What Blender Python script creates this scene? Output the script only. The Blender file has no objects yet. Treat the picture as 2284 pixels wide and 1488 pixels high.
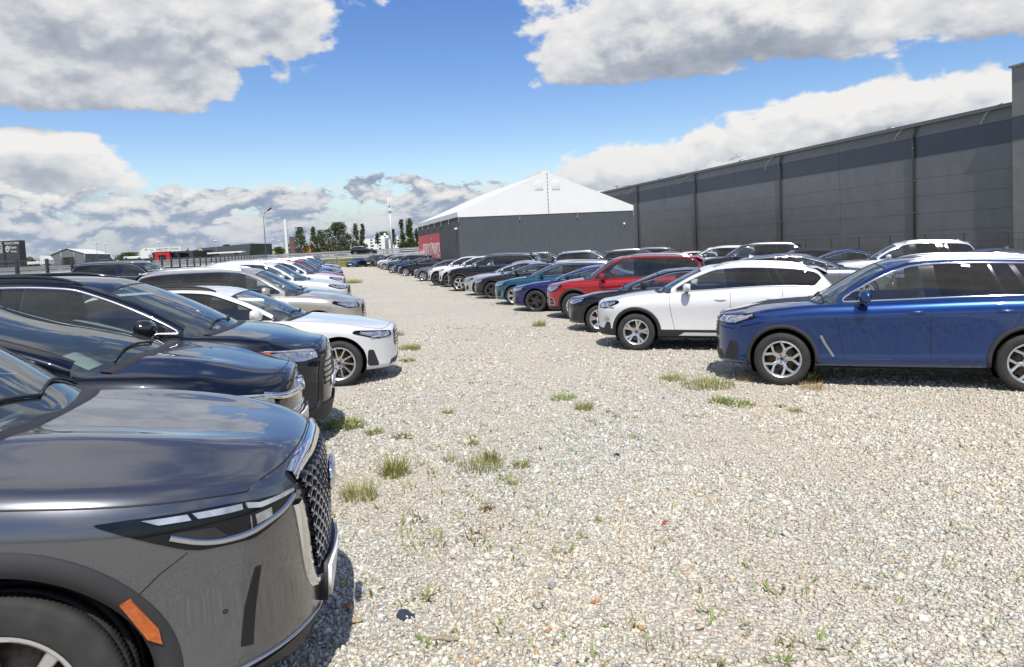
import bpy, bmesh, math, random
import numpy as np
from mathutils import Vector, Matrix
from mathutils.bvhtree import BVHTree

random.seed(7)
rng = np.random.default_rng(7)
scene = bpy.context.scene
COL = scene.collection
R = math.radians

# ------------------------------------------------------------------ camera
FPX, CX, CY, IW, IH = 1640.0, 1142.0, 645.0, 2284.0, 1488.0
CAMZ = 2.10
PITCH, ROLL = math.atan(97.0 / FPX), R(2.9)
_F = Vector((0, math.cos(PITCH), -math.sin(PITCH)))
_U0 = Vector((0, math.sin(PITCH), math.cos(PITCH)))
_R0 = Vector((1, 0, 0))
_U = math.cos(ROLL) * _U0 + math.sin(ROLL) * _R0
_R = math.cos(ROLL) * _R0 - math.sin(ROLL) * _U0
CAMP = Vector((0, 0, CAMZ))

def ray_dir(px, py):
    d = _F * FPX + _R * (px - CX) - _U * (py - CY)
    return d / d.y                       # scaled so that one unit is one metre of depth

def at_depth(px, py, depth):
    return CAMP + ray_dir(px, py) * depth

def project(p):
    d = Vector(p) - CAMP
    w = d.dot(_F)
    return (CX + FPX * d.dot(_R) / w, CY - FPX * d.dot(_U) / w)

# the lot falls gently from the left row to the right row
LANE = -0.238
def lane_q(x, y):
    return (x - LANE * y) * 0.973
def ground_z(x, y):
    q = lane_q(x, y)
    if q < 6:
        return 0.035 * (6 - max(q, -14))
    return -0.010 * (min(q, 30) - 6)
def ground_hit(px, py, dz=0.0):
    d = ray_dir(px, py)
    t = 10.0
    for _ in range(60):
        p = CAMP + d * t
        err = p.z - (ground_z(p.x, p.y) + dz)
        slope = d.z + 0.035 * (d.x + 0.238) * 0.97
        t -= 0.7 * err / min(slope, -1e-3)
        t = max(1.0, min(t, 400))
    return CAMP + d * t
def ground_normal(x, y):
    e = 0.5
    return Vector((-(ground_z(x + e, y) - ground_z(x - e, y)) / (2 * e),
                   -(ground_z(x, y + e) - ground_z(x, y - e)) / (2 * e), 1)).normalized()

cam_data = bpy.data.cameras.new('camera')
cam = bpy.data.objects.new('camera', cam_data)
COL.objects.link(cam)
m = Matrix((( _R.x, _U.x, -_F.x, CAMP.x), (_R.y, _U.y, -_F.y, CAMP.y), (_R.z, _U.z, -_F.z, CAMP.z), (0, 0, 0, 1)))
cam.matrix_world = m
cam_data.sensor_fit = 'HORIZONTAL'
cam_data.sensor_width = 36.0
cam_data.lens = 36.0 * FPX / IW
cam_data.shift_y = -(IH / 2 - CY) / IW
cam_data.clip_end = 5000
cam_data.clip_start = 0.05
scene.camera = cam

# ------------------------------------------------------------------ small mesh helpers
class MB:
    """vertices and faces of one mesh; each face has a material index"""
    def __init__(self):
        self.v, self.f, self.m = [], [], []
    def add(self, verts, faces, mat=0):
        o = len(self.v)
        self.v += [tuple(p) for p in verts]
        self.f += [tuple(i + o for i in f) for f in faces]
        self.m += [mat] * len(faces)
        return self
    def join(self, other, mat=None):
        o = len(self.v)
        self.v += other.v
        self.f += [tuple(i + o for i in f) for f in other.f]
        self.m += other.m if mat is None else [mat] * len(other.f)
        return self
    def moved(self, M):
        r = MB()
        r.v = [tuple(M @ Vector(p)) for p in self.v]
        r.f = list(self.f); r.m = list(self.m)
        if M.determinant() < 0:
            r.f = [tuple(reversed(f)) for f in r.f]
        return r
    def mirrored(self):
        r = MB()
        r.v = [(x, -y, z) for x, y, z in self.v]
        r.f = [tuple(reversed(f)) for f in self.f]
        r.m = list(self.m)
        return r
    def box(self, lo, hi, mat=0, bevel=0.0):
        if bevel > 0:
            bm = bmesh.new()
            bmesh.ops.create_cube(bm, size=1)
            for v in bm.verts:
                v.co = Vector([lo[i] + (v.co[i] + .5) * (hi[i] - lo[i]) for i in range(3)])
            bmesh.ops.bevel(bm, geom=bm.edges[:], offset=bevel, segments=2, affect='EDGES', profile=0.6)
            bm.verts.index_update()
            self.add([v.co.copy() for v in bm.verts], [[v.index for v in f.verts] for f in bm.faces], mat)
            bm.free()
            return self
        x0, y0, z0 = lo; x1, y1, z1 = hi
        self.add([(x0,y0,z0),(x1,y0,z0),(x1,y1,z0),(x0,y1,z0),(x0,y0,z1),(x1,y0,z1),(x1,y1,z1),(x0,y1,z1)],
                 [(0,3,2,1),(4,5,6,7),(0,1,5,4),(1,2,6,5),(2,3,7,6),(3,0,4,7)], mat)
        return self
    def tube(self, pts, r, n=8, mat=0, caps=True):
        pts = [Vector(p) for p in pts]
        rs = r if isinstance(r, (list, tuple)) else [r] * len(pts)
        vs, fs = [], []
        up = Vector((0.13, 0.21, 1)).normalized()
        for i, p in enumerate(pts):
            t = (pts[min(i + 1, len(pts) - 1)] - pts[max(i - 1, 0)]).normalized()
            a = t.cross(up)
            if a.length < 1e-3: a = t.cross(Vector((1, 0, 0)))
            a.normalize(); b = t.cross(a)
            for k in range(n):
                w = 2 * math.pi * k / n
                vs.append(p + a * (rs[i] * math.cos(w)) + b * (rs[i] * math.sin(w)))
        for i in range(len(pts) - 1):
            for k in range(n):
                k2 = (k + 1) % n
                fs.append((i*n+k, i*n+k2, (i+1)*n+k2, (i+1)*n+k))
        if caps:
            fs.append(tuple(range(n))[::-1]); fs.append(tuple((len(pts)-1)*n + k for k in range(n)))
        return self.add(vs, fs, mat)
    def lathe(self, prof, n=32, axis='y', mat=0, closed=False):
        """prof: list of (radius, offset along axis); axis y or z"""
        vs, fs = [], []
        for r_, h in prof:
            for k in range(n):
                w = 2 * math.pi * k / n
                if axis == 'y': vs.append((r_ * math.cos(w), h, r_ * math.sin(w)))
                else: vs.append((r_ * math.cos(w), r_ * math.sin(w), h))
        m_ = len(prof)
        for i in range(m_ - 1 + (1 if closed else 0)):
            j = (i + 1) % m_
            for k in range(n):
                k2 = (k + 1) % n
                q = (i*n+k, i*n+k2, j*n+k2, j*n+k)
                fs.append(q if axis == 'y' else q[::-1])
        return self.add(vs, fs, mat)
    def grid(self, P, mat=0, flip=False):
        """P: array (a, b, 3)"""
        a, b = P.shape[:2]
        fs = []
        for i in range(a - 1):
            for j in range(b - 1):
                q = (i*b+j, i*b+j+1, (i+1)*b+j+1, (i+1)*b+j)
                fs.append(q[::-1] if flip else q)
        return self.add(P.reshape(-1, 3), fs, mat)
    def build(self, name, mats, parent=None, smooth=True, sharp=None):
        me = bpy.data.meshes.new(name)
        me.from_pydata(self.v, [], self.f)
        if not isinstance(mats, (list, tuple)): mats = [mats]
        for mt in mats: me.materials.append(mt)
        if len(mats) > 1: me.polygons.foreach_set('material_index', self.m)
        me.polygons.foreach_set('use_smooth', [bool(smooth)] * len(self.f))
        me.validate()
        if smooth and sharp:
            me.set_sharp_from_angle(angle=R(sharp))
        o = bpy.data.objects.new(name, me)
        COL.objects.link(o)
        if parent is not None: o.parent = parent
        return o

def tag(o, label=None, cat=None, group=None, kind=None):
    if label: o['label'] = label
    if cat: o['category'] = cat
    if group: o['group'] = group
    if kind: o['kind'] = kind
    return o
def empty(name, loc=(0, 0, 0), rz=0.0, label=None, cat=None, group=None):
    o = bpy.data.objects.new(name, None)
    o.empty_display_size = 0.2
    COL.objects.link(o)
    o.location = loc; o.rotation_euler = (0, 0, rz)
    return tag(o, label, cat, group)
def dup(o, parent=None):
    c = o.copy(); COL.objects.link(c)
    if parent is not None: c.parent = parent
    for ch in list(o.children): dup(ch, c)
    return c

class Curve:
    """monotone cubic through knots, optionally blurred"""
    def __init__(self, pts, sig=0.0):
        pts = sorted(pts)
        x = np.array([p[0] for p in pts], float); y = np.array([p[1] for p in pts], float)
        h = np.diff(x); d = np.diff(y) / h
        mm = np.zeros(len(x))
        if len(x) > 2:
            for i in range(1, len(x) - 1):
                if d[i-1] * d[i] > 0:
                    w1, w2 = 2*h[i] + h[i-1], h[i] + 2*h[i-1]
                    mm[i] = (w1 + w2) / (w1 / d[i-1] + w2 / d[i])
        mm[0], mm[-1] = d[0], d[-1]
        self.x, self.y, self.m = x, y, mm
        self.tab = None
        if sig > 0:
            n = 1200
            xs = np.linspace(x[0] - 3*sig, x[-1] + 3*sig, n)
            v = self._ev(xs)
            st = xs[1] - xs[0]
            k = np.arange(-int(3*sig/st) - 1, int(3*sig/st) + 2) * st
            w = np.exp(-.5 * (k / sig) ** 2); w /= w.sum()
            v2 = np.convolve(np.pad(v, len(k)//2, mode='edge'), w, mode='valid')
            self.tab = (xs, v2)
    def _ev(self, q):
        q = np.asarray(q, float)
        x, y, mm = self.x, self.y, self.m
        qq = np.clip(q, x[0], x[-1])
        i = np.clip(np.searchsorted(x, qq) - 1, 0, len(x) - 2)
        h = x[i+1] - x[i]; t = (qq - x[i]) / h
        return ((2*t**3 - 3*t**2 + 1) * y[i] + (t**3 - 2*t**2 + t) * h * mm[i]
                + (-2*t**3 + 3*t**2) * y[i+1] + (t**3 - t**2) * h * mm[i+1])
    def __call__(self, q):
        if self.tab is not None:
            return np.interp(q, *self.tab)
        return self._ev(q)

def in_poly(a, b, poly):
    c = False; n = len(poly); j = n - 1
    for i in range(n):
        ai, bi = poly[i]; aj, bj = poly[j]
        if (bi > b) != (bj > b) and a < (aj - ai) * (b - bi) / (bj - bi) + ai: c = not c
        j = i
    return c
def chaikin(poly, it=2, closed=True, r=0.25):
    for _ in range(it):
        out = []
        n = len(poly)
        for i in range(n if closed else n - 1):
            p, q = poly[i], poly[(i + 1) % n]
            out.append(tuple(p[k] * (1-r) + q[k] * r for k in range(len(p))))
            out.append(tuple(p[k] * r + q[k] * (1-r) for k in range(len(p))))
        if not closed: out = [poly[0]] + out + [poly[-1]]
        poly = out
    return poly
def clip_half(poly, px, py, nx, ny):
    """keep the side where (p - (px,py)).n >= 0"""
    out = []
    for i in range(len(poly)):
        p, q = poly[i], poly[(i + 1) % len(poly)]
        dp = (p[0]-px)*nx + (p[1]-py)*ny; dq = (q[0]-px)*nx + (q[1]-py)*ny
        if dp >= 0: out.append(p)
        if (dp >= 0) != (dq >= 0):
            t = dp / (dp - dq)
            out.append((p[0] + (q[0]-p[0])*t, p[1] + (q[1]-p[1])*t))
    return out

# ------------------------------------------------------------------ materials
def new_mat(name):
    mt = bpy.data.materials.new(name); mt.use_nodes = True
    nt = mt.node_tree; nt.nodes.clear()
    out = nt.nodes.new('ShaderNodeOutputMaterial')
    return mt, nt, out
def pbsdf(nt, color=(.5,.5,.5), rough=.5, metal=0.0, coat=0.0, spec=0.5, coat_rough=.03):
    b = nt.nodes.new('ShaderNodeBsdfPrincipled')
    b.inputs['Base Color'].default_value = (*color, 1)
    b.inputs['Roughness'].default_value = rough
    b.inputs['Metallic'].default_value = metal
    b.inputs['Coat Weight'].default_value = coat
    b.inputs['Coat Roughness'].default_value = coat_rough
    b.inputs['Specular IOR Level'].default_value = spec
    return b
def node(nt, typ, **kw):
    n = nt.nodes.new(typ)
    for k, v in kw.items():
        if k.startswith('i_'):
            key = k[2:]
            key = int(key) if key.isdigit() else key.replace('_', ' ')
            n.inputs[key].default_value = v
        else: setattr(n, k, v)
    return n
def simple(name, color, rough=.5, metal=0.0, coat=0.0, noise=0.0, nscale=8.0, spec=.5, bump=0.0, bscale=60.0):
    mt, nt, out = new_mat(name)
    b = pbsdf(nt, color, rough, metal, coat, spec)
    nt.links.new(b.outputs[0], out.inputs[0])
    tc = nt.nodes.new('ShaderNodeTexCoord')
    if noise > 0:
        nz = node(nt, 'ShaderNodeTexNoise', i_Scale=nscale, i_Detail=6.0)
        nt.links.new(tc.outputs['Object'], nz.inputs['Vector'])
        mp = node(nt, 'ShaderNodeMapRange', i_1=.3, i_2=.7, i_3=1-noise, i_4=1+noise)
        nt.links.new(nz.outputs[0], mp.inputs[0])
        mx = node(nt, 'ShaderNodeVectorMath', operation='SCALE'); mx.inputs[0].default_value = color
        nt.links.new(mp.outputs[0], mx.inputs['Scale'])
        nt.links.new(mx.outputs[0], b.inputs['Base Color'])
    if bump > 0:
        nz = node(nt, 'ShaderNodeTexNoise', i_Scale=bscale, i_Detail=3.0)
        nt.links.new(tc.outputs['Object'], nz.inputs['Vector'])
        bp = node(nt, 'ShaderNodeBump', i_Strength=bump, i_Distance=.01)
        nt.links.new(nz.outputs[0], bp.inputs['Height'])
        nt.links.new(bp.outputs[0], b.inputs['Normal'])
    return mt
def paint(name, color, metal=0.0, rough=.35, flake=0.0, dust=.02):
    """clear-coated car paint with metallic flake and a film of gravel dust; inner side is dark trim"""
    mt, nt, out = new_mat(name)
    b = pbsdf(nt, color, rough, metal, 1.0, .12, .015)
    b.inputs['Coat IOR'].default_value = 1.60
    tc = nt.nodes.new('ShaderNodeTexCoord')
    if flake > 0:
        vo = node(nt, 'ShaderNodeTexNoise', i_Scale=900.0, i_Detail=1.0)
        nt.links.new(tc.outputs['Object'], vo.inputs['Vector'])
        mp = node(nt, 'ShaderNodeMapRange', i_1=.25, i_2=.75, i_3=1-flake, i_4=1+flake)
        nt.links.new(vo.outputs[0], mp.inputs[0])
        sc = node(nt, 'ShaderNodeVectorMath', operation='SCALE'); sc.inputs[0].default_value = color
        nt.links.new(mp.outputs[0], sc.inputs['Scale'])
        base = sc.outputs[0]
    else:
        rgb = node(nt, 'ShaderNodeRGB'); rgb.outputs[0].default_value = (*color, 1)
        base = rgb.outputs[0]
    # dust, patchy, thicker low on the body
    nz = node(nt, 'ShaderNodeTexNoise', i_Scale=2.3, i_Detail=8.0, i_Roughness=.65)
    nt.links.new(tc.outputs['Object'], nz.inputs['Vector'])
    sx = nt.nodes.new('ShaderNodeSeparateXYZ'); nt.links.new(tc.outputs['Object'], sx.inputs[0])
    lo = node(nt, 'ShaderNodeMapRange', i_1=.75, i_2=.15, i_3=.5, i_4=2.0); nt.links.new(sx.outputs[2], lo.inputs[0])
    mp = node(nt, 'ShaderNodeMapRange', i_1=.35, i_2=.75, i_3=.15*dust, i_4=dust); nt.links.new(nz.outputs[0], mp.inputs[0])
    mu = node(nt, 'ShaderNodeMath', operation='MULTIPLY'); nt.links.new(lo.outputs[0], mu.inputs[0]); nt.links.new(mp.outputs[0], mu.inputs[1])
    mx = node(nt, 'ShaderNodeMix', data_type='RGBA'); mx.inputs[7].default_value = (.42, .39, .34, 1)
    nt.links.new(mu.outputs[0], mx.inputs[0]); nt.links.new(base, mx.inputs[6])
    nt.links.new(mx.outputs[2], b.inputs['Base Color'])
    # road film on the flanks dulls the clear coat low down
    rl = node(nt, 'ShaderNodeMapRange', i_1=.92, i_2=.40, i_3=.014, i_4=.07); nt.links.new(sx.outputs[2], rl.inputs[0])
    cr = node(nt, 'ShaderNodeMath', operation='MULTIPLY_ADD', i_1=.8); nt.links.new(mu.outputs[0], cr.inputs[0]); nt.links.new(rl.outputs[0], cr.inputs[2])
    nt.links.new(cr.outputs[0], b.inputs['Coat Roughness'])
    inner = pbsdf(nt, (.03, .03, .032), .8)
    ge = nt.nodes.new('ShaderNodeNewGeometry'); ms = nt.nodes.new('ShaderNodeMixShader')
    nt.links.new(ge.outputs['Backfacing'], ms.inputs[0]); nt.links.new(b.outputs[0], ms.inputs[1]); nt.links.new(inner.outputs[0], ms.inputs[2])
    nt.links.new(ms.outputs[0], out.inputs[0])
    return mt
def glass(name, tint, refl=1.5, rough=0.0, haze=(.025, .09), film=(.35, .33, .3)):
    mt, nt, out = new_mat(name)
    tr = node(nt, 'ShaderNodeBsdfTransparent'); tr.inputs[0].default_value = (*tint, 1)
    gl = node(nt, 'ShaderNodeBsdfGlossy', i_Roughness=rough); gl.inputs[0].default_value = (1, 1, 1, 1)
    df = node(nt, 'ShaderNodeBsdfDiffuse'); df.inputs[0].default_value = (*film, 1)
    fr = node(nt, 'ShaderNodeFresnel', i_IOR=refl)
    tc = nt.nodes.new('ShaderNodeTexCoord')
    nz = node(nt, 'ShaderNodeTexNoise', i_Scale=3.0, i_Detail=8.0, i_Roughness=.7); nt.links.new(tc.outputs['Object'], nz.inputs['Vector'])
    mp = node(nt, 'ShaderNodeMapRange', i_1=.4, i_2=.8, i_3=haze[0], i_4=haze[1]); nt.links.new(nz.outputs[0], mp.inputs[0])
    m1 = nt.nodes.new('ShaderNodeMixShader'); nt.links.new(mp.outputs[0], m1.inputs[0])
    nt.links.new(tr.outputs[0], m1.inputs[1]); nt.links.new(df.outputs[0], m1.inputs[2])
    m2 = nt.nodes.new('ShaderNodeMixShader'); nt.links.new(fr.outputs[0], m2.inputs[0])
    nt.links.new(m1.outputs[0], m2.inputs[1]); nt.links.new(gl.outputs[0], m2.inputs[2])
    nt.links.new(m2.outputs[0], out.inputs[0])
    return mt

M = {}
M['plastic'] = simple('black_plastic', (.022, .022, .024), .55, noise=.25, nscale=12, bump=.1, bscale=300)
M['gloss'] = simple('gloss_black', (.008, .008, .009), .08, coat=1.0)
M['rubber'] = simple('rubber_seal', (.012, .012, .012), .6)
M['well'] = simple('wheel_liner', (.01, .01, .01), .9)
M['chrome'] = simple('chrome', (.72, .73, .75), .07, metal=1.0, noise=.03)
M['satin'] = simple('satin_silver', (.55, .55, .55), .28, metal=1.0, noise=.05)
M['alloy'] = simple('alloy_silver', (.62, .62, .62), .30, metal=.85, coat=.4, noise=.05, nscale=30)
M['alloy_dark'] = simple('alloy_graphite', (.06, .06, .065), .32, metal=.6, coat=.5)
M['disc'] = simple('brake_disc', (.11, .075, .055), .5, metal=.6, noise=.4, nscale=30)
M['seat'] = simple('seat_cloth', (.05, .05, .053), .8, noise=.2, nscale=40)
M['tan'] = simple('tan_leather', (.33, .2, .12), .5, noise=.15, nscale=20)
M['dash'] = simple('dashboard', (.055, .055, .056), .7, noise=.2, nscale=40)
M['lamp_dark'] = simple('lamp_housing', (.006, .007, .010), .06, coat=.3, spec=.2)
M['lamp_grey'] = simple('lamp_reflector', (.42, .43, .45), .16, metal=.7, coat=1.0, noise=.35, nscale=25)
M['lamp_white'] = simple('lamp_light_guide', (.50, .52, .55), .28, metal=.5, coat=.6, noise=.35, nscale=14)
M['amber'] = simple('amber_lens', (.46, .095, .006), .12, coat=1.0, noise=.25, nscale=60)
M['red_lens'] = simple('red_lens', (.35, .012, .015), .12, coat=1.0, noise=.2, nscale=60)
M['plate'] = simple('plate_white', (.72, .72, .70), .35)
M['plate_blue'] = simple('plate_blue', (.01, .05, .35), .35)
M['paper'] = simple('windscreen_paper', (.75, .78, .72), .7)
M['glass'] = glass('tinted_glass', (.74, .80, .77), 1.6, haze=(.05, .11), film=(.30, .33, .32))
M['glass_ws'] = glass('windscreen_glass', (.68, .78, .74), 1.75, haze=(.11, .20), film=(.26, .34, .33))  # teal-grey film: dust plus a pale sky reflection painted into its colour
M['privacy'] = glass('privacy_glass', (.035, .04, .045), 1.55)

def tyre_mat():
    mt, nt, out = new_mat('tyre_rubber')
    b = pbsdf(nt, (.022, .021, .020), .75)
    tc = nt.nodes.new('ShaderNodeTexCoord')
    nz = node(nt, 'ShaderNodeTexNoise', i_Scale=9.0, i_Detail=8.0); nt.links.new(tc.outputs['Object'], nz.inputs['Vector'])
    mp = node(nt, 'ShaderNodeMapRange', i_1=.4, i_2=.7, i_3=0.0, i_4=.10); nt.links.new(nz.outputs[0], mp.inputs[0])
    mx = node(nt, 'ShaderNodeMix', data_type='RGBA'); mx.inputs[6].default_value = (.022, .021, .02, 1); mx.inputs[7].default_value = (.20, .18, .155, 1)
    nt.links.new(mp.outputs[0], mx.inputs[0]); nt.links.new(mx.outputs[2], b.inputs['Base Color'])
    nt.links.new(b.outputs[0], out.inputs[0])
    return mt
M['tyre'] = tyre_mat()
# ------------------------------------------------------------------ wheels
def spoke(mb, pts, w, rr, yface, depth=.028, mat=0):
    """pts: list of (r, angle, half width); trapezoid bar in the wheel plane, outer face towards +y"""
    top, bot = [], []
    P = []
    for r_, a, hw in pts:
        P.append((Vector((r_*math.cos(a), 0, r_*math.sin(a))), hw, r_))
    vs = []
    for i, (p, hw, r_) in enumerate(P):
        t = (P[min(i+1, len(P)-1)][0] - P[max(i-1, 0)][0]).normalized()
        s = Vector((-t.z, 0, t.x))
        y = yface(r_)
        for k, (ww, dy) in enumerate(((hw*1.15, -depth), (hw, -.005), (hw*.72, 0), (-hw*.72, 0), (-hw, -.005), (-hw*1.15, -depth))):
            q = p + s * ww
            vs.append((q.x, y + dy, q.z))
    fs = []
    n = len(P)
    for i in range(n-1):
        for k in range(5):
            fs.append((i*6+k, (i+1)*6+k, (i+1)*6+k+1, i*6+k+1))
    fs.append((0,1,2,3,4,5)); fs.append(tuple((n-1)*6 + k for k in range(5, -1, -1)))
    mb.add(vs, fs, mat)

def wheel_parts(Rt, w, rr, style, n=144):
    tyre = MB()
    half = [(rr-.012, .40), (rr-.002, .455), (rr+.012, .47), (rr+.02, .485), (rr+(Rt-rr)*.45, .505), (rr+(Rt-rr)*.62, .503), (rr+(Rt-rr)*.64, .498),
            (Rt-.03, .485), (Rt-.012, .455), (Rt-.003, .41), (Rt, .37), (Rt, .27), (Rt-.008, .265), (Rt-.008, .235), (Rt, .23), (Rt, .05), (Rt-.008, .045), (Rt-.008, .0)]
    prof = [(r_, h*w) for r_, h in half] + [(r_, -h*w) for r_, h in half[-2::-1]]
    tyre.lathe(prof, n)
    # sipes: every third vertex of the shoulder rings sits lower
    for i, (r_, h) in enumerate(prof):
        if r_ > Rt-.014 and r_ > Rt-.0075 or abs(r_-(Rt-.012)) < 1e-6:
            for k in range(0, n, 3 if n < 200 else 2):
                x, y, z = tyre.v[i*n+k]; f = (r_-.005)/r_
                tyre.v[i*n+k] = (x*f, y, z*f)
    rim = MB()
    rim.lathe([(rr+.004, .452*w), (rr+.006, .475*w), (rr-.004, .482*w), (rr-.014, .455*w), (rr-.022, .40*w), (rr-.03, .1*w), (rr-.05, -.3*w), (rr-.03, -.44*w)], 56)
    yf = lambda r_: w*.44 - .055*(1 - min(1, r_/rr))**1.3 * (w/.23)
    hub = .078
    rim.lathe([(.0, yf(0)+.012), (.028, yf(0)+.010), (.033, yf(0)+.002), (.036, yf(.04)), (hub, yf(hub)), (hub+.006, yf(hub)-.03)], 28)
    if style == 'Y5':
        for k in range(5):
            a = math.pi/2 + k*2*math.pi/5
            spoke(rim, [(.05, a, .026), (rr*.42, a, .0235), (rr*.52, a, .027)], w, rr, yf)
            for sg in (-1, 1):
                spoke(rim, [(rr*.47, a+sg*.03, .016), (rr*.62, a+sg*.15, .0165), (rr*.985, a+sg*.36, .017)], w, rr, yf)
    elif style == 'D5':
        for k in range(5):
            a = math.pi/2 + k*2*math.pi/5
            for sg in (-1, 1):
                spoke(rim, [(.06, a+sg*.20, .013), (rr*.5, a+sg*.10, .017), (rr*.985, a+sg*.185, .024)], w, rr, yf)
    elif style == 'M10':
        for k in range(10):
            a = k*2*math.pi/10 + .15
            spoke(rim, [(.05, a-.08, .013), (rr*.5, a, .0115), (rr*.985, a+.05, .0135)], w, rr, yf)
    elif style == 'S5':
        for k in range(5):
            a = math.pi/2 + k*2*math.pi/5
            spoke(rim, [(.05, a, .036), (rr*.5, a, .03), (rr*.985, a, .036)], w, rr, yf, .035)
    elif style == 'T5':
        for k in range(5):
            a = math.pi/2 + k*2*math.pi/5
            for sg in (-.16, .12):
                spoke(rim, [(.05, a+sg*1.2, .014), (rr*.5, a+sg*.9+.03, .014), (rr*.985, a+sg*1.5+.1, .017)], w, rr, yf)
    elif style == 'V7':
        for k in range(7):
            a = math.pi/2 + k*2*math.pi/7
            for sg in (-1, 1):
                spoke(rim, [(.05, a, .014), (rr*.985, a+sg*.2, .016)], w, rr, yf)
    bolts = MB()
    for k in range(5):
        a = math.pi/2 + (k+.5)*2*math.pi/5
        c = (.054*math.cos(a), yf(.054)+.001, .054*math.sin(a))
        b = MB().lathe([(.0, .002), (.011, .002), (.011, -.01)], 10).moved(Matrix.Translation(c))
        rim.join(b, 1)
    cap = MB().lathe([(.0, yf(0)+.0145), (.02, yf(0)+.0135), (.024, yf(0)+.011)], 18)
    rim.join(cap, 1)
    disc = MB()
    disc.lathe([(.06, .12*w), (rr*.78, .12*w), (rr*.78, .02*w), (.06, .02*w)], 40)
    disc.lathe([(rr*.995, -.3*w), (.0, -.28*w)], 40, mat=1)
    cal = MB()
    P = []
    for rr_ in (rr*.58, rr*.84):
        P.append([(rr_*math.cos(a), y_, rr_*math.sin(a)) for a in np.linspace(-.35, .45, 6) for y_ in (0.19*w,)])
    cal.grid(np.array(P), 1)
    disc.join(cal)
    return tyre, rim, disc

# ------------------------------------------------------------------ cutting
def cut_poly(bm, poly, ax, cond, closed=True):
    a_, b_ = ax
    n = len(poly)
    eps = 1e-4
    A0 = min(p[0] for p in poly) - .08; A1 = max(p[0] for p in poly) + .08
    B0 = min(p[1] for p in poly) - .08; B1 = max(p[1] for p in poly) + .08
    info = []
    for f in bm.faces:
        c = f.calc_center_median()
        if not cond(c): continue
        if A0 < c[a_] < A1 and B0 < c[b_] < B1: info.append(f)
    def bb(f):
        xs = [v.co[a_] for v in f.verts]; zs = [v.co[b_] for v in f.verts]
        return (min(xs), max(xs), min(zs), max(zs))
    boxes = {f: bb(f) for f in info}
    for i in range(n if closed else n - 1):
        p, q = poly[i], poly[(i+1) % n]
        da, db = q[0]-p[0], q[1]-p[1]
        if abs(da)+abs(db) < 1e-6: continue
        x0, x1 = min(p[0], q[0])-eps, max(p[0], q[0])+eps
        z0, z1 = min(p[1], q[1])-eps, max(p[1], q[1])+eps
        fs = [f for f, b in boxes.items() if b[0] <= x1 and b[1] >= x0 and b[2] <= z1 and b[3] >= z0]
        if not fs: continue
        no = Vector((0, 0, 0)); no[a_] = db; no[b_] = -da
        co = Vector((0, 0, 0)); co[a_] = p[0]; co[b_] = p[1]
        es = {e for f in fs for e in f.edges}; vs = {v for f in fs for v in f.verts}
        for f in fs: boxes.pop(f, None)
        r = bmesh.ops.bisect_plane(bm, geom=fs + list(es) + list(vs), dist=1e-6, plane_co=co, plane_no=no)
        for g in r['geom']:
            if isinstance(g, bmesh.types.BMFace) and g.is_valid: boxes[g] = bb(g)
        for f in fs:
            if f.is_valid and f not in boxes: boxes[f] = bb(f)

def arc_pts(cx, cz, r, a0, a1, n):
    return [(cx + r*math.cos(a), cz + r*math.sin(a)) for a in np.linspace(a0, a1, n)]

# ------------------------------------------------------------------ the car
DEFAULT_SIDE = [(0, .30), (.012, .10), (.06, .055), (.17, .032), (.34, .034), (.52, .024), (.66, .005), (.72, 0), (.80, .008), (.92, .035), (1, .072)]

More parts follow.
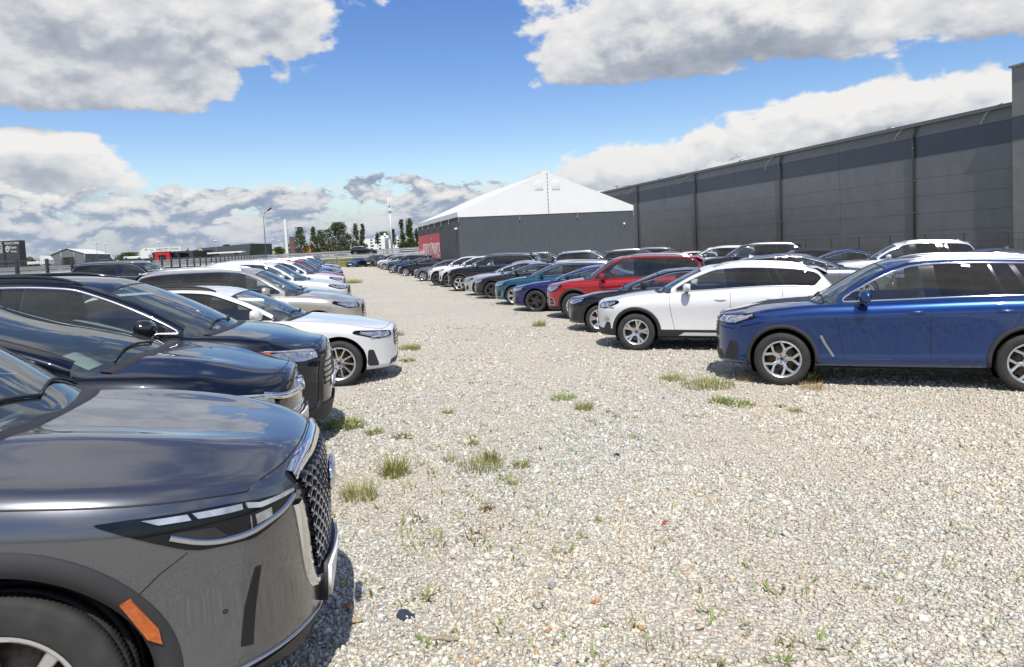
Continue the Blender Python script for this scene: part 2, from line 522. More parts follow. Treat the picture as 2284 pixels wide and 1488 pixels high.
def car_spec(**k):
    """fills a full description from the main measures (metres, s runs from the front bumper back)"""
    d = dict(L=4.6, W=.93, H=1.65, fo=.85, wb=2.75, R=.365, tw=.235, rimR=.24, style='D5', rim='alloy',
             nz=.62, zhf=.98, zhc=1.12, scowl=1.30, sroof=2.15, belt0=1.06, belt1=1.13, tail='hatch',
             zs=.27, ef=.95, nf=2.5, er=.55, nr=3.0, side=DEFAULT_SIDE, rail=None, clad=0.0, zclad=None,
             trim='chrome', rear_tint='privacy', hood_bulge=0.0, seat='seat', seams=True, detail=2,
             yroof=.60, handles=True, mirror='body', patches=[], fin=True, arch_gap=.055)
    d.update(k)
    L, W, H = d['L'], d['W'], d['H']
    sc, sr = d['scowl'], d['sroof']
    nz, zhf, zhc, b0, b1, zs = d['nz'], d['zhf'], d['zhc'], d['belt0'], d['belt1'], d['zs']
    t = d['tail']
    zd = d.get('zdeck', b1 - .02)
    d.setdefault('hood', [(0, nz), (.006, nz+.38*(zhf-nz)), (.02, nz+.70*(zhf-nz)), (.05, nz+.90*(zhf-nz)), (.10, zhf-.012), (.24, zhf+.014),
                          (.24+.45*(sc-.24), zhf+.66*(zhc-zhf)), (sc, zhc), (sc+.35, b0+.03), (L-.9, zd), (L-.16, zd-.01), (L-.05, zd-.09), (L-.015, zd-.22), (L, .72)])
    d.setdefault('edge', [(0, nz-.02), (.006, nz+.30*(zhf-nz)), (.02, nz+.56*(zhf-nz)), (.05, nz+.74*(zhf-nz)), (.11, zhf-.085), (.28, zhf-.055),
                          (.24+.45*(sc-.24), zhf+.60*(b0-zhf)-.02), (sc+.1, b0-.012), (sc+.5, b0), (L-1.0, b1), (L-.2, zd-.035), (L-.06, zd-.13), (L-.015, zd-.28), (L, .70)])
    d.setdefault('bot', [(0, nz-.05), (.003, nz-.2), (.010, zs+.05), (.03, zs+.01), (.10, zs-.015), (.4, zs-.02), (L-.5, zs), (L-.2, zs+.03), (L-.05, zs+.07), (L-.012, zs+.10), (L-.003, zs+.16), (L, .62)])
    d.setdefault('plan', [(0, W), (.8, W), (L*.5, W), (L-.8, W-.01), (L, W-.05)])
    if t == 'hatch':
        re, rb = d.get('srend', L-.42), d.get('sgb', L-.12)
        d.setdefault('zt', [(sc-.06, zhc-.02), (sc+.03, zhc+.035), (sr-.06, H-.085), (sr+.10, H-.035), (sr+.65, H), (re-.6, H-.035), (re, H-.10), (re+.06, H-.15), (rb-.08, b1+.10), (rb, b1-.05)])
        d.setdefault('zc', [(sc+.18, b0-.03), (sc+.25, b0+.03), (sr+.10, H-.130), (sr+.32, H-.068), (sr+.75, H-.045), (re-.6, H-.066), (re-.05, H-.14), (rb-.12, b1+.06), (rb, b1-.06)])
    else:
        rb = d.get('sgb', L-.55); re = d.get('srend', rb-.95)
        d.setdefault('zt', [(sc-.06, zhc-.02), (sc+.03, zhc+.03), (sr-.06, H-.085), (sr+.10, H-.035), (sr+.55, H), (re-.25, H-.03), (re, H-.075), (re+.35, H-.20), (rb-.1, b1+.045), (rb, b1-.03)])
        d.setdefault('zc', [(sc+.18, b0-.03), (sc+.25, b0+.03), (sr+.12, H-.145), (sr+.35, H-.09), (sr+.65, H-.07), (re-.25, H-.105), (re, H-.155), (re+.3, H-.26), (rb-.15, b1+.02), (rb, b1-.06)])
    d.update(re=re, rb=rb)
    yr = d['yroof']
    d.setdefault('yb', [(sc-.1, W-.10), (sc+.6, W-.088), (rb-.6, W-.10), (rb, W-.15)])
    d.setdefault('yc', [(sc-.1, W-.17), (sc+.2, W-.155), (sr+.15, yr+.035), (sr+.6, yr+.01), (re-.2, yr-.01), (rb, yr-.02 if t == 'hatch' else yr+.0)])
    d.setdefault('doors', [sc+.26, sc+1.42, sc+2.38])
    d.setdefault('pillars', [(d['doors'][1]+.02, d['doors'][1]-.02, .075), (d['doors'][2]-.02, d['doors'][2]-.30, .05)])
    d.setdefault('dlo_end', (re+.02, re+.12))       # s at the roof line, s at the belt line
    d.setdefault('dlo_start', sc+.36)
    return d

def build_car(sp, name='parked_car'):
    L, W, H, fo, wb, Rt = (sp[k] for k in ('L', 'W', 'H', 'fo', 'wb', 'R'))
    X0 = fo                                     # local x = s - fo
    hood, edge, bot = Curve(sp['hood'], .012), Curve(sp['edge'], .012), Curve(sp['bot'], .012)
    plan = Curve(sp['plan'], .05)
    ef, nf, er, nr = sp['ef'], sp['nf'], sp['er'], sp['nr']
    def wf(s):
        a = np.clip(1 - s/ef, 0, 1); b = np.clip(1 - (L-s)/er, 0, 1)
        return (1 - a**nf)**(1/nf) * (1 - b**nr)**(1/nr)
    def gridify(d_):
        return d_
    # ---- lower shell, half (y >= 0)
    hi = sp['detail']
    nS = 3.2 if hi >= 2 else 2.0
    fs_ = ef * np.linspace(0, 1, int(26*nS/2))**2.2; fs_[0] = ef*1e-7
    mid = np.linspace(ef, L-er, int((L-ef-er)/.05*nS/3)+2)[1:-1]
    rs_ = L - er * np.linspace(1, 0, int(16*nS/2))**2.2; rs_[-1] = L - er*1e-7
    S = np.concatenate([fs_, mid, rs_])
    sd = np.array(sp['side'])
    tt = np.concatenate([np.linspace(0, .06, 5)[:-1], np.linspace(.06, 1, 26 if hi >= 2 else 18)])
    side_c = Curve([tuple(x) for x in sd])
    ins = side_c(tt)
    for _ in range(2):
        ins[4:-1] = .25*ins[3:-2] + .5*ins[4:-1] + .25*ins[5:]
    M2 = 22 if hi >= 2 else 12
    hb = sp['hood_bulge']
    P = np.zeros((len(S), len(tt)+M2, 3))
    Wv, fv = plan(S), wf(S)
    zb, zsh, zh = bot(S), edge(S), hood(S)
    zsh = np.maximum(zsh, zb+.01); zh = np.maximum(zh, zsh+.003)
    for i, s in enumerate(S):
        f = fv[i]; w = Wv[i]*f
        y = w - ins*min(1, f*1.3)
        y = np.maximum(y, 0.0)
        z = zb[i] + (zsh[i]-zb[i])*tt
        P[i, :len(tt), 0] = s - X0; P[i, :len(tt), 1] = y; P[i, :len(tt), 2] = z
        ys = y[-1]
        q = np.linspace(1, 0, M2+1)[1:]
        yy = ys*q
        zz = zsh[i] + (zh[i]-zsh[i])*(1 - q**2.6)
        if hb and s < sp['scowl']+.1:
            k = math.exp(-((s-.75)/.55)**2) * hb
            zz = zz + k*np.exp(-((yy-.52*w)/(.13))**2)
        P[i, len(tt):, 0] = s - X0; P[i, len(tt):, 1] = yy; P[i, len(tt):, 2] = zz
    # soften the shoulder and the long direction
    for it in range(2):
        a, b = len(tt)-3, len(tt)+3
        P[:, a:b, 1:] = .25*P[:, a-1:b-1, 1:] + .5*P[:, a:b, 1:] + .25*P[:, a+1:b+1, 1:]
    bm = bmesh.new()
    vv = [[bm.verts.new(P[i, j]) for j in range(P.shape[1])] for i in range(P.shape[0])]
    for i in range(P.shape[0]-1):
        for j in range(P.shape[1]-1):
            q = (vv[i][j], vv[i][j+1], vv[i+1][j+1], vv[i+1][j])
            try: bm.faces.new(q)
            except ValueError: pass
    bmesh.ops.remove_doubles(bm, verts=bm.verts, dist=1e-5)
    bmesh.ops.recalc_face_normals(bm, faces=bm.faces)
    if sum(f.normal.z for f in bm.faces if f.calc_center_median().z > zhf_mid(sp)) < 0:
        bmesh.ops.reverse_faces(bm, faces=bm.faces)
    bm.normal_update()
    bvh = BVHTree.FromBMesh(bm)
    # ---- plan outline arc length
    ss = np.concatenate([ef*np.linspace(0, 1, 400)**3, np.linspace(ef, L-er, 60)[1:], L - er*np.linspace(1, 0, 300)[1:]**3])
    yo = plan(ss)*wf(ss)
    arc = np.concatenate([[0], np.cumsum(np.hypot(np.diff(ss), np.diff(yo)))])
    def PF(y): return float(np.interp(y, yo[:400], arc[:400]))      # p of a point on the front at half width y
    def PS(s): return float(np.interp(s, ss, arc))                  # p of a point on the side at s
    Ltot = arc[-1]
    def PR(y): return float(np.interp(-y, -yo[-300:], arc[-300:]))  # p on the tail at half width y
    def rayp(p, z):
        sg = 1
        if p < 0: p, sg = -p, -1
        s = float(np.interp(p, arc, ss)); y = max(float(np.interp(p, arc, yo)), 2e-3)
        e = .02
        s1 = float(np.interp(p+e, arc, ss)); y1 = float(np.interp(p+e, arc, yo))
        s0 = float(np.interp(max(p-e, -p+e if p < e else 0), arc, ss)) if p > e else s; y0 = float(np.interp(p-e, arc, yo)) if p > e else -float(np.interp(e-p, arc, yo))
        t = Vector((s1-s0, y1-y0, 0)).normalized()
        n = Vector((-t.y, t.x, 0))
        o = Vector((s-X0, y, z)) + n*.4
        loc, no, _, _ = bvh.ray_cast(o, -n)
        if loc is None or (loc-o).length > 1.2:
            loc, no, _, _ = bvh.find_nearest(Vector((s-X0, y, z)))
        if no.dot(n) < 0: no = -no
        no = (no + n*.25).normalized()
        if sg < 0: loc = Vector((loc.x, -loc.y, loc.z)); no = Vector((no.x, -no.y, no.z))
        return loc.copy(), no
    def rays(s, z, b=None):
        o = Vector((s-X0, 2.0, z))
        loc, no, _, _ = (b or bvh).ray_cast(o, Vector((0, -1, 0)))
        if loc is None:
            loc, no, _, _ = (b or bvh).find_nearest(Vector((s-X0, W, z)))
        if no.y < 0: no = -no
        return loc.copy(), no
    def rayt(s, y, b=None):
        loc, no, _, _ = (b or bvh).ray_cast(Vector((s-X0, max(y, 1e-3), 3)), Vector((0, 0, -1)))
        if loc is None: loc, no, _, _ = (b or bvh).find_nearest(Vector((s-X0, y, zh.max())))
        if no.z < 0: no = -no
        return loc.copy(), no
    def ribbon(pn, width, height=.002, mb=None, mat=0, taper=False):
        mb = mb or MB(); vs, fs = [], []
        n = len(pn)
        for i, (p, no) in enumerate(pn):
            t = pn[min(i+1, n-1)][0] - pn[max(i-1, 0)][0]
            c = t.cross(no)
            if c.length < 1e-9: c = Vector((1, 0, 0))
            c.normalize()
            w = width * (.35 if taper and i in (0, n-1) else 1)
            vs += [p - c*(w/2) - no*.004, p - c*(w*.32) + no*height, p + c*(w*.32) + no*height, p + c*(w/2) - no*.004]
        for i in range(n-1):
            for k in range(3):
                fs.append((i*4+k, i*4+k+1, (i+1)*4+k+1, (i+1)*4+k))
        mb.add(vs, fs, mat); return mb
    def dense(pts, step=.04):
        out = [pts[0]]
        for a, b in zip(pts, pts[1:]):
            n = max(1, int(math.hypot(b[0]-a[0], b[1]-a[1])/step))
            out += [(a[0]+(b[0]-a[0])*k/n, a[1]+(b[1]-a[1])*k/n) for k in range(1, n+1)]
        return out
    def patch(poly, off=.004, thick=.02, step=.045, fn=rayp, dish=0.0):
        pb = bmesh.new()
        f = pb.faces.new([pb.verts.new((a, b, 0)) for a, b in poly])
        a0, a1 = min(p[0] for p in poly), max(p[0] for p in poly)
        b0, b1 = min(p[1] for p in poly), max(p[1] for p in poly)
        for k in range(1, int((a1-a0)/step)+1):
            bmesh.ops.bisect_plane(pb, geom=pb.verts[:]+pb.edges[:]+pb.faces[:], plane_co=(a0+k*(a1-a0)/(int((a1-a0)/step)+1), 0, 0), plane_no=(1, 0, 0))
        for k in range(1, int((b1-b0)/step)+1):
            bmesh.ops.bisect_plane(pb, geom=pb.verts[:]+pb.edges[:]+pb.faces[:], plane_co=(0, b0+k*(b1-b0)/(int((b1-b0)/step)+1), 0), plane_no=(0, 1, 0))
        pb.verts.index_update(); pb.verts.ensure_lookup_table()
        loc = {}
        for v in pb.verts: loc[v.index] = fn(v.co.x, v.co.y)
        mb = MB()
        n = len(pb.verts)
        top = [loc[i][0] + loc[i][1]*off for i in range(n)]
        faces = [[v.index for v in f.verts] for f in pb.faces]
        # orient outward
        if faces:
            fc = faces[0]; nn = (top[fc[1]]-top[fc[0]]).cross(top[fc[2]]-top[fc[0]])
            if nn.dot(loc[fc[0]][1]) < 0: faces = [f[::-1] for f in faces]
        mb.add(top, faces)
        bvs, bfs, seen = [], [], {}
        for e in pb.edges:
            if e.is_boundary:
                idx = []
                for v in e.verts:
                    i = v.index
                    if i not in seen:
                        seen[i] = len(bvs)
                        bvs += [top[i], loc[i][0] - loc[i][1]*thick]
                    idx.append(seen[i])
                bfs.append((idx[0], idx[1], idx[1]+1, idx[0]+1))
        mb.add(bvs, bfs)
        pb.free()
        return mb
    ctx = dict(PF=PF, PS=PS, PR=PR, rayp=rayp, rays=rays, rayt=rayt, ribbon=ribbon, patch=patch, dense=dense, X0=X0, Ltot=Ltot)

    # ---- greenhouse, half
    ztc, zcc, ybc, ycc = Curve(sp['zt'], .035), Curve(sp['zc'], .03), Curve(sp['yb'], .05), Curve(sp['yc'], .05)
    g0, g1 = sp['zt'][0][0], sp['rb']
    eg, egr = .30, .16 if sp['tail'] == 'hatch' else .35
    def gwf(s):
        a = np.clip(1 - (s-g0)/eg, 0, 1); b = np.clip(1 - (g1-s)/egr, 0, 1)
        return (1-a**2.2)**(1/2.2) * (1-b**2.6)**(1/2.6)
    GS = np.concatenate([g0 + eg*np.linspace(.02, 1, 16)**1.8, np.linspace(g0+eg, g1-egr, int((g1-g0)/(.045 if hi >= 2 else .08)))[1:-1], g1 - egr*np.linspace(1, .02, 12)**1.6])
    if sp['tail'] == 'hatch':       # more stations down the tail
        GS = np.unique(np.concatenate([GS, np.linspace(sp['re']-.05, g1-.02, 26)]))
    n1, n2 = (16, 20) if hi >= 2 else (10, 12)
    G = np.zeros((len(GS), n1+n2, 3))
    for i, s in enumerate(GS):
        k = float(gwf(s)); zt = float(ztc(s)); zbs = float(edge(s)) - .05
        zt = max(zt, zbs+.02)
        zc = min(max(float(zcc(s)), zbs+.008), zt-.004)
        yb, yc = float(ybc(s))*k, float(ycc(s))*k
        hgt = max(0, zc-zbs)
        # the pillar foot follows the belt where the side wall has no height
        fr = min(1, hgt/.5); yc = yb + (yc-yb)*fr if hgt < .5 else yc
        t = np.linspace(0, 1, n1)
        G[i, :n1, 1] = yb + (yc-yb)*t + .02*np.sin(math.pi*t)*fr
        G[i, :n1, 2] = zbs + (zc-zbs)*t
        q = np.linspace(1, 0, n2+1)[1:]
        G[i, n1:, 1] = yc*q
        G[i, n1:, 2] = zc + (zt-zc)*(1 - q**2.3)
        G[i, :, 0] = s - X0
    for it in range(2):
        a, b = n1-3, n1+3
        G[:, a:b, 1:] = .25*G[:, a-1:b-1, 1:] + .5*G[:, a:b, 1:] + .25*G[:, a+1:b+1, 1:]
    gm = bmesh.new()
    vv = [[gm.verts.new(G[i, j]) for j in range(n1+n2)] for i in range(len(GS))]
    for i in range(len(GS)-1):
        for j in range(n1+n2-1):
            try: gm.faces.new((vv[i][j], vv[i][j+1], vv[i+1][j+1], vv[i+1][j]))
            except ValueError: pass
    # closed ends
    bmesh.ops.remove_doubles(gm, verts=gm.verts, dist=1e-5)
    bmesh.ops.recalc_face_normals(gm, faces=gm.faces)
    gm.normal_update()
    if sum(f.normal.z*f.calc_area() for f in gm.faces) < 0:
        bmesh.ops.reverse_faces(gm, faces=gm.faces); gm.normal_update()
    gbvh = BVHTree.FromBMesh(gm)

    # ---- windows
    lo_, up_ = [], []
    e0 = sp['dlo_start']; er_, eb_ = sp['dlo_end']
    smax = max(er_, eb_) + .05
    for s in np.linspace(e0, smax, 60):
        lo_.append((s, float(edge(s)) + sp.get('dlo_lo', .03)))
        up_.append((s, max(float(zcc(s)) - sp.get('dlo_up', .036), float(edge(s)) + .031)))
    dlo = lo_ + up_[::-1]
    # rear end line from (er_, roof) to (eb_, belt)
    zr1, zr0 = H, sp['belt1']
    dx, dz = eb_-er_, zr0-zr1
    nx, nz_ = dz, -dx                   # normal pointing forward
    if nx > 0: nx, nz_ = -nx, -nz_
    dlo = clip_half(dlo, er_, zr1, nx, nz_)
    if sp.get('dlo_kink'):              # second cut of the lower rear corner
        ks, kz, kx, kzn = sp['dlo_kink']
        dlo = clip_half(dlo, ks, kz, kx, kzn)
    # thin out and round
    keep = [dlo[0]]
    for p in dlo[1:]:
        if math.hypot(p[0]-keep[-1][0], p[1]-keep[-1][1]) > .045: keep.append(p)
    dlo = chaikin(keep, 2)
    keep = [dlo[0]]
    for p in dlo[1:]:
        if math.hypot(p[0]-keep[-1][0], p[1]-keep[-1][1]) > .022: keep.append(p)
    dlo = keep
    panes = []
    cur = [dlo]
    zm0, zm1 = sp['belt0'], H-.1
    rest = dlo
    for (sb, st, pw) in sp['pillars']:
        dx, dz = st-sb, zm1-zm0
        n = Vector((dz, -dx)).normalized()
        a = clip_half(rest, sb-pw/2, zm0, -n.x, -n.y)
        rest2 = clip_half(rest, sb+pw/2, zm0, n.x, n.y)
        panes.append(a); rest = rest2
    panes.append(rest)
    panes = [p for p in panes if len(p) > 2]
    toX = lambda poly: [(a-X0, b) for a, b in poly]
    gside = lambda c: c.y > .25 and c.z > .5
    cut_poly(gm, toX(dlo), (0, 2), gside)
    for p in panes: cut_poly(gm, toX(p), (0, 2), gside)
    # windscreen, in plan
    sA = sp['zc'][1][0]
    sw1 = sp['sroof']-.03
    yed = lambda s: float(ycc(s))*float(gwf(s)) - sp.get('apillar', .035)
    ws = [(g0-.2, -.05), (sw1-.045, -.05)]
    ye = yed(sw1+.02)
    ws += [(sw1-.045+.065*(k/8)**2, ye*k/8) for k in range(0, 9)]
    for s in np.linspace(sw1+.015, sA+.04, 14)[1:]: ws.append((s, yed(s)))
    ws += [(sA, 1.5), (g0-.2, 1.5)]
    wcond = lambda c: c.x < sw1+.2-X0
    cut_poly(gm, toX(ws), (0, 1), wcond)
    dX, pX, wX = toX(dlo), [toX(p) for p in panes], toX(ws)
    gparts = {}
    for f in gm.faces:
        c = f.calc_center_median()
        key = 'roof'
        if c.x < sw1+.3-X0 and in_poly(c.x, c.y, wX) and (c.z > edge(c.x+X0)+.0 or c.x < sA-X0): key = 'windshield'
        elif c.y > .25 and in_poly(c.x, c.z, dX):
            key = 'window_frame'
            for i, p in enumerate(pX):
                if in_poly(c.x, c.z, p): key = 'window%d' % i; break
        gparts.setdefault(key, []).append(f)
    # ---- cut the lower shell
    sidec = lambda c: c.y > .50*W
    for ax_ in (fo, fo+wb):
        ring = arc_pts(ax_-X0, Rt+.01, Rt+sp['arch_gap'], 0, 2*math.pi, 41)[:-1]
        cut_poly(bm, ring, (0, 2), lambda c: c.y > .45*W and c.z < .95)
    zc0 = sp['zclad']
    if zc0: cut_poly(bm, [(-1-X0, zc0), (L+1-X0, zc0), (L+1-X0, -1), (-1-X0, -1)], (0, 2), lambda c: True)
    d0, d1, d2 = sp['doors']
    zdo = sp['zs'] + .10
    rax = fo + wb
    ra = Rt + sp['arch_gap'] + .06
    fr_ed = [(d0, 1.4), (d0, .95), (d0+.02, .75), (d0+.06, .55), (d0+.10, zdo)]
    mid_ed = [(d1, 1.4), (d1, .9), (d1+.0, zdo)]
    a_lo = math.pi - math.asin(min(.95, max(.0, (zdo-Rt)/ra)) ) if zdo > Rt else math.pi
    rr_ed = [(rax-ra*math.cos(math.asin(min(.95, abs(zdo-Rt)/ra))), zdo)]
    for a in np.linspace(math.pi*.97, math.pi*.62, 7):
        x_, z_ = rax + ra*math.cos(a), Rt + ra*math.sin(a)
        if z_ > zdo+.02: rr_ed.append((x_, z_))
    rr_ed += [(d2, max(.95, rr_ed[-1][1]+.05)), (d2, 1.4)]
    fdoor = fr_ed + mid_ed[::-1]
    rdoor = mid_ed + rr_ed
    hood_poly = None
    if hi >= 1:
        cut_poly(bm, toX(fdoor), (0, 2), sidec); cut_poly(bm, toX(rdoor), (0, 2), sidec)
        hs0 = sp.get('hood_s0', .10)
        def yh(s): return (float(plan(s))*float(wf(s)) - .072) * sp.get('hood_w', .93)
        hp = [(hs0, -.05)] + [(hs0 + sp.get('hood_sweep', .10)*(k/8)**2.6, yh(hs0+sp.get('hood_sweep', .10))*k/8) for k in range(9)]
        for s in hs0 + sp.get('hood_sweep', .10) + (sp['scowl']+.20-hs0-sp.get('hood_sweep', .10))*np.linspace(0, 1, 26)[1:]**1.6: hp.append((s, yh(s)))
        hp += [(sp['scowl']+.2, -.05)]
        hood_poly = hp
        cut_poly(bm, toX(hp), (0, 1), lambda c: c.z > sp['nz'] and c.x < sp['scowl']+.3-X0)
    fX, rX, hX = toX(fdoor), toX(rdoor), toX(hood_poly) if hood_poly else None
    lparts = {}
    arcs = [(fo-X0, Rt+.01), (rax-X0, Rt+.01)]
    ra0 = Rt + sp['arch_gap']
    for f in bm.faces:
        c = f.calc_center_median()
        key = 'body'
        s = c.x + X0
        if c.y > .45*W and any((c.x-a)**2 + (c.z-b)**2 < ra0*ra0 for a, b in arcs): continue
        if sp['scowl']+.16 < s < sp['rb']-.10 and c.z > edge(s)-.012 and c.y < float(ybc(s))-.03: continue
        if c.y > .5*W and hi >= 1 and in_poly(c.x, c.z, fX) and not (zc0 and c.z < zc0): key = 'fdoor'
        elif c.y > .5*W and hi >= 1 and in_poly(c.x, c.z, rX) and not (zc0 and c.z < zc0): key = 'rdoor'
        elif zc0 and c.z < zc0: key = 'clad'
        elif hX and in_poly(c.x, c.y, hX) and c.z > sp['nz']+.1: key = 'hood'
        lparts.setdefault(key, []).append(f)
    def to_mb(faces):
        mb = MB(); idx = {}
        for f in faces:
            q = []
            for v in f.verts:
                if v not in idx: idx[v] = len(mb.v); mb.v.append(tuple(v.co))
                q.append(idx[v])
            mb.f.append(tuple(q)); mb.m.append(0)
        return mb
    def both(mb):
        """mirrored and welded along the middle"""
        r = MB(); r.join(mb)
        mi = mb.mirrored(); o = len(r.v)
        mp = {}
        for i, v in enumerate(mi.v):
            if abs(v[1]) < 1e-4: mp[i] = i
            else: mp[i] = len(r.v); r.v.append(v)
        r.f += [tuple(mp[i] for i in f) for f in mi.f]; r.m += mi.m
        return r

    root = empty(name)
    PM = M.get('_paint') or paint('car_paint', (.4, .4, .4))
    M['_paint'] = PM
    body = both(to_mb(lparts['body']))
    # arch lips of the body, turned inwards
    for ax_ in (fo, rax):
        pts = []
        for a in np.linspace(-.35, math.pi+.35, 40):
            x_, z_ = ax_ + ra0*math.cos(a), Rt+.01 + ra0*math.sin(a)
            if z_ < float(bot(x_))+.0: continue
            p, n = rays(x_, z_); pts.append(p)
        g = np.array([[tuple(p), (p.x, p.y-.05, p.z)] for p in pts])
        lip = MB().grid(g)
        body.join(lip); body.join(lip.mirrored())
    bodyo = body.build('body', PM, root)
    roof = both(to_mb(gparts['roof'])).build('roof', M.get('_roofpaint_' + str(sp.get('roof'))) or PM, root)
    if 'hood' in lparts: both(to_mb(lparts['hood'])).build('hood', PM, root)
    if 'clad' in lparts: both(to_mb(lparts['clad'])).build('lower_cladding', M[sp.get('clad_mat', 'plastic')] if sp.get('clad_mat') != 'paint' else PM, root)
    if 'windshield' in gparts: both(to_mb(gparts['windshield'])).build('windshield', M['glass_ws'], root)
    if 'window_frame' in gparts:
        for isl in islands(to_mb(gparts['window_frame'])):
            for mm_ in (isl, isl.mirrored()): mm_.build('window_frame', M['gloss'], root)
    # doors with their windows
    door_o = {}
    for key, nm in (('fdoor', 'door'), ('rdoor', 'door')):
        if key in lparts:
            mb = to_mb(lparts[key])
            door_o[key, 1] = mb.build(nm, PM, root); door_o[key, -1] = mb.mirrored().build(nm, PM, root)
    for i in range(len(panes)):
        key = 'window%d' % i
        if key not in gparts: continue
        mb = to_mb(gparts[key])
        gm_ = M['glass'] if i == 0 else M[sp['rear_tint']]
        for sgn, mm in ((1, mb), (-1, mb.mirrored())):
            par = door_o.get(('fdoor' if i == 0 else 'rdoor', sgn)) if i < 2 or (i == 2 and len(panes) > 3) else root
            mm.build('window', gm_, par or root)
    # ---- trims
    tr = MB()
    tp = []
    for a, b in dlo + [dlo[0]]:
        tp.append(rays(a, b, gbvh))
    tmat = M[sp['trim']]
    ribbon(tp, sp.get('trim_w', .022), .006, tr)
    bt = MB()
    for i, p in enumerate(panes):
        q = [rays(a, b, gbvh) for a, b in p + [p[0]]]
        ribbon(q, .016, .003, bt)
    # belt rubber & windscreen rubber
    wr = MB()
    wpts = [rayt(s, min(y, 1.2), gbvh) for s, y in ws[2:-2]]
    ribbon(wpts, .028, .003, wr)
    tr.join(tr.mirrored()) if False else None
    full = MB(); full.join(tr); full.join(tr.mirrored()); full.build('window_trim', tmat, root)
    full = MB(); full.join(bt); full.join(bt.mirrored()); full.join(wr); full.join(wr.mirrored()); full.build('window_seal', M['rubber'], root)
    # ---- shut lines
    if sp['seams'] and hi >= 1:
        sm = MB()
        for ed in (fr_ed, mid_ed, rr_ed):
            ed2 = [(a, min(b, float(edge(a)) - .004)) for a, b in dense(ed, .05)]
            ribbon([rays(a, b) for a, b in ed2], .010, .0012, sm)
        ribbon([rays(a, zdo) for a in np.linspace(d0+.10, rr_ed[0][0], 24)], .010, .0012, sm)
        ribbon([rayt(s, y) for s, y in dense([q for q in hood_poly[1:-1]], .05)], .010, .0012, sm)
        ff = MB(); ff.join(sm); ff.join(sm.mirrored()); ff.build('shut_lines', M['rubber'], root)
    # ---- wheel liners and floor
    wl = MB()
    for ax_ in (fo, rax):
        prof = [(ra0+.004, W-.10), (ra0+.012, W-.2), (ra0+.012, W-.55), (.05, W-.55)]
        wl.join(MB().lathe(prof, 28).moved(Matrix.Translation((ax_-X0, 0, Rt+.01))))
    wl.v = [(x, y, max(z, .17)) for x, y, z in wl.v]
    fl = MB(); fl.join(wl); fl.join(wl.mirrored())
    fl.box((fo+Rt+.08-X0, -W+.12, sp['zs']-.03), (rax-Rt-.08-X0, W-.12, sp['zs']+.01))
    fl.box((.14-X0, -W+.42, sp['zs']-.01), (L-.3-X0, W-.42, sp['zs']+.03))
    fl.build('underbody', M['well'], root)
    # ---- arch cladding
    if sp['clad'] > 0:
        for ax_ in (fo, rax):
            cl = MB()
            rows = []
            for a in np.linspace(-.42, math.pi+.42, 46):
                row = []
                ok = True
                for rr_, o_ in ((ra0-.004, -.06), (ra0-.004, .010), (ra0+sp['clad']*.5, .016), (ra0+sp['clad'], .010), (ra0+sp['clad']+.004, -.01)):
                    x_, z_ = ax_ + rr_*math.cos(a), Rt+.01 + rr_*math.sin(a)
                    if z_ < float(bot(x_)) - .005: ok = False; break
                    p, n = rays(x_, z_)
                    row.append(tuple(p + Vector((0, 1, 0))*o_))
                if ok: rows.append(row)
            if len(rows) > 2: cl.grid(np.array(rows))
            for mm_ in (cl, cl.mirrored()):
                mm_.build('arch_cladding', M[sp.get('arch_mat', 'plastic')] if sp.get('arch_mat') != 'paint' else PM, root)
    # ---- handles, mirrors
    if sp['handles']:
        for key, sh in (('fdoor', d1-.17), ('rdoor', d2-.16)):
            zh_ = sp.get('zhandle', sp['belt0']-.10) + (0.015 if key == 'rdoor' else 0)
            p, n = rays(sh, zh_)
            mb = MB()
            rows = []
            for a in np.linspace(0, 1, 9):
                x_ = (a-.5)*.23
                hw = .017*(1-abs(2*a-1)**3)+.004; o = .030*(1-abs(2*a-1)**4)
                rows.append([(p.x+x_, p.y+.0, p.z-hw), (p.x+x_, p.y+o*.7, p.z-hw*.95), (p.x+x_, p.y+o, p.z), (p.x+x_, p.y+o*.7, p.z+hw*.95), (p.x+x_, p.y+.0, p.z+hw)])
            mb.grid(np.array(rows))
            hm = M[sp['handle_mat']] if sp.get('handle_mat') else PM
            for sgn in (1, -1):
                (mb if sgn > 0 else mb.mirrored()).build('handle', hm, door_o.get((key, sgn), root))
    if sp['mirror']:
        ms = sp.get('smirror', d0+.28); zm = float(edge(ms)) + sp.get('mirror_dz', .10)
        mc = Vector((ms-X0, W + .085, zm))
        hs = MB()
        rows = []
        for u in np.linspace(-1, 1, 11):          # across the car
            row = []
            k = (1-abs(u)**3.2)**.5
            for v in np.linspace(0, 2*math.pi, 18):
                cx, sx_ = math.cos(v), math.sin(v)
                e = .7
                xx = -.085*k*abs(cx)**e if cx > 0 else .055*k*abs(cx)**.5
                zz = .072*k*(abs(sx_)**e)*(1 if sx_ > 0 else -1)*(1 + .12*u)
                row.append((mc.x + xx + .03*u*.6, mc.y + .118*u, mc.z + zz + .012*u))
            rows.append(row)
        hs.grid(np.array(rows))
        mg = MB()
        ring = [( mc.x+.060, mc.y + .095*math.cos(a)*(1 if True else 1), mc.z + .056*math.sin(a)) for a in np.linspace(0, 2*math.pi, 20)[:-1]]
        mg.add(ring, [tuple(range(19))])
        st = MB()
        st.tube([(ms-X0-.03, W-.10, zm-.085), (ms-X0-.02, W-.02, zm-.082), (ms-X0-.01, W+.04, zm-.055)], [.03, .034, .03], 8)
        mmat = PM if sp['mirror'] == 'body' else M[sp['mirror']]
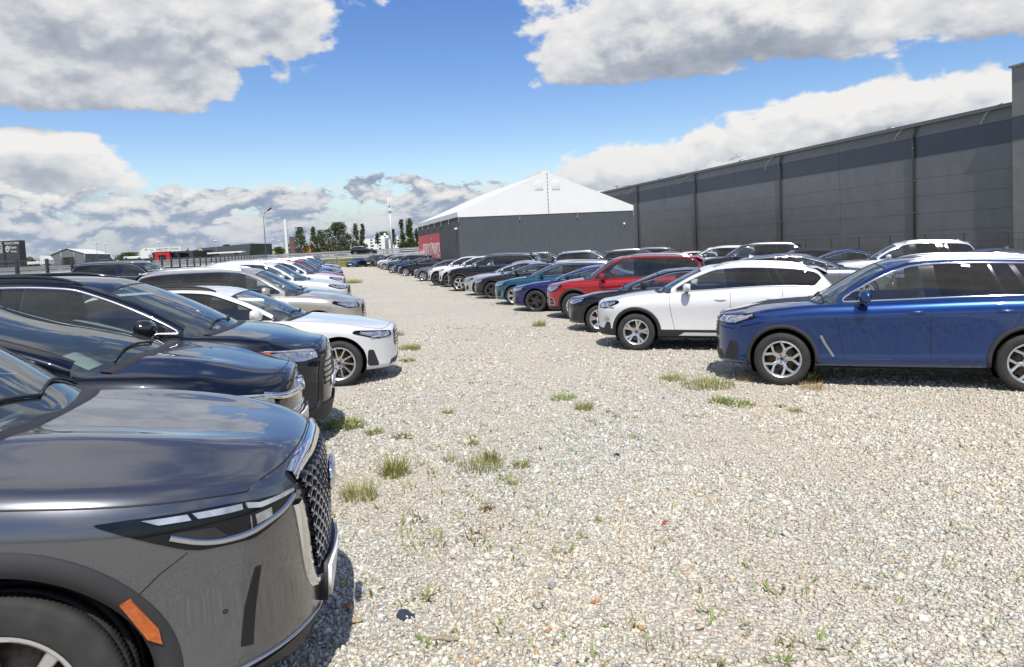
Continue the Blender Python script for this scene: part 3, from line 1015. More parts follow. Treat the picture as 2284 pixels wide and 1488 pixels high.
        for sgn in (1, -1):
            par = door_o.get(('fdoor', sgn), root)
            mo = MB().join(hs, 0).join(st, 1).join(mg, 2)
            if sgn < 0: mo = mo.mirrored()
            mo.build('mirror', [mmat, M['gloss'], M['chrome']], par)
    # ---- roof rails, fin
    if sp['rail']:
        rl = MB()
        r0, r1 = sp['sroof']+.22, sp['re']-.12
        pts = []
        for a in np.linspace(0, 1, 24):
            s = r0+(r1-r0)*a
            p, n = rayt(s, float(ycc(s))-.065, gbvh)
            lift = .045*(1-abs(2*a-1)**6)
            pts.append(p + Vector((0, 0, lift)))
        rl.tube(pts, .017, 8)
        rl.v = [v for v in rl.v]
        rows = []
        for a, q in zip(np.linspace(0, 1, 24), pts):
            s = r0+(r1-r0)*a; p, n = rayt(s, float(ycc(s))-.065, gbvh)
            rows.append([tuple(p+Vector((0, .012, -.01))), tuple(q+Vector((0, .012, -.004))), tuple(q+Vector((0, -.012, -.004))), tuple(p+Vector((0, -.012, -.01)))])
        rows = rows[:4] + rows[-4:] if sp.get('rail_open') else rows
        if sp.get('rail_open'):
            rl.grid(np.array(rows[:4])); rl.grid(np.array(rows[4:]))
        else: rl.grid(np.array(rows))
        for sgn in (1, -1):
            (rl if sgn > 0 else rl.mirrored()).build('roof_rail', M[sp['rail']], root)
    if sp['fin']:
        s = sp['re']-.28; z = float(ztc(s))
        x = s-X0
        fn_ = MB()
        fn_.add([(x-.09, -.03, z-.01), (x+.08, -.035, z-.01), (x+.08, .035, z-.01), (x-.09, .03, z-.01), (x+.01, -.012, z+.035), (x+.07, -.012, z+.058), (x+.07, .012, z+.058), (x+.01, .012, z+.035)],
                [(0,1,5,4), (1,2,6,5), (2,3,7,6), (3,0,4,7), (4,5,6,7)])
        fn_.build('antenna_fin', PM, root, sharp=40)
    # spoiler
    if sp.get('spoiler'):
        s0_, ln = sp['re']-.10, sp['spoiler']
        rows = []
        for y in np.linspace(-1, 1, 13):
            yw = (float(ycc(s0_))-.03)*y
            p, n = rayt(s0_, abs(yw), gbvh)
            z = p.z
            rows.append([(s0_-X0-.12, yw, z-.01+.02), (s0_-X0+.1, yw, z+.006), (s0_-X0+ln, yw*.97, z-.055-.03*abs(y)**3), (s0_-X0+ln-.01, yw*.97, z-.085-.03*abs(y)**3), (s0_-X0+.05, yw*.97, z-.11)])
        MB().grid(np.array(rows), flip=False).build('rear_spoiler', M[sp['spoiler_mat']] if sp.get('spoiler_mat') else PM, root, sharp=50)
    # rear glass as a pane on the tail
    if sp['tail'] == 'hatch':
        zr0_, zr1_ = sp['belt1']+.06, H-.20
        def rayr(y, z):
            sg = 1 if y >= 0 else -1
            loc, no, _, _ = gbvh.ray_cast(Vector((L+1-X0, max(abs(y), 1e-3), z)), Vector((-1, 0, 0)))
            if loc is None: loc, no, _, _ = gbvh.find_nearest(Vector((g1-X0, abs(y), z)))
            if no.x < 0: no = -no
            return Vector((loc.x, loc.y*sg, loc.z)), Vector((no.x, no.y*sg, no.z))
        yr_ = sp['yroof']-.10
        pl = chaikin([(-yr_-.06, zr0_), (yr_+.06, zr0_), (yr_-.02, zr1_), (-yr_+.02, zr1_)], 2, r=.12)
        patch(pl, .006, .02, .1, rayr).build('rear_window', M['gloss'], root)
    else:
        pass
    # tail lamps
    tl = patch([(PS(L-.28), sp['belt1']-.16), (PR(.52), sp['belt1']-.20), (PR(.50), sp['belt1']-.07), (PS(L-.24), sp['belt1']-.06)], .012)
    for sgn in (1, -1):
        (tl if sgn > 0 else tl.mirrored()).build('tail_light', M['red_lens'], root)
    # ---- patches from the description
    sub = {}
    for pt in sp['patches']:
        nm, mt, poly = pt[0], pt[1], pt[2]
        kw = pt[3] if len(pt) > 3 else {}
        pp = [((PF(a[1:]) if False else a), b) for a, b in poly]
        pp = []
        for a, b in poly:
            if isinstance(a, tuple): pp.append(({'F': PF, 'S': PS, 'R': PR}[a[0]](abs(a[1])) * (-1 if a[1] < 0 else 1), b))
            else: pp.append((a, b))
        if kw.get('round'): pp = chaikin(pp, 2, r=kw['round'])
        mat_ = PM if mt == 'paint' else M[mt]
        if kw.get('line'):
            if len(pp) > 3 and not kw.get('closed'): pp = chaikin(pp, 2, closed=False)
            mb = ribbon([rayp(a, b) for a, b in dense(pp + ([pp[0]] if kw.get('closed', False) else []), .03)], kw['line'], kw.get('off', .006))
        else:
            mb = patch(pp, kw.get('off', .004), kw.get('thick', .02), kw.get('step', .05))
        centre = kw.get('centre', False)
        if centre:
            o = mb.build(nm, mat_, sub.get((kw.get('on'), 1), root)); sub[nm, 1] = o; sub[nm, -1] = o
        elif kw.get('join'):
            ff = MB(); ff.join(mb); ff.join(mb.mirrored()); o = ff.build(nm, mat_, sub.get((kw.get('on'), 1), root)); sub[nm, 1] = sub[nm, -1] = o
        else:
            for sgn in (1, -1):
                sub[nm, sgn] = (mb if sgn > 0 else mb.mirrored()).build(nm, mat_, sub.get((kw.get('on'), sgn), root))
    # ---- wheels
    ty, ri, di = wheel_parts(Rt, sp['tw'], sp['rimR'], sp['style'], 260 if hi >= 3 else 144)
    tm = [ty.build('tyre', M['tyre'], None), ri.build('rim', [M[sp['rim']], M['gloss']], None, sharp=40), di.build('brake_disc', [M['disc'], M['well']], None)]
    for ax_ in (0, wb):
        for sgn in (1, -1):
            we = empty('wheel', (ax_, sgn*(W - .5*sp['tw'] - .022), Rt)); we.parent = root
            we.rotation_euler = (0, random.uniform(0, 6.28), 0) if sgn > 0 else (0, random.uniform(0, 6.28), math.pi)
            for t_ in tm:
                c = t_.copy(); COL.objects.link(c); c.parent = we
    for t_ in tm: bpy.data.objects.remove(t_)
    # ---- interior
    if hi >= 1:
        ins_ = MB()
        sd0 = sp['scowl']
        ins_.box((sd0+.05-X0, -W+.14, sp['belt0']-.35), (sd0+.62-X0, W-.14, sp['belt0']-.035), 0, .05)
        ins_.build('dashboard', M['dash'], root)
        if sp.get('paper'):
            px_ = sd0+sp['paper'][0]-X0
            pm_ = MB().box((-.10, -.15, 0), (.10, .15, .003)).moved(Matrix.Translation((px_, sp['paper'][1], sp['belt0']+.03)) @ Matrix.Rotation(R(-28), 4, 'Y'))
            pm_.build('windscreen_paper', M['paper'], root, smooth=False)
        for sgn in (1, -1):
            se = MB()
            xs = sd0+1.18-X0
            zse = sp['belt0']-.50
            se.box((xs-.35, sgn*.38-.25, zse-.12), (xs+.20, sgn*.38+.25, zse+.06), 0, .05)
            bk = MB().box((-.07, -.25, 0), (.07, .25, .60), 0, .06).box((-.05, -.12, .62), (.05, .12, .82), 0, .045).box((-.015, -.06, .55), (.015, .06, .68))
            se.join(bk.moved(Matrix.Translation((xs+.18, sgn*.38, zse+.02)) @ Matrix.Rotation(R(18), 4, 'Y')))
            se.build('seat', M[sp['seat']], root)
        rs = MB()
        xs = sd0+2.1-X0
        bk = MB().box((-.07, -W+.2, -.1), (.07, W-.2, .56), 0, .06)
        for y in (-.42, 0, .42): bk.box((-.045, y-.12, .57), (.045, y+.12, .72), 0, .04)
        rs.join(bk.moved(Matrix.Translation((xs, 0, sp['belt0']-.48)) @ Matrix.Rotation(R(20), 4, 'Y')))
        rs.build('rear_seat', M[sp['seat']], root)
        sw = MB()
        pts = [(0, .18*math.cos(a), .18*math.sin(a)) for a in np.linspace(0, 2*math.pi, 25)]
        sw.tube(pts, .015, 6, caps=False); sw.box((-.02, -.17, -.03), (.02, .17, .03), 0, .01)
        sw = sw.moved(Matrix.Translation((sd0+.75-X0, -.38, sp['belt0']-.03)) @ Matrix.Rotation(R(-25), 4, 'Y'))
        sw.build('steering_wheel', M['dash'], root)
    # wipers
    wp = MB()
    for ya, yb_ in ((-.66, -.02), (-.02, .58)):
        pts = []
        for k in np.linspace(0, 1, 9):
            y = ya+(yb_-ya)*k
            s = g0 + .10 + .10*(abs(y)/.7)**2 + .05*math.sin(k*3.1)
            p, n = rayt(s, abs(y), gbvh)
            pts.append(Vector((p.x, y, p.z)) + n*.012 if y >= 0 else Vector((p.x, y, p.z)) + Vector((n.x, -n.y, n.z))*.012)
        wp.tube(pts, .009, 5)
    wp.build('wiper', M['plastic'], root)
    # cowl strip
    cw = MB(); pts = []
    for y in np.linspace(-.95, .95, 25):
        yy = y*(W-.12)
        s = g0 + .02 + .16*abs(y)**2.6
        p, n = rayt(s, abs(yy), bvh)
        pts.append((Vector((p.x, yy, p.z)), Vector((n.x, n.y if yy > 0 else -n.y, n.z))))
    ribbon(pts, .11, .006, cw); cw.build('cowl', M['plastic'], root)
    bm.free(); gm.free()
    if sp.get('extra'): sp['extra'](root, sp, ctx)
    return root

def islands(mb):
    par = list(range(len(mb.v)))
    def fd(i):
        while par[i] != i: par[i] = par[par[i]]; i = par[i]
        return i
    for f in mb.f:
        a = fd(f[0])
        for k in f[1:]: par[fd(k)] = a
    g = {}
    for f in mb.f: g.setdefault(fd(f[0]), []).append(f)
    out = []
    for fs in g.values():
        r = MB(); mp = {}
        for f in fs:
            for i in f:
                if i not in mp: mp[i] = len(r.v); r.v.append(mb.v[i])
        r.f = [tuple(mp[i] for i in f) for f in fs]; r.m = [0]*len(fs)
        if len(fs) > 3: out.append(r)
    return out

def zhf_mid(sp): return sp['zhf'] - .02

def repaint(root, mat, table=None):
    """paint this copy by object-linked material slots"""
    for o in root.children_recursive:
        if o.type != 'MESH': continue
        for i_, sl in enumerate(o.material_slots):
            src = o.data.materials[i_]
            if src is M['_paint']:
                sl.link = 'OBJECT'; sl.material = mat
            elif table and src is not None and src.name in table:
                sl.link = 'OBJECT'; sl.material = table[src.name]
# ------------------------------------------------------------------ light and sky
SUN_EL, SUN_AZ = R(57), R(176)          # azimuth clockwise from +Y (the viewing direction): behind the camera
sun_dir = Vector((math.sin(SUN_AZ)*math.cos(SUN_EL), math.cos(SUN_AZ)*math.cos(SUN_EL), math.sin(SUN_EL)))
sl = bpy.data.lights.new('sun', 'SUN'); sl.energy = 4.6; sl.angle = R(.53); sl.color = (1.0, .965, .90)
so = bpy.data.objects.new('sun', sl); COL.objects.link(so)
so.rotation_euler = sun_dir.to_track_quat('Z', 'Y').to_euler(); so.location = (0, -20, 40)

class E:
    """tiny expression layer over shader math nodes"""
    nt = None
    def __init__(s, sock): s.s = sock
    @staticmethod
    def op(o, *a, clamp=False):
        n = E.nt.nodes.new('ShaderNodeMath'); n.operation = o; n.use_clamp = clamp
        for i, x in enumerate(a):
            if isinstance(x, E): E.nt.links.new(x.s, n.inputs[i])
            else: n.inputs[i].default_value = x
        return E(n.outputs[0])
    def __add__(s, o): return E.op('ADD', s, o)
    __radd__ = __add__
    def __mul__(s, o): return E.op('MULTIPLY', s, o)
    __rmul__ = __mul__
    def __sub__(s, o): return E.op('SUBTRACT', s, o)
    def __rsub__(s, o): return E.op('SUBTRACT', o, s)
    def __truediv__(s, o): return E.op('DIVIDE', s, o)
    def __rtruediv__(s, o): return E.op('DIVIDE', o, s)
def sstep(x, a, b, lo=0.0, hi=1.0):
    n = E.nt.nodes.new('ShaderNodeMapRange'); n.interpolation_type = 'SMOOTHSTEP'
    E.nt.links.new(x.s, n.inputs[0])
    for i, v in enumerate((a, b, lo, hi)): n.inputs[i+1].default_value = v
    return E(n.outputs[0])

def build_world():
    w = bpy.data.worlds.new('World'); scene.world = w; w.use_nodes = True
    nt = w.node_tree; nt.nodes.clear(); E.nt = nt
    out = nt.nodes.new('ShaderNodeOutputWorld')
    sky = nt.nodes.new('ShaderNodeTexSky'); sky.sky_type = 'NISHITA'; sky.sun_disc = False
    sky.sun_elevation = SUN_EL; sky.sun_rotation = SUN_AZ; sky.air_density = 1.15; sky.dust_density = .25; sky.ozone_density = 2.2
    w.cycles.sampling_method = 'MANUAL'; w.cycles.sample_map_resolution = 512
    hsv = nt.nodes.new('ShaderNodeHueSaturation'); hsv.inputs['Saturation'].default_value = 1.3; hsv.inputs['Hue'].default_value = .517
    nt.links.new(sky.outputs[0], hsv.inputs['Color'])
    bsky = nt.nodes.new('ShaderNodeBackground'); bsky.inputs[1].default_value = .14
    tc = nt.nodes.new('ShaderNodeTexCoord'); sep = nt.nodes.new('ShaderNodeSeparateXYZ')
    nt.links.new(tc.outputs['Generated'], sep.inputs[0])
    x, y, z = (E(sep.outputs[i]) for i in range(3))
    az = E.op('ARCTAN2', x, y) * (180/math.pi)
    el = E.op('ARCSINE', z) * (180/math.pi)
    # pale blue air along the horizon
    mxs = node(nt, 'ShaderNodeMix', data_type='RGBA'); mxs.inputs[7].default_value = (1.85, 2.45, 4.2, 1)
    nt.links.new(hsv.outputs[0], mxs.inputs[6]); nt.links.new(sstep(el, 7.0, -1.0, 0.0, .8).s, mxs.inputs[0])
    nt.links.new(mxs.outputs[2], bsky.inputs[0])
    zz = E.op('MAXIMUM', z, -.02)
    def field(dz, seed):
        """billowy noise on the cloud layer seen dz (sine of elevation) higher"""
        k = 1.0 / (zz + (.13 + dz))
        cb = nt.nodes.new('ShaderNodeCombineXYZ')
        nt.links.new((x*k).s, cb.inputs[0]); nt.links.new((y*k).s, cb.inputs[1]); cb.inputs[2].default_value = seed
        n = node(nt, 'ShaderNodeTexNoise', i_Scale=1.5, i_Detail=12.0, i_Roughness=.56, i_Lacunarity=2.1, i_Distortion=.25)
        nt.links.new(cb.outputs[0], n.inputs['Vector'])
        return E(n.outputs[0])
    def dirfield(de, scale, seed, detail=10.0, rough=.55, daz=0.0):
        """noise in azimuth and elevation, for heaped clouds seen from the side"""
        cb = nt.nodes.new('ShaderNodeCombineXYZ')
        nt.links.new((az*.1 + daz*.1).s, cb.inputs[0]); nt.links.new((el*.16 + de*.16).s, cb.inputs[1]); cb.inputs[2].default_value = seed
        n = node(nt, 'ShaderNodeTexNoise', i_Scale=scale, i_Detail=detail, i_Roughness=rough, i_Distortion=.15)
        nt.links.new(cb.outputs[0], n.inputs['Vector'])
        return E(n.outputs[0])
    def blob(a0, e0, sa, se, amp, de=0.0):
        u = (az - a0) * (1/sa); v = (el + (de - e0)) * (1/se)
        return E.op('EXPONENT', (u*u + v*v) * -1.0) * amp
    # layout of the heaped clouds: (azimuth, elevation, half widths, weight) in degrees
    BL = CLOUD_BLOBS
    def lumps(de, daz=0.0):
        return dirfield(de, 1.9, 3.7, daz=daz)*1.05 + dirfield(de, 5.4, 9.1, 6.0, .52, daz=daz)*.36
    def layout(de):
        t = blob(*BL[0], de=de)
        for b in BL[1:]: t = t + blob(*b, de=de)
        # low bank along the horizon
        return t + sstep(el + de, 6.0, 2.0, 0.0, .085)
    n0 = lumps(0.0); n1 = lumps(.9, .25); n2 = lumps(2.2, .5)
    l0 = layout(0.0); l1 = layout(1.5)
    d0 = n0 + l0 - .725
    # the rest of the sky dome (overhead and behind) has broken cloud too
    dome = field(0.0, 1.3) - .47
    front = sstep(E.op('ABSOLUTE', az), 62.0, 48.0) * sstep(el, 34.0, 24.0)
    d = d0*front + dome*(1.0 - front)
    mask = sstep(d, -.005, .125)
    # sunlit tops, grey undersides: compare with the cloud a little higher up
    lit = (n0 - n1)*1.25 + (n0 - n2)*.85 + (l0 - l1)*1.5 + .74
    thick = sstep(d, .08, .50)
    shade = E.op('SUBTRACT', lit, thick*.30, clamp=True)*front + (1.0 - front)*(sstep(d, .0, .3, .95, .30))
    ramp = nt.nodes.new('ShaderNodeValToRGB')
    cr = ramp.color_ramp
    cr.elements[0].position = 0.0; cr.elements[0].color = (.36, .40, .475, 1)
    cr.elements[1].position = 1.0; cr.elements[1].color = (1.02, 1.0, .97, 1)
    e = cr.elements.new(.35); e.color = (.52, .555, .62, 1)
    e = cr.elements.new(.62); e.color = (.77, .785, .81, 1)
    nt.links.new(shade.s, ramp.inputs[0])
    bcl = nt.nodes.new('ShaderNodeBackground'); bcl.inputs[1].default_value = CLOUD_STRENGTH
    # far clouds sink into blue air
    mxc = node(nt, 'ShaderNodeMix', data_type='RGBA'); mxc.inputs[7].default_value = (.46, .55, .68, 1)
    nt.links.new(ramp.outputs[0], mxc.inputs[6]); nt.links.new(sstep(el, 8.0, -.5, 0.0, .55).s, mxc.inputs[0])
    nt.links.new(mxc.outputs[2], bcl.inputs[0])
    # small heaped clouds stacked low over the horizon
    def low(de, daz=0.0):
        cb = nt.nodes.new('ShaderNodeCombineXYZ')
        nt.links.new((az*.17 + daz*.17).s, cb.inputs[0]); nt.links.new((el*.34 + de*.34).s, cb.inputs[1]); cb.inputs[2].default_value = 5.5
        n = node(nt, 'ShaderNodeTexNoise', i_Scale=1.5, i_Detail=9.0, i_Roughness=.58, i_Distortion=.2)
        nt.links.new(cb.outputs[0], n.inputs['Vector'])
        return E(n.outputs[0])
    m0 = low(0.0); m1 = low(.6, .2)
    warpband = sstep(el + (n0 - .66)*6.0, 6.8, 4.2, 0.0, .315)*sstep(E.op('ABSOLUTE', az), 70.0, 50.0)
    dl = m0 + warpband - .70
    lmask = sstep(dl, 0.0, .07)*sstep(el, -.6, .8, .4, 1.0)
    llit = E.op('ADD', (m0 - m1)*3.6, .54, clamp=True)
    r2 = nt.nodes.new('ShaderNodeValToRGB'); c2 = r2.color_ramp
    c2.elements[0].color = (.29, .37, .51, 1); c2.elements[1].color = (1.0, .98, .95, 1)
    e = c2.elements.new(.40); e.color = (.42, .49, .62, 1)
    e = c2.elements.new(.64); e.color = (.78, .795, .82, 1)
    nt.links.new(llit.s, r2.inputs[0])
    mxl = node(nt, 'ShaderNodeMix', data_type='RGBA'); mxl.inputs[7].default_value = (.40, .49, .655, 1)
    nt.links.new(r2.outputs[0], mxl.inputs[6]); nt.links.new(sstep(el, 5.5, -.5, 0.0, .62).s, mxl.inputs[0])
    mxa = node(nt, 'ShaderNodeMix', data_type='RGBA'); nt.links.new(lmask.s, mxa.inputs[0])
    nt.links.new(mxc.outputs[2], mxa.inputs[6]); nt.links.new(mxl.outputs[2], mxa.inputs[7])
    nt.links.new(mxa.outputs[2], bcl.inputs[0])
    mask = E.op('MAXIMUM', mask, lmask)
    mix = nt.nodes.new('ShaderNodeMixShader')
    nt.links.new((mask*.97).s, mix.inputs[0]); nt.links.new(bsky.outputs[0], mix.inputs[1]); nt.links.new(bcl.outputs[0], mix.inputs[2])
    nt.links.new(mix.outputs[0], out.inputs[0])
CLOUD_STRENGTH = .88
def ae(px, py):
    """azimuth and elevation (degrees) of a point of the sky"""
    d = ray_dir(px, py).normalized()
    return math.degrees(math.atan2(d.x, d.y)), math.degrees(math.asin(d.z))
def cb_(px, py, wx, wy, amp):
    a, e = ae(px, py)
    return (a, e, wx/1640*57.3, wy/1640*57.3, amp)
CLOUD_BLOBS = [
    cb_(120, 60, 420, 150, .42), cb_(520, 60, 220, 110, .26), cb_(730, 100, 60, 60, .12), cb_(60, 215, 220, 50, .18),   # great cloud, upper left
    cb_(110, 355, 150, 62, .30), cb_(20, 400, 80, 50, .15),
    cb_(1440, 70, 260, 90, .36), cb_(1280, 165, 150, 50, .30), cb_(1800, 60, 330, 85, .34), cb_(1580, 20, 200, 60, .2), cb_(2220, 30, 120, 60, .22),
    cb_(2050, 225, 320, 70, .34), cb_(1700, 330, 300, 60, .30), cb_(1350, 385, 200, 42, .24), cb_(1560, 265, 50, 18, .13),
    cb_(820, 405, 160, 40, .17), cb_(420, 440, 330, 45, .12), cb_(1000, 450, 120, 50, .10),
    cb_(1060, 50, 40, 40, .10),
    cb_(900, 230, 330, 170, -.42), cb_(1480, 240, 260, 55, -.28), cb_(480, 340, 170, 50, -.3), cb_(150, 268, 320, 20, -.42), cb_(1000, 60, 150, 120, -.22), cb_(1780, 175, 330, 34, -.26), cb_(2230, 110, 130, 40, -.2), cb_(2000, 330, 260, 60, .1), cb_(720, 300, 420, 60, -.2),
]
build_world()
scene.view_settings.view_transform = 'Standard'
scene.view_settings.look = 'None'
scene.view_settings.exposure = 0.0
scene.view_settings.gamma = 1.0
scene.cycles.max_bounces = 8
scene.cycles.transparent_max_bounces = 16
scene.cycles.caustics_reflective = False
scene.cycles.caustics_refractive = False
scene.cycles.sample_clamp_indirect = 6.0
# ------------------------------------------------------------------ ground
STONE_COLS = [(0.61, 0.602, 0.55), (0.535, 0.519, 0.462), (0.663, 0.663, 0.616), (0.471, 0.464, 0.424), (0.578, 0.541, 0.468), (0.396, 0.398, 0.38), (0.535, 0.486, 0.418), (0.706, 0.707, 0.66), (0.321, 0.315, 0.292), (0.556, 0.508, 0.396)]
def gravel_mat():
    mt, nt, out = new_mat('crushed_limestone'); E.nt = nt
    b = pbsdf(nt, (.5, .47, .42), .92, spec=.2)
    tc = nt.nodes.new('ShaderNodeTexCoord')
    P = tc.outputs['Object']
    wob = node(nt, 'ShaderNodeTexNoise', i_Scale=30.0, i_Detail=3.0); nt.links.new(P, wob.inputs['Vector'])
    wv = node(nt, 'ShaderNodeVectorMath', operation='MULTIPLY_ADD'); wv.inputs[1].default_value = (.022, .022, .022)
    nt.links.new(wob.outputs['Color'], wv.inputs[0]); nt.links.new(P, wv.inputs[2])
    v1 = node(nt, 'ShaderNodeTexVoronoi', i_Scale=34.0, i_Randomness=1.0); nt.links.new(wv.outputs[0], v1.inputs['Vector'])
    v2 = node(nt, 'ShaderNodeTexVoronoi', i_Scale=15.0, i_Randomness=1.0); nt.links.new(wv.outputs[0], v2.inputs['Vector'])
    sp = nt.nodes.new('ShaderNodeSeparateColor'); nt.links.new(v1.outputs['Color'], sp.inputs[0])
    rp = nt.nodes.new('ShaderNodeValToRGB'); cr = rp.color_ramp; cr.interpolation = 'CONSTANT'
    cols = STONE_COLS
    cr.elements[0].color = (*cols[0], 1); cr.elements[0].position = 0
    cr.elements[1].color = (*cols[1], 1); cr.elements[1].position = .14
    for i, c in enumerate(cols[2:]):
        e = cr.elements.new(.27 + i*.092); e.color = (*c, 1)
    nt.links.new(sp.outputs[0], rp.inputs[0])
    # broad patches: greyer wheel tracks, warmer heaps, dusty fines
    n1 = node(nt, 'ShaderNodeTexNoise', i_Scale=.33, i_Detail=5.0, i_Roughness=.6); nt.links.new(P, n1.inputs['Vector'])
    n2 = node(nt, 'ShaderNodeTexNoise', i_Scale=1.7, i_Detail=6.0, i_Roughness=.65); nt.links.new(P, n2.inputs['Vector'])
    tint = node(nt, 'ShaderNodeMix', data_type='RGBA'); tint.inputs[6].default_value = (1.16, 1.125, 1.05, 1); tint.inputs[7].default_value = (1.28, 1.21, 1.07, 1)
    nt.links.new(sstep(E(n1.outputs[0]), .40, .62).s, tint.inputs[0])
    mu = node(nt, 'ShaderNodeMix', data_type='RGBA', blend_type='MULTIPLY'); mu.inputs[0].default_value = 1.0
    nt.links.new(rp.outputs[0], mu.inputs[6]); nt.links.new(tint.outputs[2], mu.inputs[7])
    dust = node(nt, 'ShaderNodeMix', data_type='RGBA'); dust.inputs[7].default_value = (.62, .555, .46, 1)
    nt.links.new((sstep(E(n2.outputs[0]), .46, .72)*.55).s, dust.inputs[0]); nt.links.new(mu.outputs[2], dust.inputs[6])
    # dirt between the stones
    gap = sstep(E(v1.outputs['Distance']), .34, .62)
    dk = node(nt, 'ShaderNodeMix', data_type='RGBA'); dk.inputs[7].default_value = (.40, .365, .31, 1)
    nt.links.new((gap*.75).s, dk.inputs[0]); nt.links.new(dust.outputs[2], dk.inputs[6])
    nt.links.new(dk.outputs[2], b.inputs['Base Color'])
    h = E(v1.outputs['Distance'])*-1.0 + E(sp.outputs[1])*.5 - E(v2.outputs['Distance'])*.6
    bp = node(nt, 'ShaderNodeBump', i_Strength=.9, i_Distance=.022); nt.links.new(h.s, bp.inputs['Height'])
    nt.links.new(bp.outputs[0], b.inputs['Normal'])
    nt.links.new(b.outputs[0], out.inputs[0])
    return mt
def grass_mat():
    mt, nt, out = new_mat('rough_grass'); E.nt = nt
    b = pbsdf(nt, (.1, .12, .04), .95, spec=.1)
    tc = nt.nodes.new('ShaderNodeTexCoord')
    n1 = node(nt, 'ShaderNodeTexNoise', i_Scale=.5, i_Detail=9.0, i_Roughness=.7); nt.links.new(tc.outputs['Object'], n1.inputs['Vector'])
    rp = nt.nodes.new('ShaderNodeValToRGB'); cr = rp.color_ramp
    cr.elements[0].position = .3; cr.elements[0].color = (.06, .085, .02, 1)
    cr.elements[1].position = .7; cr.elements[1].color = (.21, .18, .085, 1)
    e = cr.elements.new(.5); e.color = (.115, .125, .035, 1)
    nt.links.new(n1.outputs[0], rp.inputs[0]); nt.links.new(rp.outputs[0], b.inputs['Base Color'])
    nt.links.new(b.outputs[0], out.inputs[0])
    return mt
M['gravel'] = gravel_mat(); M['grass'] = grass_mat()
LOT_Y1, LOT_Q0, LOT_Q1 = 110.0, -9.9, 30.0
def lattice(us, vs, fn, name, mat):
    Pn = np.array([[fn(u, v) for v in vs] for u in us], float)
    mb = MB().grid(Pn, flip=False)
    o = mb.build(name, mat)
    if o.data.polygons[0].normal.z < 0: o.data.flip_normals()
    return o
def lot_pt(q, y):
    x = q/.973 + LANE*y
    return (x, y, ground_z(x, y))
qs = sorted(set(list(np.linspace(LOT_Q0, 8, 40)) + list(np.linspace(8, LOT_Q1, 12))))
ys = sorted(set(list(np.linspace(-12, 20, 33)) + list(np.linspace(20, LOT_Y1, 40))))
tag(lattice(qs, ys, lot_pt, 'gravel_lot', M['gravel']), kind='structure')
def far_z(x, y):
    z = ground_z(x, y) - .05
    if y > LOT_Y1: z = z + (.25 - z)*min(1, (y-LOT_Y1)/12) - .05
    return z
xs_ = [-2500, -1000, -500, -250] + list(np.linspace(-140, 120, 60)) + [250, 500, 1000, 2500]
ys_ = [-300, -100] + list(np.linspace(-30, 160, 60)) + [220, 300, 450, 700, 1200, 2600]
tag(lattice(xs_, ys_, lambda x, y: (x, y, far_z(x, y)), 'grass_field', M['grass']), kind='structure')

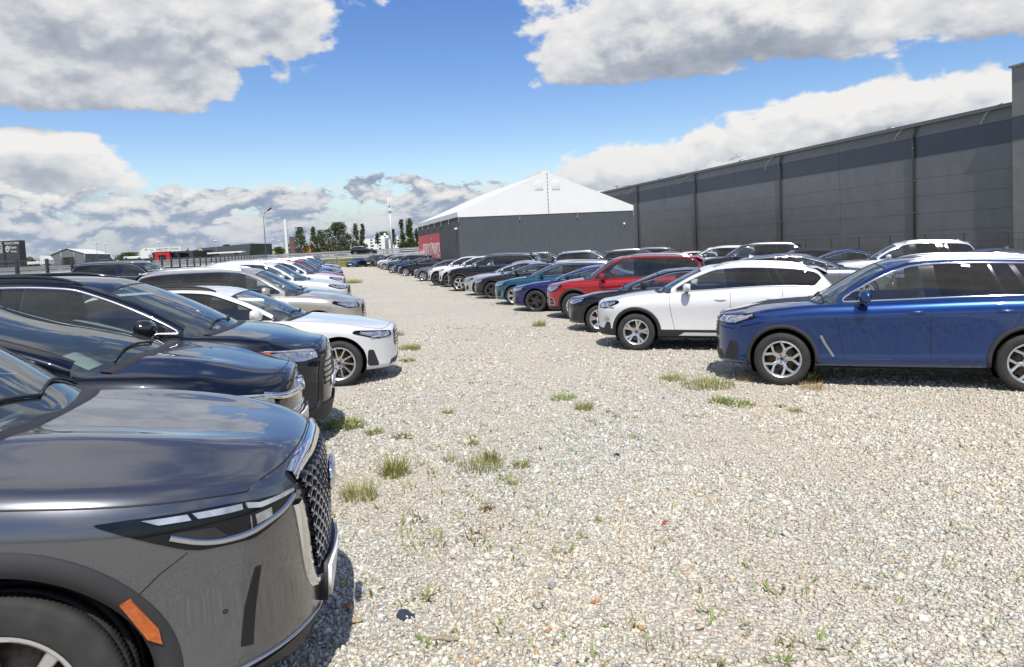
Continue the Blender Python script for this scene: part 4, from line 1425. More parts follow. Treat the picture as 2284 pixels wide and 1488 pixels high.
# loose crushed stone lying on the lot near the camera
def stones():
    t = np.array([(-1,-1,-1),(1,-1,-1),(1,1,-1),(-1,1,-1),(-1,-1,1),(1,-1,1),(1,1,1),(-1,1,1)], float)/1.55
    tri = np.array([(0,2,1),(0,3,2),(4,5,6),(4,6,7),(0,1,5),(0,5,4),(1,2,6),(1,6,5),(2,3,7),(2,7,6),(3,0,4),(3,4,7)])
    temps = [t*(1 + rng.uniform(-.38, .30, (8, 1))) + rng.uniform(-.16, .16, (8, 3)) for _ in range(24)]
    def sample(y0, y1, dens):
        n = int(dens*(y1-y0)*(.96*(y0+y1)+1.2))
        y = rng.uniform(y0*y0, y1*y1, n)**.5
        x = rng.uniform(-1, 1, n)*(.96*y+.6)
        k = x > -2.3 + .0*y
        return x[k], y[k]
    X, Y, Sz = [], [], []
    for y0, y1, dn, s0 in ((2.6, 4.6, 3700, .0107), (4.6, 6.6, 2800, .0117), (6.6, 9.0, 1450, .0132), (9.0, 13.0, 520, .0155), (13.0, 19.0, 150, .018)):
        x, y = sample(y0, y1, dn)
        X.append(x); Y.append(y); Sz.append(s0*np.exp(rng.normal(0, .36, len(x))))
    X, Y, Sz = map(np.concatenate, (X, Y, Sz))
    # wheel-worn tracks carry fewer loose stones
    lq = (X - LANE*Y)*.973
    keep = rng.uniform(0, 1, len(X)) > .35*np.exp(-((lq-1.6)/.5)**2) + .30*np.exp(-((lq-3.4)/.5)**2)
    pq = np.sin(X*1.7+Y*.6)*np.sin(Y*1.15-X*.4+1) + .7*np.sin(X*3.1-1.0)*np.sin(Y*2.3+.5) + .4*np.sin(X*6.3+Y*4.1)
    keep &= rng.uniform(0, 1, len(X)) > .45*np.clip((pq-.25)/.9, 0, 1)
    X, Y, Sz = X[keep], Y[keep], Sz[keep]
    n = len(X)
    q = rng.normal(size=(n, 4)); q /= np.linalg.norm(q, axis=1)[:, None]
    w, x, y, z = q.T
    Rm = np.stack([1-2*(y*y+z*z), 2*(x*y-z*w), 2*(x*z+y*w), 2*(x*y+z*w), 1-2*(x*x+z*z), 2*(y*z-x*w), 2*(x*z-y*w), 2*(y*z+x*w), 1-2*(x*x+y*y)], 1).reshape(n, 3, 3)
    T = np.array(temps)[rng.integers(0, len(temps), n)]
    ani = np.stack([rng.uniform(.85, 1.25, n), rng.uniform(.7, 1.0, n), rng.uniform(.42, .8, n)], 1)
    V = np.einsum('nij,nkj->nki', Rm, T*ani[:, None, :])
    V[:, :, 2] *= .8
    V *= Sz[:, None, None]
    gz = np.array([ground_z(a, b) for a, b in zip(X, Y)])
    V += np.stack([X, Y, gz + Sz*.22], 1)[:, None, :]
    cols = np.array(STONE_COLS + [(.46,.30,.15), (.42,.36,.30), (.50,.27,.15), (.58,.50,.36)])
    pr = np.array([14, 13, 11, 12, 10, 7, 8, 9, 5, 8, .7, 5, .35, 3.0]); pr = pr/pr.sum()
    ci = rng.choice(len(cols), n, p=pr)
    C = cols[ci]*rng.uniform(.88, 1.12, (n, 1))
    pt = np.sin(X*1.7+Y*.6)*np.sin(Y*1.15-X*.4+1) + .7*np.sin(X*3.1-1.0)*np.sin(Y*2.3+.5) + .4*np.sin(X*6.3+Y*4.1)
    pt = np.clip((pt-.25)/.9, 0, 1)[:, None]*.75
    C = C*(1-pt) + np.array([[.56, .50, .42]])*pt
    C = C*np.array([[1.045, 1.03, .98]])
    f = np.sin(X*.9+1.3)*np.sin(Y*.55+.4) + .6*np.sin(X*2.1-Y*1.3) + (X*.22-.25)
    f = 1/(1+np.exp(-1.6*f))
    C *= (np.array([.93, .95, .99])[None]*(1-f[:, None]) + np.array([1.045, 1.0, .935])[None]*f[:, None])
    me = bpy.data.meshes.new('loose_gravel')
    me.vertices.add(n*8); me.vertices.foreach_set('co', V.reshape(-1).astype(np.float32))
    F = (tri[None] + (np.arange(n)*8)[:, None, None]).reshape(-1, 3)
    me.loops.add(F.size); me.loops.foreach_set('vertex_index', F.reshape(-1).astype(np.int32))
    me.polygons.add(len(F)); me.polygons.foreach_set('loop_start', (np.arange(len(F))*3).astype(np.int32))
    me.update(calc_edges=True)
    at = me.attributes.new('stone', 'FLOAT_COLOR', 'POINT')
    at.data.foreach_set('color', np.repeat(np.c_[C, np.ones(n)], 8, axis=0).reshape(-1).astype(np.float32))
    mt, nt, out = new_mat('limestone_chips')
    b = pbsdf(nt, (.5, .5, .5), .9, spec=.2)
    a = nt.nodes.new('ShaderNodeAttribute'); a.attribute_name = 'stone'
    tc = nt.nodes.new('ShaderNodeTexCoord')
    nz = node(nt, 'ShaderNodeTexNoise', i_Scale=130.0, i_Detail=4.0); nt.links.new(tc.outputs['Object'], nz.inputs['Vector'])
    mp = node(nt, 'ShaderNodeMapRange', i_1=.3, i_2=.7, i_3=.8, i_4=1.16); nt.links.new(nz.outputs[0], mp.inputs[0])
    sc = node(nt, 'ShaderNodeVectorMath', operation='SCALE'); nt.links.new(a.outputs['Color'], sc.inputs[0]); nt.links.new(mp.outputs[0], sc.inputs['Scale'])
    nt.links.new(sc.outputs[0], b.inputs['Base Color']); nt.links.new(b.outputs[0], out.inputs[0])
    me.materials.append(mt)
    o = bpy.data.objects.new('loose_gravel', me); COL.objects.link(o)
    tag(o, kind='stuff')
stones()

# ------------------------------------------------------------------ weeds
def leafmat(name, c, c2):
    mt, nt, out = new_mat(name)
    b = pbsdf(nt, c, .6, spec=.3)
    tc = nt.nodes.new('ShaderNodeTexCoord')
    nz = node(nt, 'ShaderNodeTexNoise', i_Scale=14.0, i_Detail=3.0); nt.links.new(tc.outputs['Object'], nz.inputs['Vector'])
    mx = node(nt, 'ShaderNodeMix', data_type='RGBA'); mx.inputs[6].default_value = (*c, 1); mx.inputs[7].default_value = (*c2, 1)
    mp = node(nt, 'ShaderNodeMapRange', i_1=.35, i_2=.65); nt.links.new(nz.outputs[0], mp.inputs[0])
    nt.links.new(mp.outputs[0], mx.inputs[0]); nt.links.new(mx.outputs[2], b.inputs['Base Color'])
    tr = nt.nodes.new('ShaderNodeBsdfTranslucent'); nt.links.new(mx.outputs[2], tr.inputs[0])
    ms = nt.nodes.new('ShaderNodeMixShader'); ms.inputs[0].default_value = .3
    nt.links.new(b.outputs[0], ms.inputs[1]); nt.links.new(tr.outputs[0], ms.inputs[2])
    nt.links.new(ms.outputs[0], out.inputs[0])
    return mt
M['blade'] = leafmat('grass_blade', (.24, .30, .07), (.36, .38, .14))
M['leaf'] = leafmat('weed_leaf', (.22, .30, .075), (.34, .39, .14))
M['leaf_dark'] = leafmat('dark_weed_leaf', (.09, .14, .035), (.16, .19, .06))
M['dry'] = leafmat('dry_blade', (.42, .30, .14), (.50, .38, .2))
def blade(mb, p, yaw, lean, h, w, mat=0, curl=.6, seg=4, broad=False):
    d = Vector((math.cos(yaw), math.sin(yaw), 0)); s = Vector((-d.y, d.x, 0))
    pos = Vector(p); a = lean; vs = []
    for k in range(seg+1):
        t = k/seg
        ww = w*(1-t)**.7 if not broad else w*math.sin(math.pi*min(1, .12+t*.88))**.8
        vs += [pos - s*ww/2, pos + s*ww/2]
        pos = pos + (d*math.sin(a) + Vector((0, 0, 1))*math.cos(a))*(h/seg)
        a += curl/seg
    mb.add(vs, [(2*k, 2*k+1, 2*k+3, 2*k+2) for k in range(seg)], mat)
def tuft_mesh(n, h, rad, kind, seed):
    r = random.Random(seed); mb = MB()
    for i in range(n):
        a = r.uniform(0, 6.28); d = rad*math.sqrt(r.random())
        p = (d*math.cos(a), d*math.sin(a), -.005)
        hh = h*r.uniform(.5, 1.1)
        if kind == 'grass':
            blade(mb, p, r.uniform(0, 6.28) if r.random() < .4 else a, r.uniform(.05, .45), hh, h*.03+.004, 1 if r.random() < .16 else 0, r.uniform(.2, .9), 4)
        elif kind == 'leafy':
            blade(mb, p, r.uniform(0, 6.28) if r.random() < .5 else a, r.uniform(.3, 1.05), hh*.9, hh*.17, 1 if r.random() < .12 else 0, r.uniform(.1, .7), 4, True)
        else:
            blade(mb, p, r.uniform(0, 6.28), r.uniform(.2, 1.2), hh, .005, 1, r.uniform(.1, .8), 3)
    return mb
def tuft(name, px, py, width_px, height_px, kind, label, group='weeds and grass tufts in the gravel', n=None, mats=None):
    p = ground_hit(px, py)
    sc = p.y/1640
    wdt, h = width_px*sc*1.3, height_px*sc*(1.0 if kind != 'leafy' else .85)
    n = n or int(max(20, min(420, wdt/.022*(11 if kind != 'leafy' else 9))))
    mb = tuft_mesh(n, h, wdt*.42, kind, int(px*7+py))
    mats = mats or {'grass': [M['blade'], M['dry']], 'leafy': [M['leaf'], M['dry']], 'dry': [M['dry'], M['dry']]}[kind]
    o = mb.build(name, mats, smooth=False)
    o.location = p
    return tag(o, label, 'weed' if name == 'weed' else 'grass', group)
TUFTS = [
 ('grass_tuft', 880, 1062, 55, 62, 'grass', 'tall upright grass tuft with dry straw around it near the grey bonnet'),
 ('grass_tuft', 800, 1112, 78, 44, 'grass', 'low spreading bright green grass tuft beside the chrome grille of the grey car'),
 ('weed', 764, 952, 84, 30, 'leafy', 'wide low patch of light green leaves touching the shadow of the black car'),
 ('weed', 832, 968, 40, 22, 'leafy', 'small leafy weed right of the wide light green patch'),
 ('weed', 897, 977, 40, 18, 'leafy', 'flat dark leafy weed, right end of the three weeds in a line'),
 ('weed', 932, 1162, 42, 20, 'leafy', 'dark green rosette weed beside a patch of dry straw'),
 ('dry_grass', 908, 1142, 56, 12, 'dry', 'flat patch of pale straw behind the dark rosette weed'),
 ('grass_tuft', 1075, 1045, 100, 32, 'grass', 'broad loose grass patch in the middle of the gravel'),
 ('grass_tuft', 1095, 1030, 36, 40, 'grass', 'taller grass shoots at the back of the broad loose patch'),
 ('grass_tuft', 1162, 1042, 36, 26, 'grass', 'thin grass shoots right of the broad loose patch'),
 ('grass_tuft', 1148, 1082, 34, 20, 'grass', 'small thin tuft in front of the broad loose patch'),
 ('weed', 1090, 1138, 28, 22, 'leafy', 'reddish brown withered weed by itself in the grey gravel'),
 ('grass_tuft', 1001, 1030, 26, 22, 'grass', 'small upright tuft between the tall tuft and the broad patch'),
 ('weed', 1046, 990, 40, 18, 'leafy', 'thin leafy weed behind the broad loose grass patch'),
 ('weed', 1056, 1198, 56, 20, 'leafy', 'pair of small weeds low in the picture below the reddish weed'),
 ('weed', 1000, 922, 16, 20, 'leafy', 'single small upright weed on open gravel ahead of the white estate'),
 ('grass_tuft', 1303, 914, 38, 28, 'grass', 'pointed grass tuft on the right half of the open gravel'),
 ('weed', 1352, 920, 18, 14, 'leafy', 'tiny weed just right of the pointed grass tuft'),
 ('weed', 1256, 890, 56, 18, 'leafy', 'scattered low weeds just left of the pointed grass tuft'),
 ('grass_tuft', 1578, 862, 110, 26, 'grass', 'wide grass patch at the front corner of the blue car'),
 ('grass_tuft', 1500, 848, 56, 18, 'grass', 'thin sprigs at the left end of the wide grass patch'),
 ('weed', 1604, 897, 50, 22, 'leafy', 'larger weed clump in front of the wide grass patch'),
 ('weed', 1648, 904, 64, 20, 'leafy', 'long low weed clump in front of the blue car wheel'),
 ('weed', 1742, 908, 26, 14, 'leafy', 'small weed left of the last tuft below the blue car'),
 ('grass_tuft', 1772, 920, 30, 18, 'grass', 'small grass tuft, rightmost of the weeds below the blue car'),
 ('weed', 1808, 852, 26, 42, 'leafy', 'upright leafy plant growing against the front tyre of the blue car'),
 ('dry_grass', 1812, 868, 56, 26, 'dry', 'thin dry stalks behind the front tyre of the blue car'),
 ('dry_grass', 1666, 850, 40, 26, 'dry', 'thin dry stalks ahead of the front tyre of the blue car'),
 ('grass_tuft', 915, 780, 50, 18, 'grass', 'ragged tuft right of the white estate bonnet'),
 ('weed', 908, 806, 30, 14, 'leafy', 'small weed right of the white estate front bumper'),
 ('grass_tuft', 884, 748, 34, 12, 'grass', 'thin tuft near the nose of the white estate'),
 ('grass_tuft', 1203, 728, 28, 18, 'grass', 'isolated tuft in front of the red car shadow'),
 ('grass_tuft', 787, 632, 40, 12, 'grass', 'far tuft beside the bumpers of the left row'),
 ('weed', 1742, 1478, 40, 36, 'leafy', 'weed at the bottom edge right of centre with grey green leaves'),
 ('weed', 1602, 1488, 40, 30, 'leafy', 'dense weed cut by the bottom edge of the picture'),
 ('weed', 1020, 1412, 26, 28, 'leafy', 'yellowish weed beside the weathered stick'),
 ('weed', 1422, 976, 36, 12, 'leafy', 'two tiny weeds above the black rubber scrap'),
]
for t in TUFTS:
    mats = None
    if 'reddish' in t[6]: mats = [leafmat('red_weed', (.16, .09, .035), (.2, .15, .05))]*2
    if 'dark' in t[6]: mats = [M['leaf_dark'], M['dry']]
    tuft(*t, mats=mats)
# uncounted sprigs
mbs = MB(); r_ = random.Random(5)
for i in range(460):
    px = r_.uniform(740, 2284); py = 600 + 888*r_.random()**.6
    if r_.random() < .6: px = r_.gauss(1080, 160); py = r_.uniform(850, 1250)
    p = ground_hit(px, py)
    if p.y > 40: continue
    q = lane_q(p.x, p.y)
    if not (-.3 < q < 5.6): continue
    mbs.join(tuft_mesh(r_.randint(3, 9), r_.uniform(.035, .10), r_.uniform(.02, .12), r_.choice(['grass', 'leafy', 'leafy', 'dry', 'dry']), i).moved(Matrix.Translation(p)))
for i in range(260):      # along the bumpers of both rows, further off
    y = r_.uniform(20, 100); q = r_.choice([5.3, 5.8, .2, -.3]) + r_.gauss(0, .4)
    x, y, z = lot_pt(q, y)
    mbs.join(tuft_mesh(r_.randint(5, 14), r_.uniform(.08, .2), r_.uniform(.1, .4), r_.choice(['grass', 'dry', 'grass']), 900+i).moved(Matrix.Translation((x, y, z))))
tag(mbs.build('small_weeds', [M['leaf'], M['dry']], smooth=False), kind='stuff')
# tall rough grass beyond the left fence
mg = MB()
for i in range(5200):
    y = r_.uniform(14, 122)**1.0; q = -10.3 - r_.random()**1.6*26
    if y > 104: q = r_.uniform(-30, 10)
    if y > 104 and q > -10: y = r_.uniform(111, 121)
    x = q/.973 + LANE*y
    z = far_z(x, y) if y <= LOT_Y1 else far_z(x, y)
    h = r_.uniform(.25, .75) if y < 45 else r_.uniform(.4, 1.15)
    for k in range(3):
        blade(mg, (x+r_.gauss(0, .2), y+r_.gauss(0, .2), z), r_.uniform(0, 6.28), r_.uniform(0, .6), h, .07, 1 if r_.random() < .3 else 0, .5, 2)
tag(mg.build('verge_grass', [M['blade'], M['dry']], smooth=False), kind='stuff')

# ------------------------------------------------------------------ litter on the gravel
def chip(name, px, py, w_px, mat, label, cat, seed, flat=.35, pts=7):
    p = ground_hit(px, py); sc = p.y/1640; r = random.Random(seed); w = w_px*sc
    mb = MB()
    ring = [(w*.5*r.uniform(.6, 1.1)*math.cos(a), w*.5*r.uniform(.35, .8)*math.sin(a)) for a in np.linspace(0, 2*math.pi, pts+1)[:-1]]
    th = w*flat
    vs = [(x, y, 0) for x, y in ring] + [(x*.9, y*.9, th*r.uniform(.7, 1.1)) for x, y in ring]
    n = pts
    mb.add(vs, [tuple(range(n))[::-1], tuple(range(n, 2*n))] + [(i, (i+1) % n, n+(i+1) % n, n+i) for i in range(n)])
    o = mb.build(name, mat, smooth=False); o.location = p + Vector((0, 0, .012)); o.rotation_euler = (r.uniform(-.15, .15), r.uniform(-.15, .15), r.uniform(0, 3))
    return tag(o, label, cat)
brick = simple('brick_red', (.42, .12, .06), .9, noise=.3, nscale=60)
chip('brick_chip', 776, 1361, 26, brick, 'orange brick chip at the edge of the grey car shadow', 'brick', 3)
chip('brick_chip', 1483, 1171, 18, brick, 'orange brick chip alone on the gravel right of centre', 'brick', 5)
chip('brick_chip', 1322, 1352, 15, brick, 'small orange brick chip among the coarse stones at the bottom', 'brick', 8)
chip('tile_chip', 796, 1390, 34, simple('beige_tile', (.42, .36, .25), .8, noise=.2, nscale=80), 'beige ribbed tile fragment beside the grey car shadow', 'tile', 11, .2)
o = chip('plastic_shard', 905, 1378, 58, simple('dark_shard', (.035, .045, .06), .5, noise=.2), 'jagged dark blue black plastic shard in the foreground gravel', 'plastic', 14, .08, 11)
o.rotation_euler = (.1, .28, -.35)
chip('rubber_scrap', 1376, 1018, 20, M['rubber'], 'black rubber scrap in the middle of the lane', 'rubber', 16, .15)
chip('concrete_lump', 1233, 1314, 30, simple('grey_lump', (.36, .36, .34), .9, noise=.3, nscale=50), 'grey concrete lump in the foreground gravel', 'stone', 19, .4)
stk = MB(); stk.tube([(-.075, 0, .012), (-.02, .008, .018), (.03, -.002, .016), (.08, .01, .012)], [.008, .012, .011, .006], 7)
o = stk.build('stick', simple('weathered_wood', (.34, .28, .21), .9, noise=.3, nscale=50)); o.location = ground_hit(990, 1432); o.rotation_euler = (0, 0, -.12)
tag(o, 'weathered wooden stick lying in the foreground gravel', 'stick')
# ------------------------------------------------------------------ buildings and the far side
def text(body, size, loc, rotm, mat, parent=None, name='lettering', align='CENTER', xs=1.0, extr=.01):
    cu = bpy.data.curves.new(name, 'FONT'); cu.body = body; cu.size = size; cu.align_x = align; cu.align_y = 'CENTER'; cu.extrude = extr
    cu.materials.append(mat)
    tmp = bpy.data.objects.new(name, cu); COL.objects.link(tmp)
    bpy.context.view_layer.update()
    me = bpy.data.meshes.new_from_object(tmp)
    bpy.data.objects.remove(tmp)
    o = bpy.data.objects.new(name, me); COL.objects.link(o)
    o.matrix_world = Matrix.Translation(loc) @ rotm @ Matrix.Diagonal((xs, 1, 1, 1))
    if parent is not None:
        o.parent = parent; o.matrix_parent_inverse = parent.matrix_world.inverted()
    return o
def face_rot(u, w=Vector((0, 0, 1))):
    """text whose reading direction is u and whose up is w"""
    u = Vector(u).normalized(); n = u.cross(w).normalized()
    return Matrix(((u.x, w.x, n.x, 0), (u.y, w.y, n.y, 0), (u.z, w.z, n.z, 0), (0, 0, 0, 1)))
white = simple('white_pvc', (.74, .74, .725), .45, noise=.03, nscale=.6)
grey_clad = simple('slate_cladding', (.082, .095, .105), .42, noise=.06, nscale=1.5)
grey_dark = simple('dark_and_shaded_cladding', (.05, .055, .062), .5, noise=.08, nscale=.8)  # tone of dark buildings; doubles as painted shade on the tent's left wall
red_ban = simple('red_banner', (.62, .05, .07), .5, noise=.06, nscale=2)
M['letter'] = simple('banner_letters', (.82, .79, .77), .6)
concrete = simple('pale_concrete', (.40, .39, .37), .8, noise=.12, nscale=1.0)
galv = simple('galvanised_steel', (.27, .28, .285), .55, metal=.3, noise=.15, nscale=6)
dark_steel = simple('dark_steel', (.03, .032, .035), .5)

# ---- the tent hall
A = at_depth(1022, 485, 58.0); B = at_depth(1411, 468, 60.6)
zE = (A.z + B.z)/2
v = Vector((-.262, .965, 0)).normalized(); u = Vector((v.y, -v.x, 0))
def along(d, px, z):
    """distance from A along d at which the point shows at horizontal pixel px"""
    lo, hi = 1.0, 60.0
    s0 = project((A.x+d.x*lo, A.y+d.y*lo, z))[0] < px
    for _ in range(50):
        mid = (lo+hi)/2
        if (project((A.x+d.x*mid, A.y+d.y*mid, z))[0] < px) == s0: lo = mid
        else: hi = mid
    return lo
Wt = along(u, 1411, zE); Lt = along(v, 933, zE)
zG = ground_z(A.x, A.y) - .1
apex = at_depth(1218, 383, 59.8); zR = apex.z; zV = zE + .42
th = empty('tent_hall', (A.x, A.y, zG), math.atan2(u.y, u.x), 'tent hall with a white pitched roof and slate grey ribbed walls', 'hall')
bpy.context.view_layer.update()
h0, h1, hr = zE - zG, zV - zG, zR - zG
def rib_wall(p0, p1, z0, z1, pitch=.22, dep=.035):
    """ribbed sheet wall from p0 to p1 in plan"""
    d = Vector((p1[0]-p0[0], p1[1]-p0[1], 0)); n = int(d.length/pitch); d.normalize(); nn = Vector((d.y, -d.x, 0))
    pts = []
    Lw = (Vector((p1[0], p1[1], 0)) - Vector((p0[0], p0[1], 0))).length
    pc = Lw/n
    for i in range(n):
        for t, o in ((0, 0), (.45, 0), (.55, 1), (.9, 1)):
            pts.append(Vector((p0[0], p0[1], 0)) + d*((i+t)*pc) + nn*(o*dep))
    pts.append(Vector((p1[0], p1[1], 0)))
    mb = MB(); vs = []
    for p in pts: vs += [(p.x, p.y, z0), (p.x, p.y, z1)]
    mb.add(vs, [(2*i, 2*i+2, 2*i+3, 2*i+1) for i in range(len(pts)-1)])
    return mb
rib_wall((0, 0), (Wt, 0), 0, h0+.02).build('front_wall', grey_clad, th, smooth=False)
rib_wall((0, Lt), (0, 0), 0, h0+.02).build('side_wall', grey_dark, th, smooth=False)  # same cladding as the front; its shade is put into a darker colour
rib_wall((Wt, 0), (Wt, Lt), 0, h0+.02).build('side_wall', grey_clad, th, smooth=False)
# gable of white fabric: front
g = MB(); e = .06
g.add([(-e, -e, h0), (Wt+e, -e, h0), (Wt+e, -e, h1), (Wt/2, -e, hr), (-e, -e, h1)], [(0, 1, 2, 3, 4)])
g.build('gable', white, th, smooth=False)
g = MB().add([(-e, Lt+e, h0), (Wt+e, Lt+e, h0), (Wt+e, Lt+e, h1), (Wt/2, Lt+e, hr), (-e, Lt+e, h1)], [(4, 3, 2, 1, 0)])
g.build('gable', white, th, smooth=False)
rf = MB(); nb = 7
for sgn in (0, 1):
    rows = []
    for k in range(nb*6+1):
        yy = -e + (Lt+2*e)*k/(nb*6)
        sag = -.10*math.sin(math.pi*((k % 6)/6))
        row = []
        for t in np.linspace(0, 1, 8):
            x = (-e if sgn == 0 else Wt+e)*(1-t) + Wt/2*t
            row.append((x, yy, h1+(hr-h1)*t + sag*math.sin(math.pi*t)))
        rows.append(row)
    rf.grid(np.array(rows), flip=(sgn == 1))
    x = -e if sgn == 0 else Wt+e
    rf.grid(np.array([[(x, -e + (Lt+2*e)*k/12, h1), (x, -e + (Lt+2*e)*k/12, h0+.03)] for k in range(13)]), flip=(sgn == 0))
rf.build('roof', white, th, smooth=True, sharp=30)
sm = MB()
sm.tube([(Wt/2+.02, -e-.02, h0+.06), (Wt/2+.02, -e-.02, hr-.05)], .012, 5)
for k in range(11): sm.box((Wt/2-.02, -e-.05, h0+.2+k*(hr-h0-.4)/10), (Wt/2+.06, -e-.02, h0+.26+k*(hr-h0-.4)/10))
sm.build('gable_seam', galv, th)
for x0 in (-1.03, .38):
    fl = MB(); zc = h1 + (hr-h1)*.52
    fl.box((Wt/2+x0, -e-.03, zc), (Wt/2+x0+.68, -e-.006, zc+.72), 0, .01)
    o = fl.build('vent_flap', simple('flap_pvc', (.71, .71, .695), .45), th)
    for k in range(4):
        MB().box((Wt/2+x0+.04+k*.19, -e-.06, zc-.05), (Wt/2+x0+.07+k*.19, -e-.02, zc-.01)).build('strap', galv, o)
for x, y, l in [(.0, -.1, .5), (Wt*.335, -.1, .55), (Wt*.665, -.1, .55), (Wt+.03, -.1, .6)] + [(-.1, k*Lt/6, .55) for k in range(1, 7)]:
    st = MB(); st.tube([(x, y, h0+.1), (x, y, h0-l*.5), (x+.02, y, h0-l)], .022, 5)
    st.box((x-.05, y-.03, h0-l*.75), (x+.05, y+.03, h0-l*.55)); st.build('strap', galv, th)
cm = MB(); cm.box((Wt-.95, -.22, h0-1.15), (Wt-.80, -.04, h0-.98), 0, .03); cm.tube([(Wt-.88, -.05, h0-1.2), (Wt-.88, -.05, h0-1.45)], .02, 5)
cm.build('camera_box', white, th)
cm = MB(); cm.box((-.25, .35, h0-.95), (-.04, .65, h0-.8), 0, .03); cm.build('camera_box', white, th)
# red banner on the side wall, reading along the wall
y0b, y1b = Lt*.40, Lt*.985
bn = MB(); bn.box((-.10, y0b, .25), (-.045, y1b, h0-.95)); bno = bn.build('banner', red_ban, th, smooth=False)
bpy.context.view_layer.update()
TM = th.matrix_world
bh = h0-1.2
rot = Matrix.Rotation(R(90), 4, 'X'); rotz = Matrix.Rotation(R(-90), 4, 'Z')
def side_text(body, size, y, z, xs, mat):
    o = text(body, size, (0, 0, 0), Matrix.Identity(4), mat, None, xs=1.0, extr=.004)
    o.parent = bno
    o.matrix_local = Matrix.Translation((-.112, y, z)) @ rotz @ rot @ Matrix.Diagonal((xs, 1, 1, 1))
side_text('SALON AUT UŻYWANYCH', 2.1, y0b+4.9, .25+bh*.52, .40, M['letter'])
side_text('Samochody', .95, y1b-1.9, .25+bh*.50, .62, M['letter'])
side_text('tel. 22 000 00 00', .25, y1b-1.9, .25+bh*.22, 1.0, M['letter'])

# ---- the warehouse
WX, WY, WS = 25.97, 38.0, -.273
def fac(px, py, off=0.0):
    """point of the warehouse front seen at a pixel; off metres in front of it"""
    d = ray_dir(px, py)
    x0 = WX - WS*WY - off*1.037
    t = x0/(d.x - WS)
    return CAMP + d*t
wd = Vector((WS, 1, 0)).normalized(); wn = Vector((-wd.y, wd.x, 0))      # along the wall, and out of it towards the lane
near = fac(2279, 500); far_y = 97.0
ztop = (fac(2262, 226).z + fac(1750, 346).z + fac(1430, 412).z)/3
zb1 = (fac(2273, 259).z + fac(1877, 338).z + fac(1640, 388).z)/3; zb0 = (fac(2273, 316).z + fac(1877, 377).z + fac(1640, 417).z)/3
wo = Vector((near.x, near.y, -.3)); Lw = (far_y - near.y)/wd.y
wh = empty('warehouse', wo, math.atan2(wd.y, wd.x), 'long dark grey warehouse with a darker stripe, white tent hall in front', 'warehouse')
# local: x along the wall away from the camera, y+ out towards the lane
def panel_mat(name, c):
    mt, nt, out = new_mat(name)
    b = pbsdf(nt, c, .32, spec=.5)
    tc = nt.nodes.new('ShaderNodeTexCoord')
    nz = node(nt, 'ShaderNodeTexNoise', i_Scale=.35, i_Detail=4.0); nt.links.new(tc.outputs['Object'], nz.inputs['Vector'])
    bp = node(nt, 'ShaderNodeBump', i_Strength=.12, i_Distance=.08); nt.links.new(nz.outputs[0], bp.inputs['Height']); nt.links.new(bp.outputs[0], b.inputs['Normal'])
    n2 = node(nt, 'ShaderNodeTexNoise', i_Scale=1.1, i_Detail=6.0); nt.links.new(tc.outputs['Object'], n2.inputs['Vector'])
    mp = node(nt, 'ShaderNodeMapRange', i_1=.3, i_2=.7, i_3=.9, i_4=1.1); nt.links.new(n2.outputs[0], mp.inputs[0])
    sm_ = node(nt, 'ShaderNodeMapping'); sm_.inputs['Scale'].default_value = (2.2, 2.2, .12); nt.links.new(tc.outputs['Object'], sm_.inputs[0])
    n3 = node(nt, 'ShaderNodeTexNoise', i_Scale=1.0, i_Detail=7.0, i_Roughness=.7); nt.links.new(sm_.outputs[0], n3.inputs['Vector'])
    m3 = node(nt, 'ShaderNodeMapRange', i_1=.3, i_2=.7, i_3=.96, i_4=1.04); nt.links.new(n3.outputs[0], m3.inputs[0])
    mm = node(nt, 'ShaderNodeMath', operation='MULTIPLY'); nt.links.new(mp.outputs[0], mm.inputs[0]); nt.links.new(m3.outputs[0], mm.inputs[1]); mp = mm
    sc = node(nt, 'ShaderNodeVectorMath', operation='SCALE'); sc.inputs[0].default_value = c; nt.links.new(mp.outputs[0], sc.inputs['Scale'])
    nt.links.new(sc.outputs[0], b.inputs['Base Color']); nt.links.new(b.outputs[0], out.inputs[0])
    return mt
wall_m = panel_mat('warehouse_panel', (.150, .152, .157)); band_m = panel_mat('warehouse_band', (.058, .066, .084)); pier_m = panel_mat('pier_panel', (.20, .195, .185))
H_ = ztop + .3
lo_b, hi_b = zb0 + .3, zb1 + .3
bay = 13.6*.905*1.037
pipes = []
for px, py in ((2040, 400), (1743, 440), (1553, 465), (1424, 480)):
    p = fac(px, py); pipes.append((Vector((p.x, p.y, 0)) - Vector((wo.x, wo.y, 0))).dot(wd))
pipes += [pipes[-1] + bay*k for k in range(1, 3)]
joints = sorted([0.0] + pipes + [(a+b)/2 for a, b in zip([pipes[0]-bay] + pipes, pipes)] + [Lw])
joints = [j for j in joints if 0 <= j <= Lw]
wl, bn_ = MB(), MB()
for a, b in zip(joints, joints[1:]):
    zs_ = [0] + [k*1.02 for k in range(1, int(lo_b/1.02))] + [lo_b]
    for z0, z1 in zip(zs_, zs_[1:]): wl.box((a+.012, -.12, z0+.006), (b-.012, 0, z1-.006))
    bn_.box((a+.012, -.12, lo_b+.006), (b-.012, .0, hi_b-.006))
    wl.box((a+.012, -.12, hi_b+.006), (b-.012, 0, H_-.02))
wl.box((0, -30, 0), (Lw, -.13, H_-.06))
wl.build('wall', wall_m, wh, smooth=False); bn_.build('stripe', band_m, wh, smooth=False)
rf = MB(); rf.box((-.1, -30, H_-.05), (Lw+.1, -.05, H_+.08)); rf.build('roof', galv, wh, smooth=False)
gt = MB(); gt.box((0, -.05, H_-.10), (Lw, .24, H_-.07)); gt.box((0, .21, H_-.068), (Lw, .24, H_+.07)); gt.box((0, -.02, H_+.082), (Lw, .22, H_+.10))
